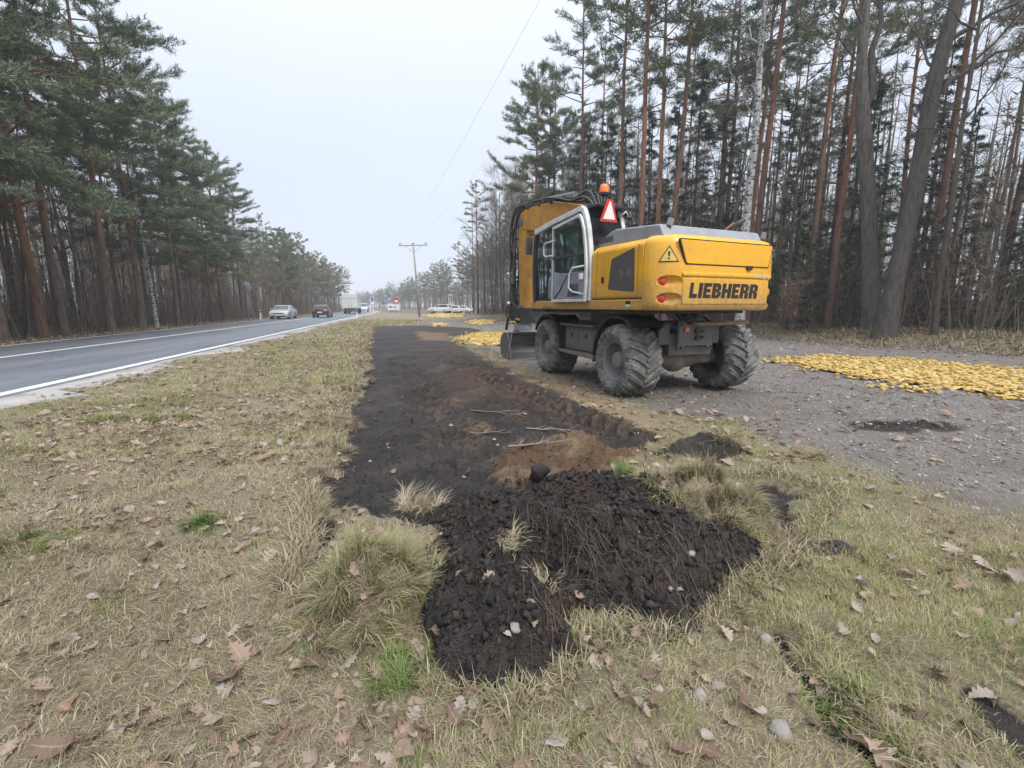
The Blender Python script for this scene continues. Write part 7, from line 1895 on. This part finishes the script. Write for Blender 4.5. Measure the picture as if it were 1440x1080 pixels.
CARS = {  # lower body outline and greenhouse outline (y forward, z up)
 'sedan': dict(L=4.55, W=1.80, body=[(-2.25, .30), (-2.27, .62), (-2.18, .92), (-1.55, .98), (1.0, .95), (1.85, .82), (2.20, .66), (2.27, .45), (2.20, .24)], roof=[(-1.75, .95), (-.98, 1.36), (-.45, 1.43), (.25, 1.42), (1.12, .93)], wy=(-1.33, 1.38), r=.32),
 'hatch': dict(L=4.0, W=1.74, body=[(-1.95, .32), (-2.0, .60), (-1.93, .95), (-1.2, .99), (.95, .96), (1.55, .84), (1.92, .66), (1.98, .45), (1.9, .25)], roof=[(-1.90, .95), (-1.62, 1.40), (-1.1, 1.49), (.05, 1.48), (1.05, .94)], wy=(-1.22, 1.24), r=.31),
 'suv': dict(L=4.4, W=1.85, body=[(-2.15, .42), (-2.2, .75), (-2.15, 1.10), (-1.3, 1.14), (1.0, 1.12), (1.9, 1.02), (2.15, .82), (2.2, .6), (2.1, .36)], roof=[(-2.10, 1.10), (-1.95, 1.66), (-1.5, 1.76), (.15, 1.74), (.95, 1.11)], wy=(-1.32, 1.36), r=.38),
 'van': dict(L=4.9, W=1.95, body=[(-2.4, .35), (-2.45, .7), (-2.42, 1.10), (-1.3, 1.12), (1.3, 1.10), (2.1, .98), (2.4, .8), (2.45, .5), (2.35, .3)], roof=[(-2.40, 1.08), (-2.32, 1.85), (-2.0, 1.95), (.75, 1.93), (1.75, 1.09)], wy=(-1.5, 1.5), r=.34)}
def make_car(style, paint, label, x, y, heading, z, group=None, name="parked_car"):
    S = CARS[style]; W = S['W'] / 2; root = empty(name, (x, y, z), (0, 0, heading)); tag(root, label, "car", group)
    def loft(poly, secs, mat, nm, parent, bevel=.05):
        B = MB(); n = len(poly); vs = []; c = np.mean(poly, 0)
        for (xx, f) in secs: vs += [(xx, c[0] + (p[0] - c[0]) * f, c[1] + (p[1] - c[1]) * (f ** .5)) for p in poly]
        fs = [tuple(range(n)), tuple(range((len(secs) - 1) * n, len(secs) * n))[::-1]]
        for k in range(len(secs) - 1): fs += [(k * n + i, k * n + (i + 1) % n, (k + 1) * n + (i + 1) % n, (k + 1) * n + i) for i in range(n)]
        B.add(vs, fs); o = B.build(nm, mat, parent, bevel, 3)
        for p in o.data.polygons: p.use_smooth = True
        return o
    body = loft(S['body'], [(-W, .955), (-W * .8, .995), (0, 1.0), (W * .8, .995), (W, .955)], paint, "body", root)
    rf = S['roof']; zb = rf[0][1]; zt = max(p[1] for p in rf); tum = lambda z: W * .94 - (z - zb) / (zt - zb) * .17
    B = MB(); n = len(rf); B.add([(-tum(p[1]), *p) for p in rf] + [(tum(p[1]), *p) for p in rf], [tuple(range(n)), tuple(range(2 * n - 1, n - 1, -1))] + [(i, (i + 1) % n, n + (i + 1) % n, n + i) for i in range(n)]); cabin = B.build("cabin", paint, root, .05, 3)
    def lerp(a, b, t): return (a[0] + (b[0] - a[0]) * t, a[1] + (b[1] - a[1]) * t)
    for (a, b, nm) in ((rf[0], rf[1], "rear_window"), (rf[-2], rf[-1], "windscreen")):
        p, q = lerp(a, b, .10), lerp(a, b, .90); out = Vector((0, b[1] - a[1], -(b[0] - a[0]))).normalized() * .012
        if nm == "rear_window": out = Vector((0, -(b[1] - a[1]), (b[0] - a[0]))).normalized() * .012
        else: out = Vector((0, -(b[1] - a[1]), (b[0] - a[0]))).normalized() * .012
        B = MB(); B.add([Vector((-tum(p[1]) + .07, *p)) + out, Vector((tum(p[1]) - .07, *p)) + out, Vector((tum(q[1]) - .07, *q)) + out, Vector((-tum(q[1]) + .07, *q)) + out], [(0, 1, 2, 3)]); B.build(nm, M_CGLASS, cabin)
    zs = (zb + .06, zt - .09)
    def edge_y(z, front):
        pts = rf[-2:] if front else rf[:2]
        return np.interp(z, sorted([pts[0][1], pts[1][1]]), [p[0] for p in sorted(pts, key=lambda p: p[1])])
    yr0, yr1, yf0, yf1 = edge_y(zs[0], 0) + .14, edge_y(zs[1], 0) + .12, edge_y(zs[0], 1) - .16, edge_y(zs[1], 1) - .06
    for sx in (-1, 1):
        for (a0, a1, b0, b1) in ((yr0, yr1, -.12, -.12), (-.04, -.04, yf0, yf1)):
            B = MB(); B.add([(sx * (tum(zs[0]) + .012), a0, zs[0]), (sx * (tum(zs[0]) + .012), b0, zs[0]), (sx * (tum(zs[1]) + .012), b1, zs[1]), (sx * (tum(zs[1]) + .012), a1, zs[1])], [(0, 1, 2, 3)]); B.build("side_window", M_CGLASS, cabin)
        for wy in S['wy']:
            B = MB(); B.lathe([(-.10, S['r'] * .62), (-.11, S['r'] * .9), (-.07, S['r']), (.07, S['r']), (.11, S['r'] * .9), (.10, S['r'] * .62)], axis='x', n=20); w = B.build("wheel", M_CTYRE, root, loc=(sx * (W - .10), wy, S['r']))
            B = MB(); B.lathe([(sx * .10, S['r'] * .64), (sx * .085, S['r'] * .55), (sx * .095, .06), (sx * .1, 0)], axis='x', n=14); B.build("rim", M_ALLOY, w)
            B = MB(); B.lathe([(sx * -.02, S['r'] * 1.16), (sx * .115, S['r'] * 1.16)], (sx * (W - .10), wy, S['r']), 'x', 20); B.build("wheel_arch", M_CTYRE, root)
        yF = S['body'][6]; yR = S['body'][1]
        B = MB(); B.box((sx * (W - .30), yF[0] - .02, yF[1] + .02), (.40, .14, .14), (0, 0, -sx * .35)); B.build("headlight", M_HEAD, root, .03)
        B = MB(); B.box((sx * (W - .22), yR[0] + .02, yR[1] + .20), (.34, .12, .18), (0, 0, sx * .25)); B.build("tail_light", M_LENS, root, .03)
        B = MB(); B.box((sx * (W + .06), rf[-1][0] - .12, zb + .08), (.18, .10, .13)); B.build("wing_mirror", paint, root, .03)
    L2 = S['body']
    B = MB(); B.bx(-.26, .26, L2[1][0] - .03, L2[1][0] + .04, .58, .69); B.build("number_plate", M_PLATE, root); B = MB(); B.bx(-.26, .26, L2[7][0] - .04, L2[7][0] + .02, .40, .50); B.build("number_plate", M_PLATE, root)
    B = MB(); B.bx(-.45, .45, L2[7][0] - .06, L2[7][0] + .012, .55, .66); B.build("grille", M_DARK, root, .01); B = MB(); B.bx(-.7, .7, L2[8][0] - .04, L2[7][0] + .008, .27, .37); B.build("lower_grille", M_DARK, root, .01)
    B = MB(); B.bx(-W * .8, W * .8, L2[0][0] - .03, L2[0][0] + .1, .30, .48); B.build("bumper", M_DARK, root, .03)
    return root
H_RD = math.atan2(-ROAD_S, 1.0)        # heading away from the camera along the road
make_car('sedan', P_SIL, "silver sedan coming towards us on the far lane", -24.4, 49.2, H_RD + PI, RZ, "cars driving on the road", "moving_car")
make_car('hatch', P_BLK, "black hatchback driving away in front of the white truck", -22.6, 55.0, H_RD, RZ, "cars driving on the road", "moving_car")
make_car('van', P_WHT, "white van far off beyond the truck", -36.6, 114, H_RD + PI, RZ, "cars driving on the road", "moving_van")
make_car('sedan', P_WHT, "small white car half hidden behind the truck", -36.2, 106, H_RD + PI, RZ, "cars driving on the road", "moving_car")
PKG = "white cars parked by the wood"
x, y = -14.3, 91; suv = make_car('suv', P_WHT, "white off-road car parked sideways right of the utility pole", x, y, 1.45, z1(x, y), PKG)
B = MB(); B.bx(-.7, .7, -1.5, .1, 1.78, 1.83); B.bx(-.5, .5, -1.2, -.2, 1.83, 1.93); B.build("roof_rack", M_DARK, suv, .01)
x, y = -11.9, 93; make_car('hatch', P_WHT, "white car parked right behind the off-road car", x, y, 1.2, z1(x, y), PKG)
x, y = -10.4, 96; make_car('sedan', P_WHT, "white sedan parked last in the row", x, y, 1.3, z1(x, y), PKG)
# box truck
tx, ty = -27.9, 79.5; tr = empty("box_truck", (tx, ty, RZ), (0, 0, H_RD)); tag(tr, "white box truck seen from behind on the road", "truck")
B = MB(); B.bx(-1.25, 1.25, 0, 6.5, .95, 3.45); bxo = B.build("cargo_box", P_WHT, tr, .03)
for sx in (-1, 1):
    B = MB(); B.bx(sx * .02, sx * 1.18, -.03, 0.01, 1.02, 3.38); B.build("rear_door", car_paint("door_white", (.62, .63, .60, 1)), bxo, .01)
    B = MB(); B.cyl((sx * .25, -.05, 1.05), (sx * .25, -.05, 3.3), .02, n=6); B.build("lock_rod", M_GALV, bxo)
    B = MB(); B.bx(sx * .75, sx * 1.15, -.08, .0, .62, .76); B.build("tail_light", M_LENS, tr)
    for wy in (1.6, 6.9):
        B = MB(); B.lathe([(-.2, .3), (-.22, .42), (-.16, .48), (.16, .48), (.22, .42), (.2, .3)], axis='x', n=20); B.build("wheel", M_CTYRE, tr, loc=(sx * .95, wy, .48))
B = MB(); B.bx(-1.22, 1.22, -.04, 0, 2.55, 2.62); B.build("marker_strip", M_GALV, bxo)
B = MB(); B.bx(-.45, .45, -.2, 7.6, .62, .92); B.build("frame", M_DARK, tr); B = MB(); B.bx(-1.2, 1.2, -.12, -.02, .42, .56); B.build("bumper", M_DARK, tr)
B = MB(); B.prism([(6.6, .6), (6.6, 2.7), (7.9, 2.7), (8.25, 1.6), (8.3, .6)], -1.15, 1.15, axis='x'); B.build("driver_cab", P_WHT, tr, .05)
# white trailer
x, y = -26.6, 104; tl_ = empty("trailer", (x, y, z1(x, y)), (0, 0, .1)); tag(tl_, "small white box trailer with dark marks standing far left of the pole", "trailer")
B = MB(); B.bx(-1.3, 1.3, -.6, .6, .45, 1.75); bo = B.build("box", P_WHT, tl_, .03)
B = MB(); B.bx(-1.05, -.30, -.61, -.6, 1.05, 1.35); B.build("dark_mark", M_GRILLE, bo); B = MB(); B.bx(-.1, .7, -.61, -.6, 1.1, 1.3); B.build("dark_mark", M_GRILLE, bo)
for sx in (-1, 1):
    B = MB(); B.lathe([(-.09, .2), (-.1, .28), (.1, .28), (.09, .2)], axis='y', n=16); B.build("wheel", M_CTYRE, tl_, loc=(sx * .5, -.55, .28))
B = MB(); B.cyl((1.3, 0, .5), (2.2, 0, .45), .04, n=6); B.build("drawbar", M_GALV, tl_)

# ------------------------------------------------------------------ damp air
hz = NT("haze_air"); hz.t.nodes.remove(hz.b)
pv = hz.n("ShaderNodeVolumePrincipled"); pv.inputs['Color'].default_value = (0.93, 0.96, 1.0, 1); pv.inputs['Density'].default_value = HAZE
pv.inputs['Anisotropy'].default_value = 0.2
hz.l(pv.outputs[0], hz.out.inputs['Volume'])
B = MB(); B.bx(-428, 428, -45, 428, -1.6, 30); hb_ = B.build("haze", hz.mat); tag(hb_, kind='stuff')
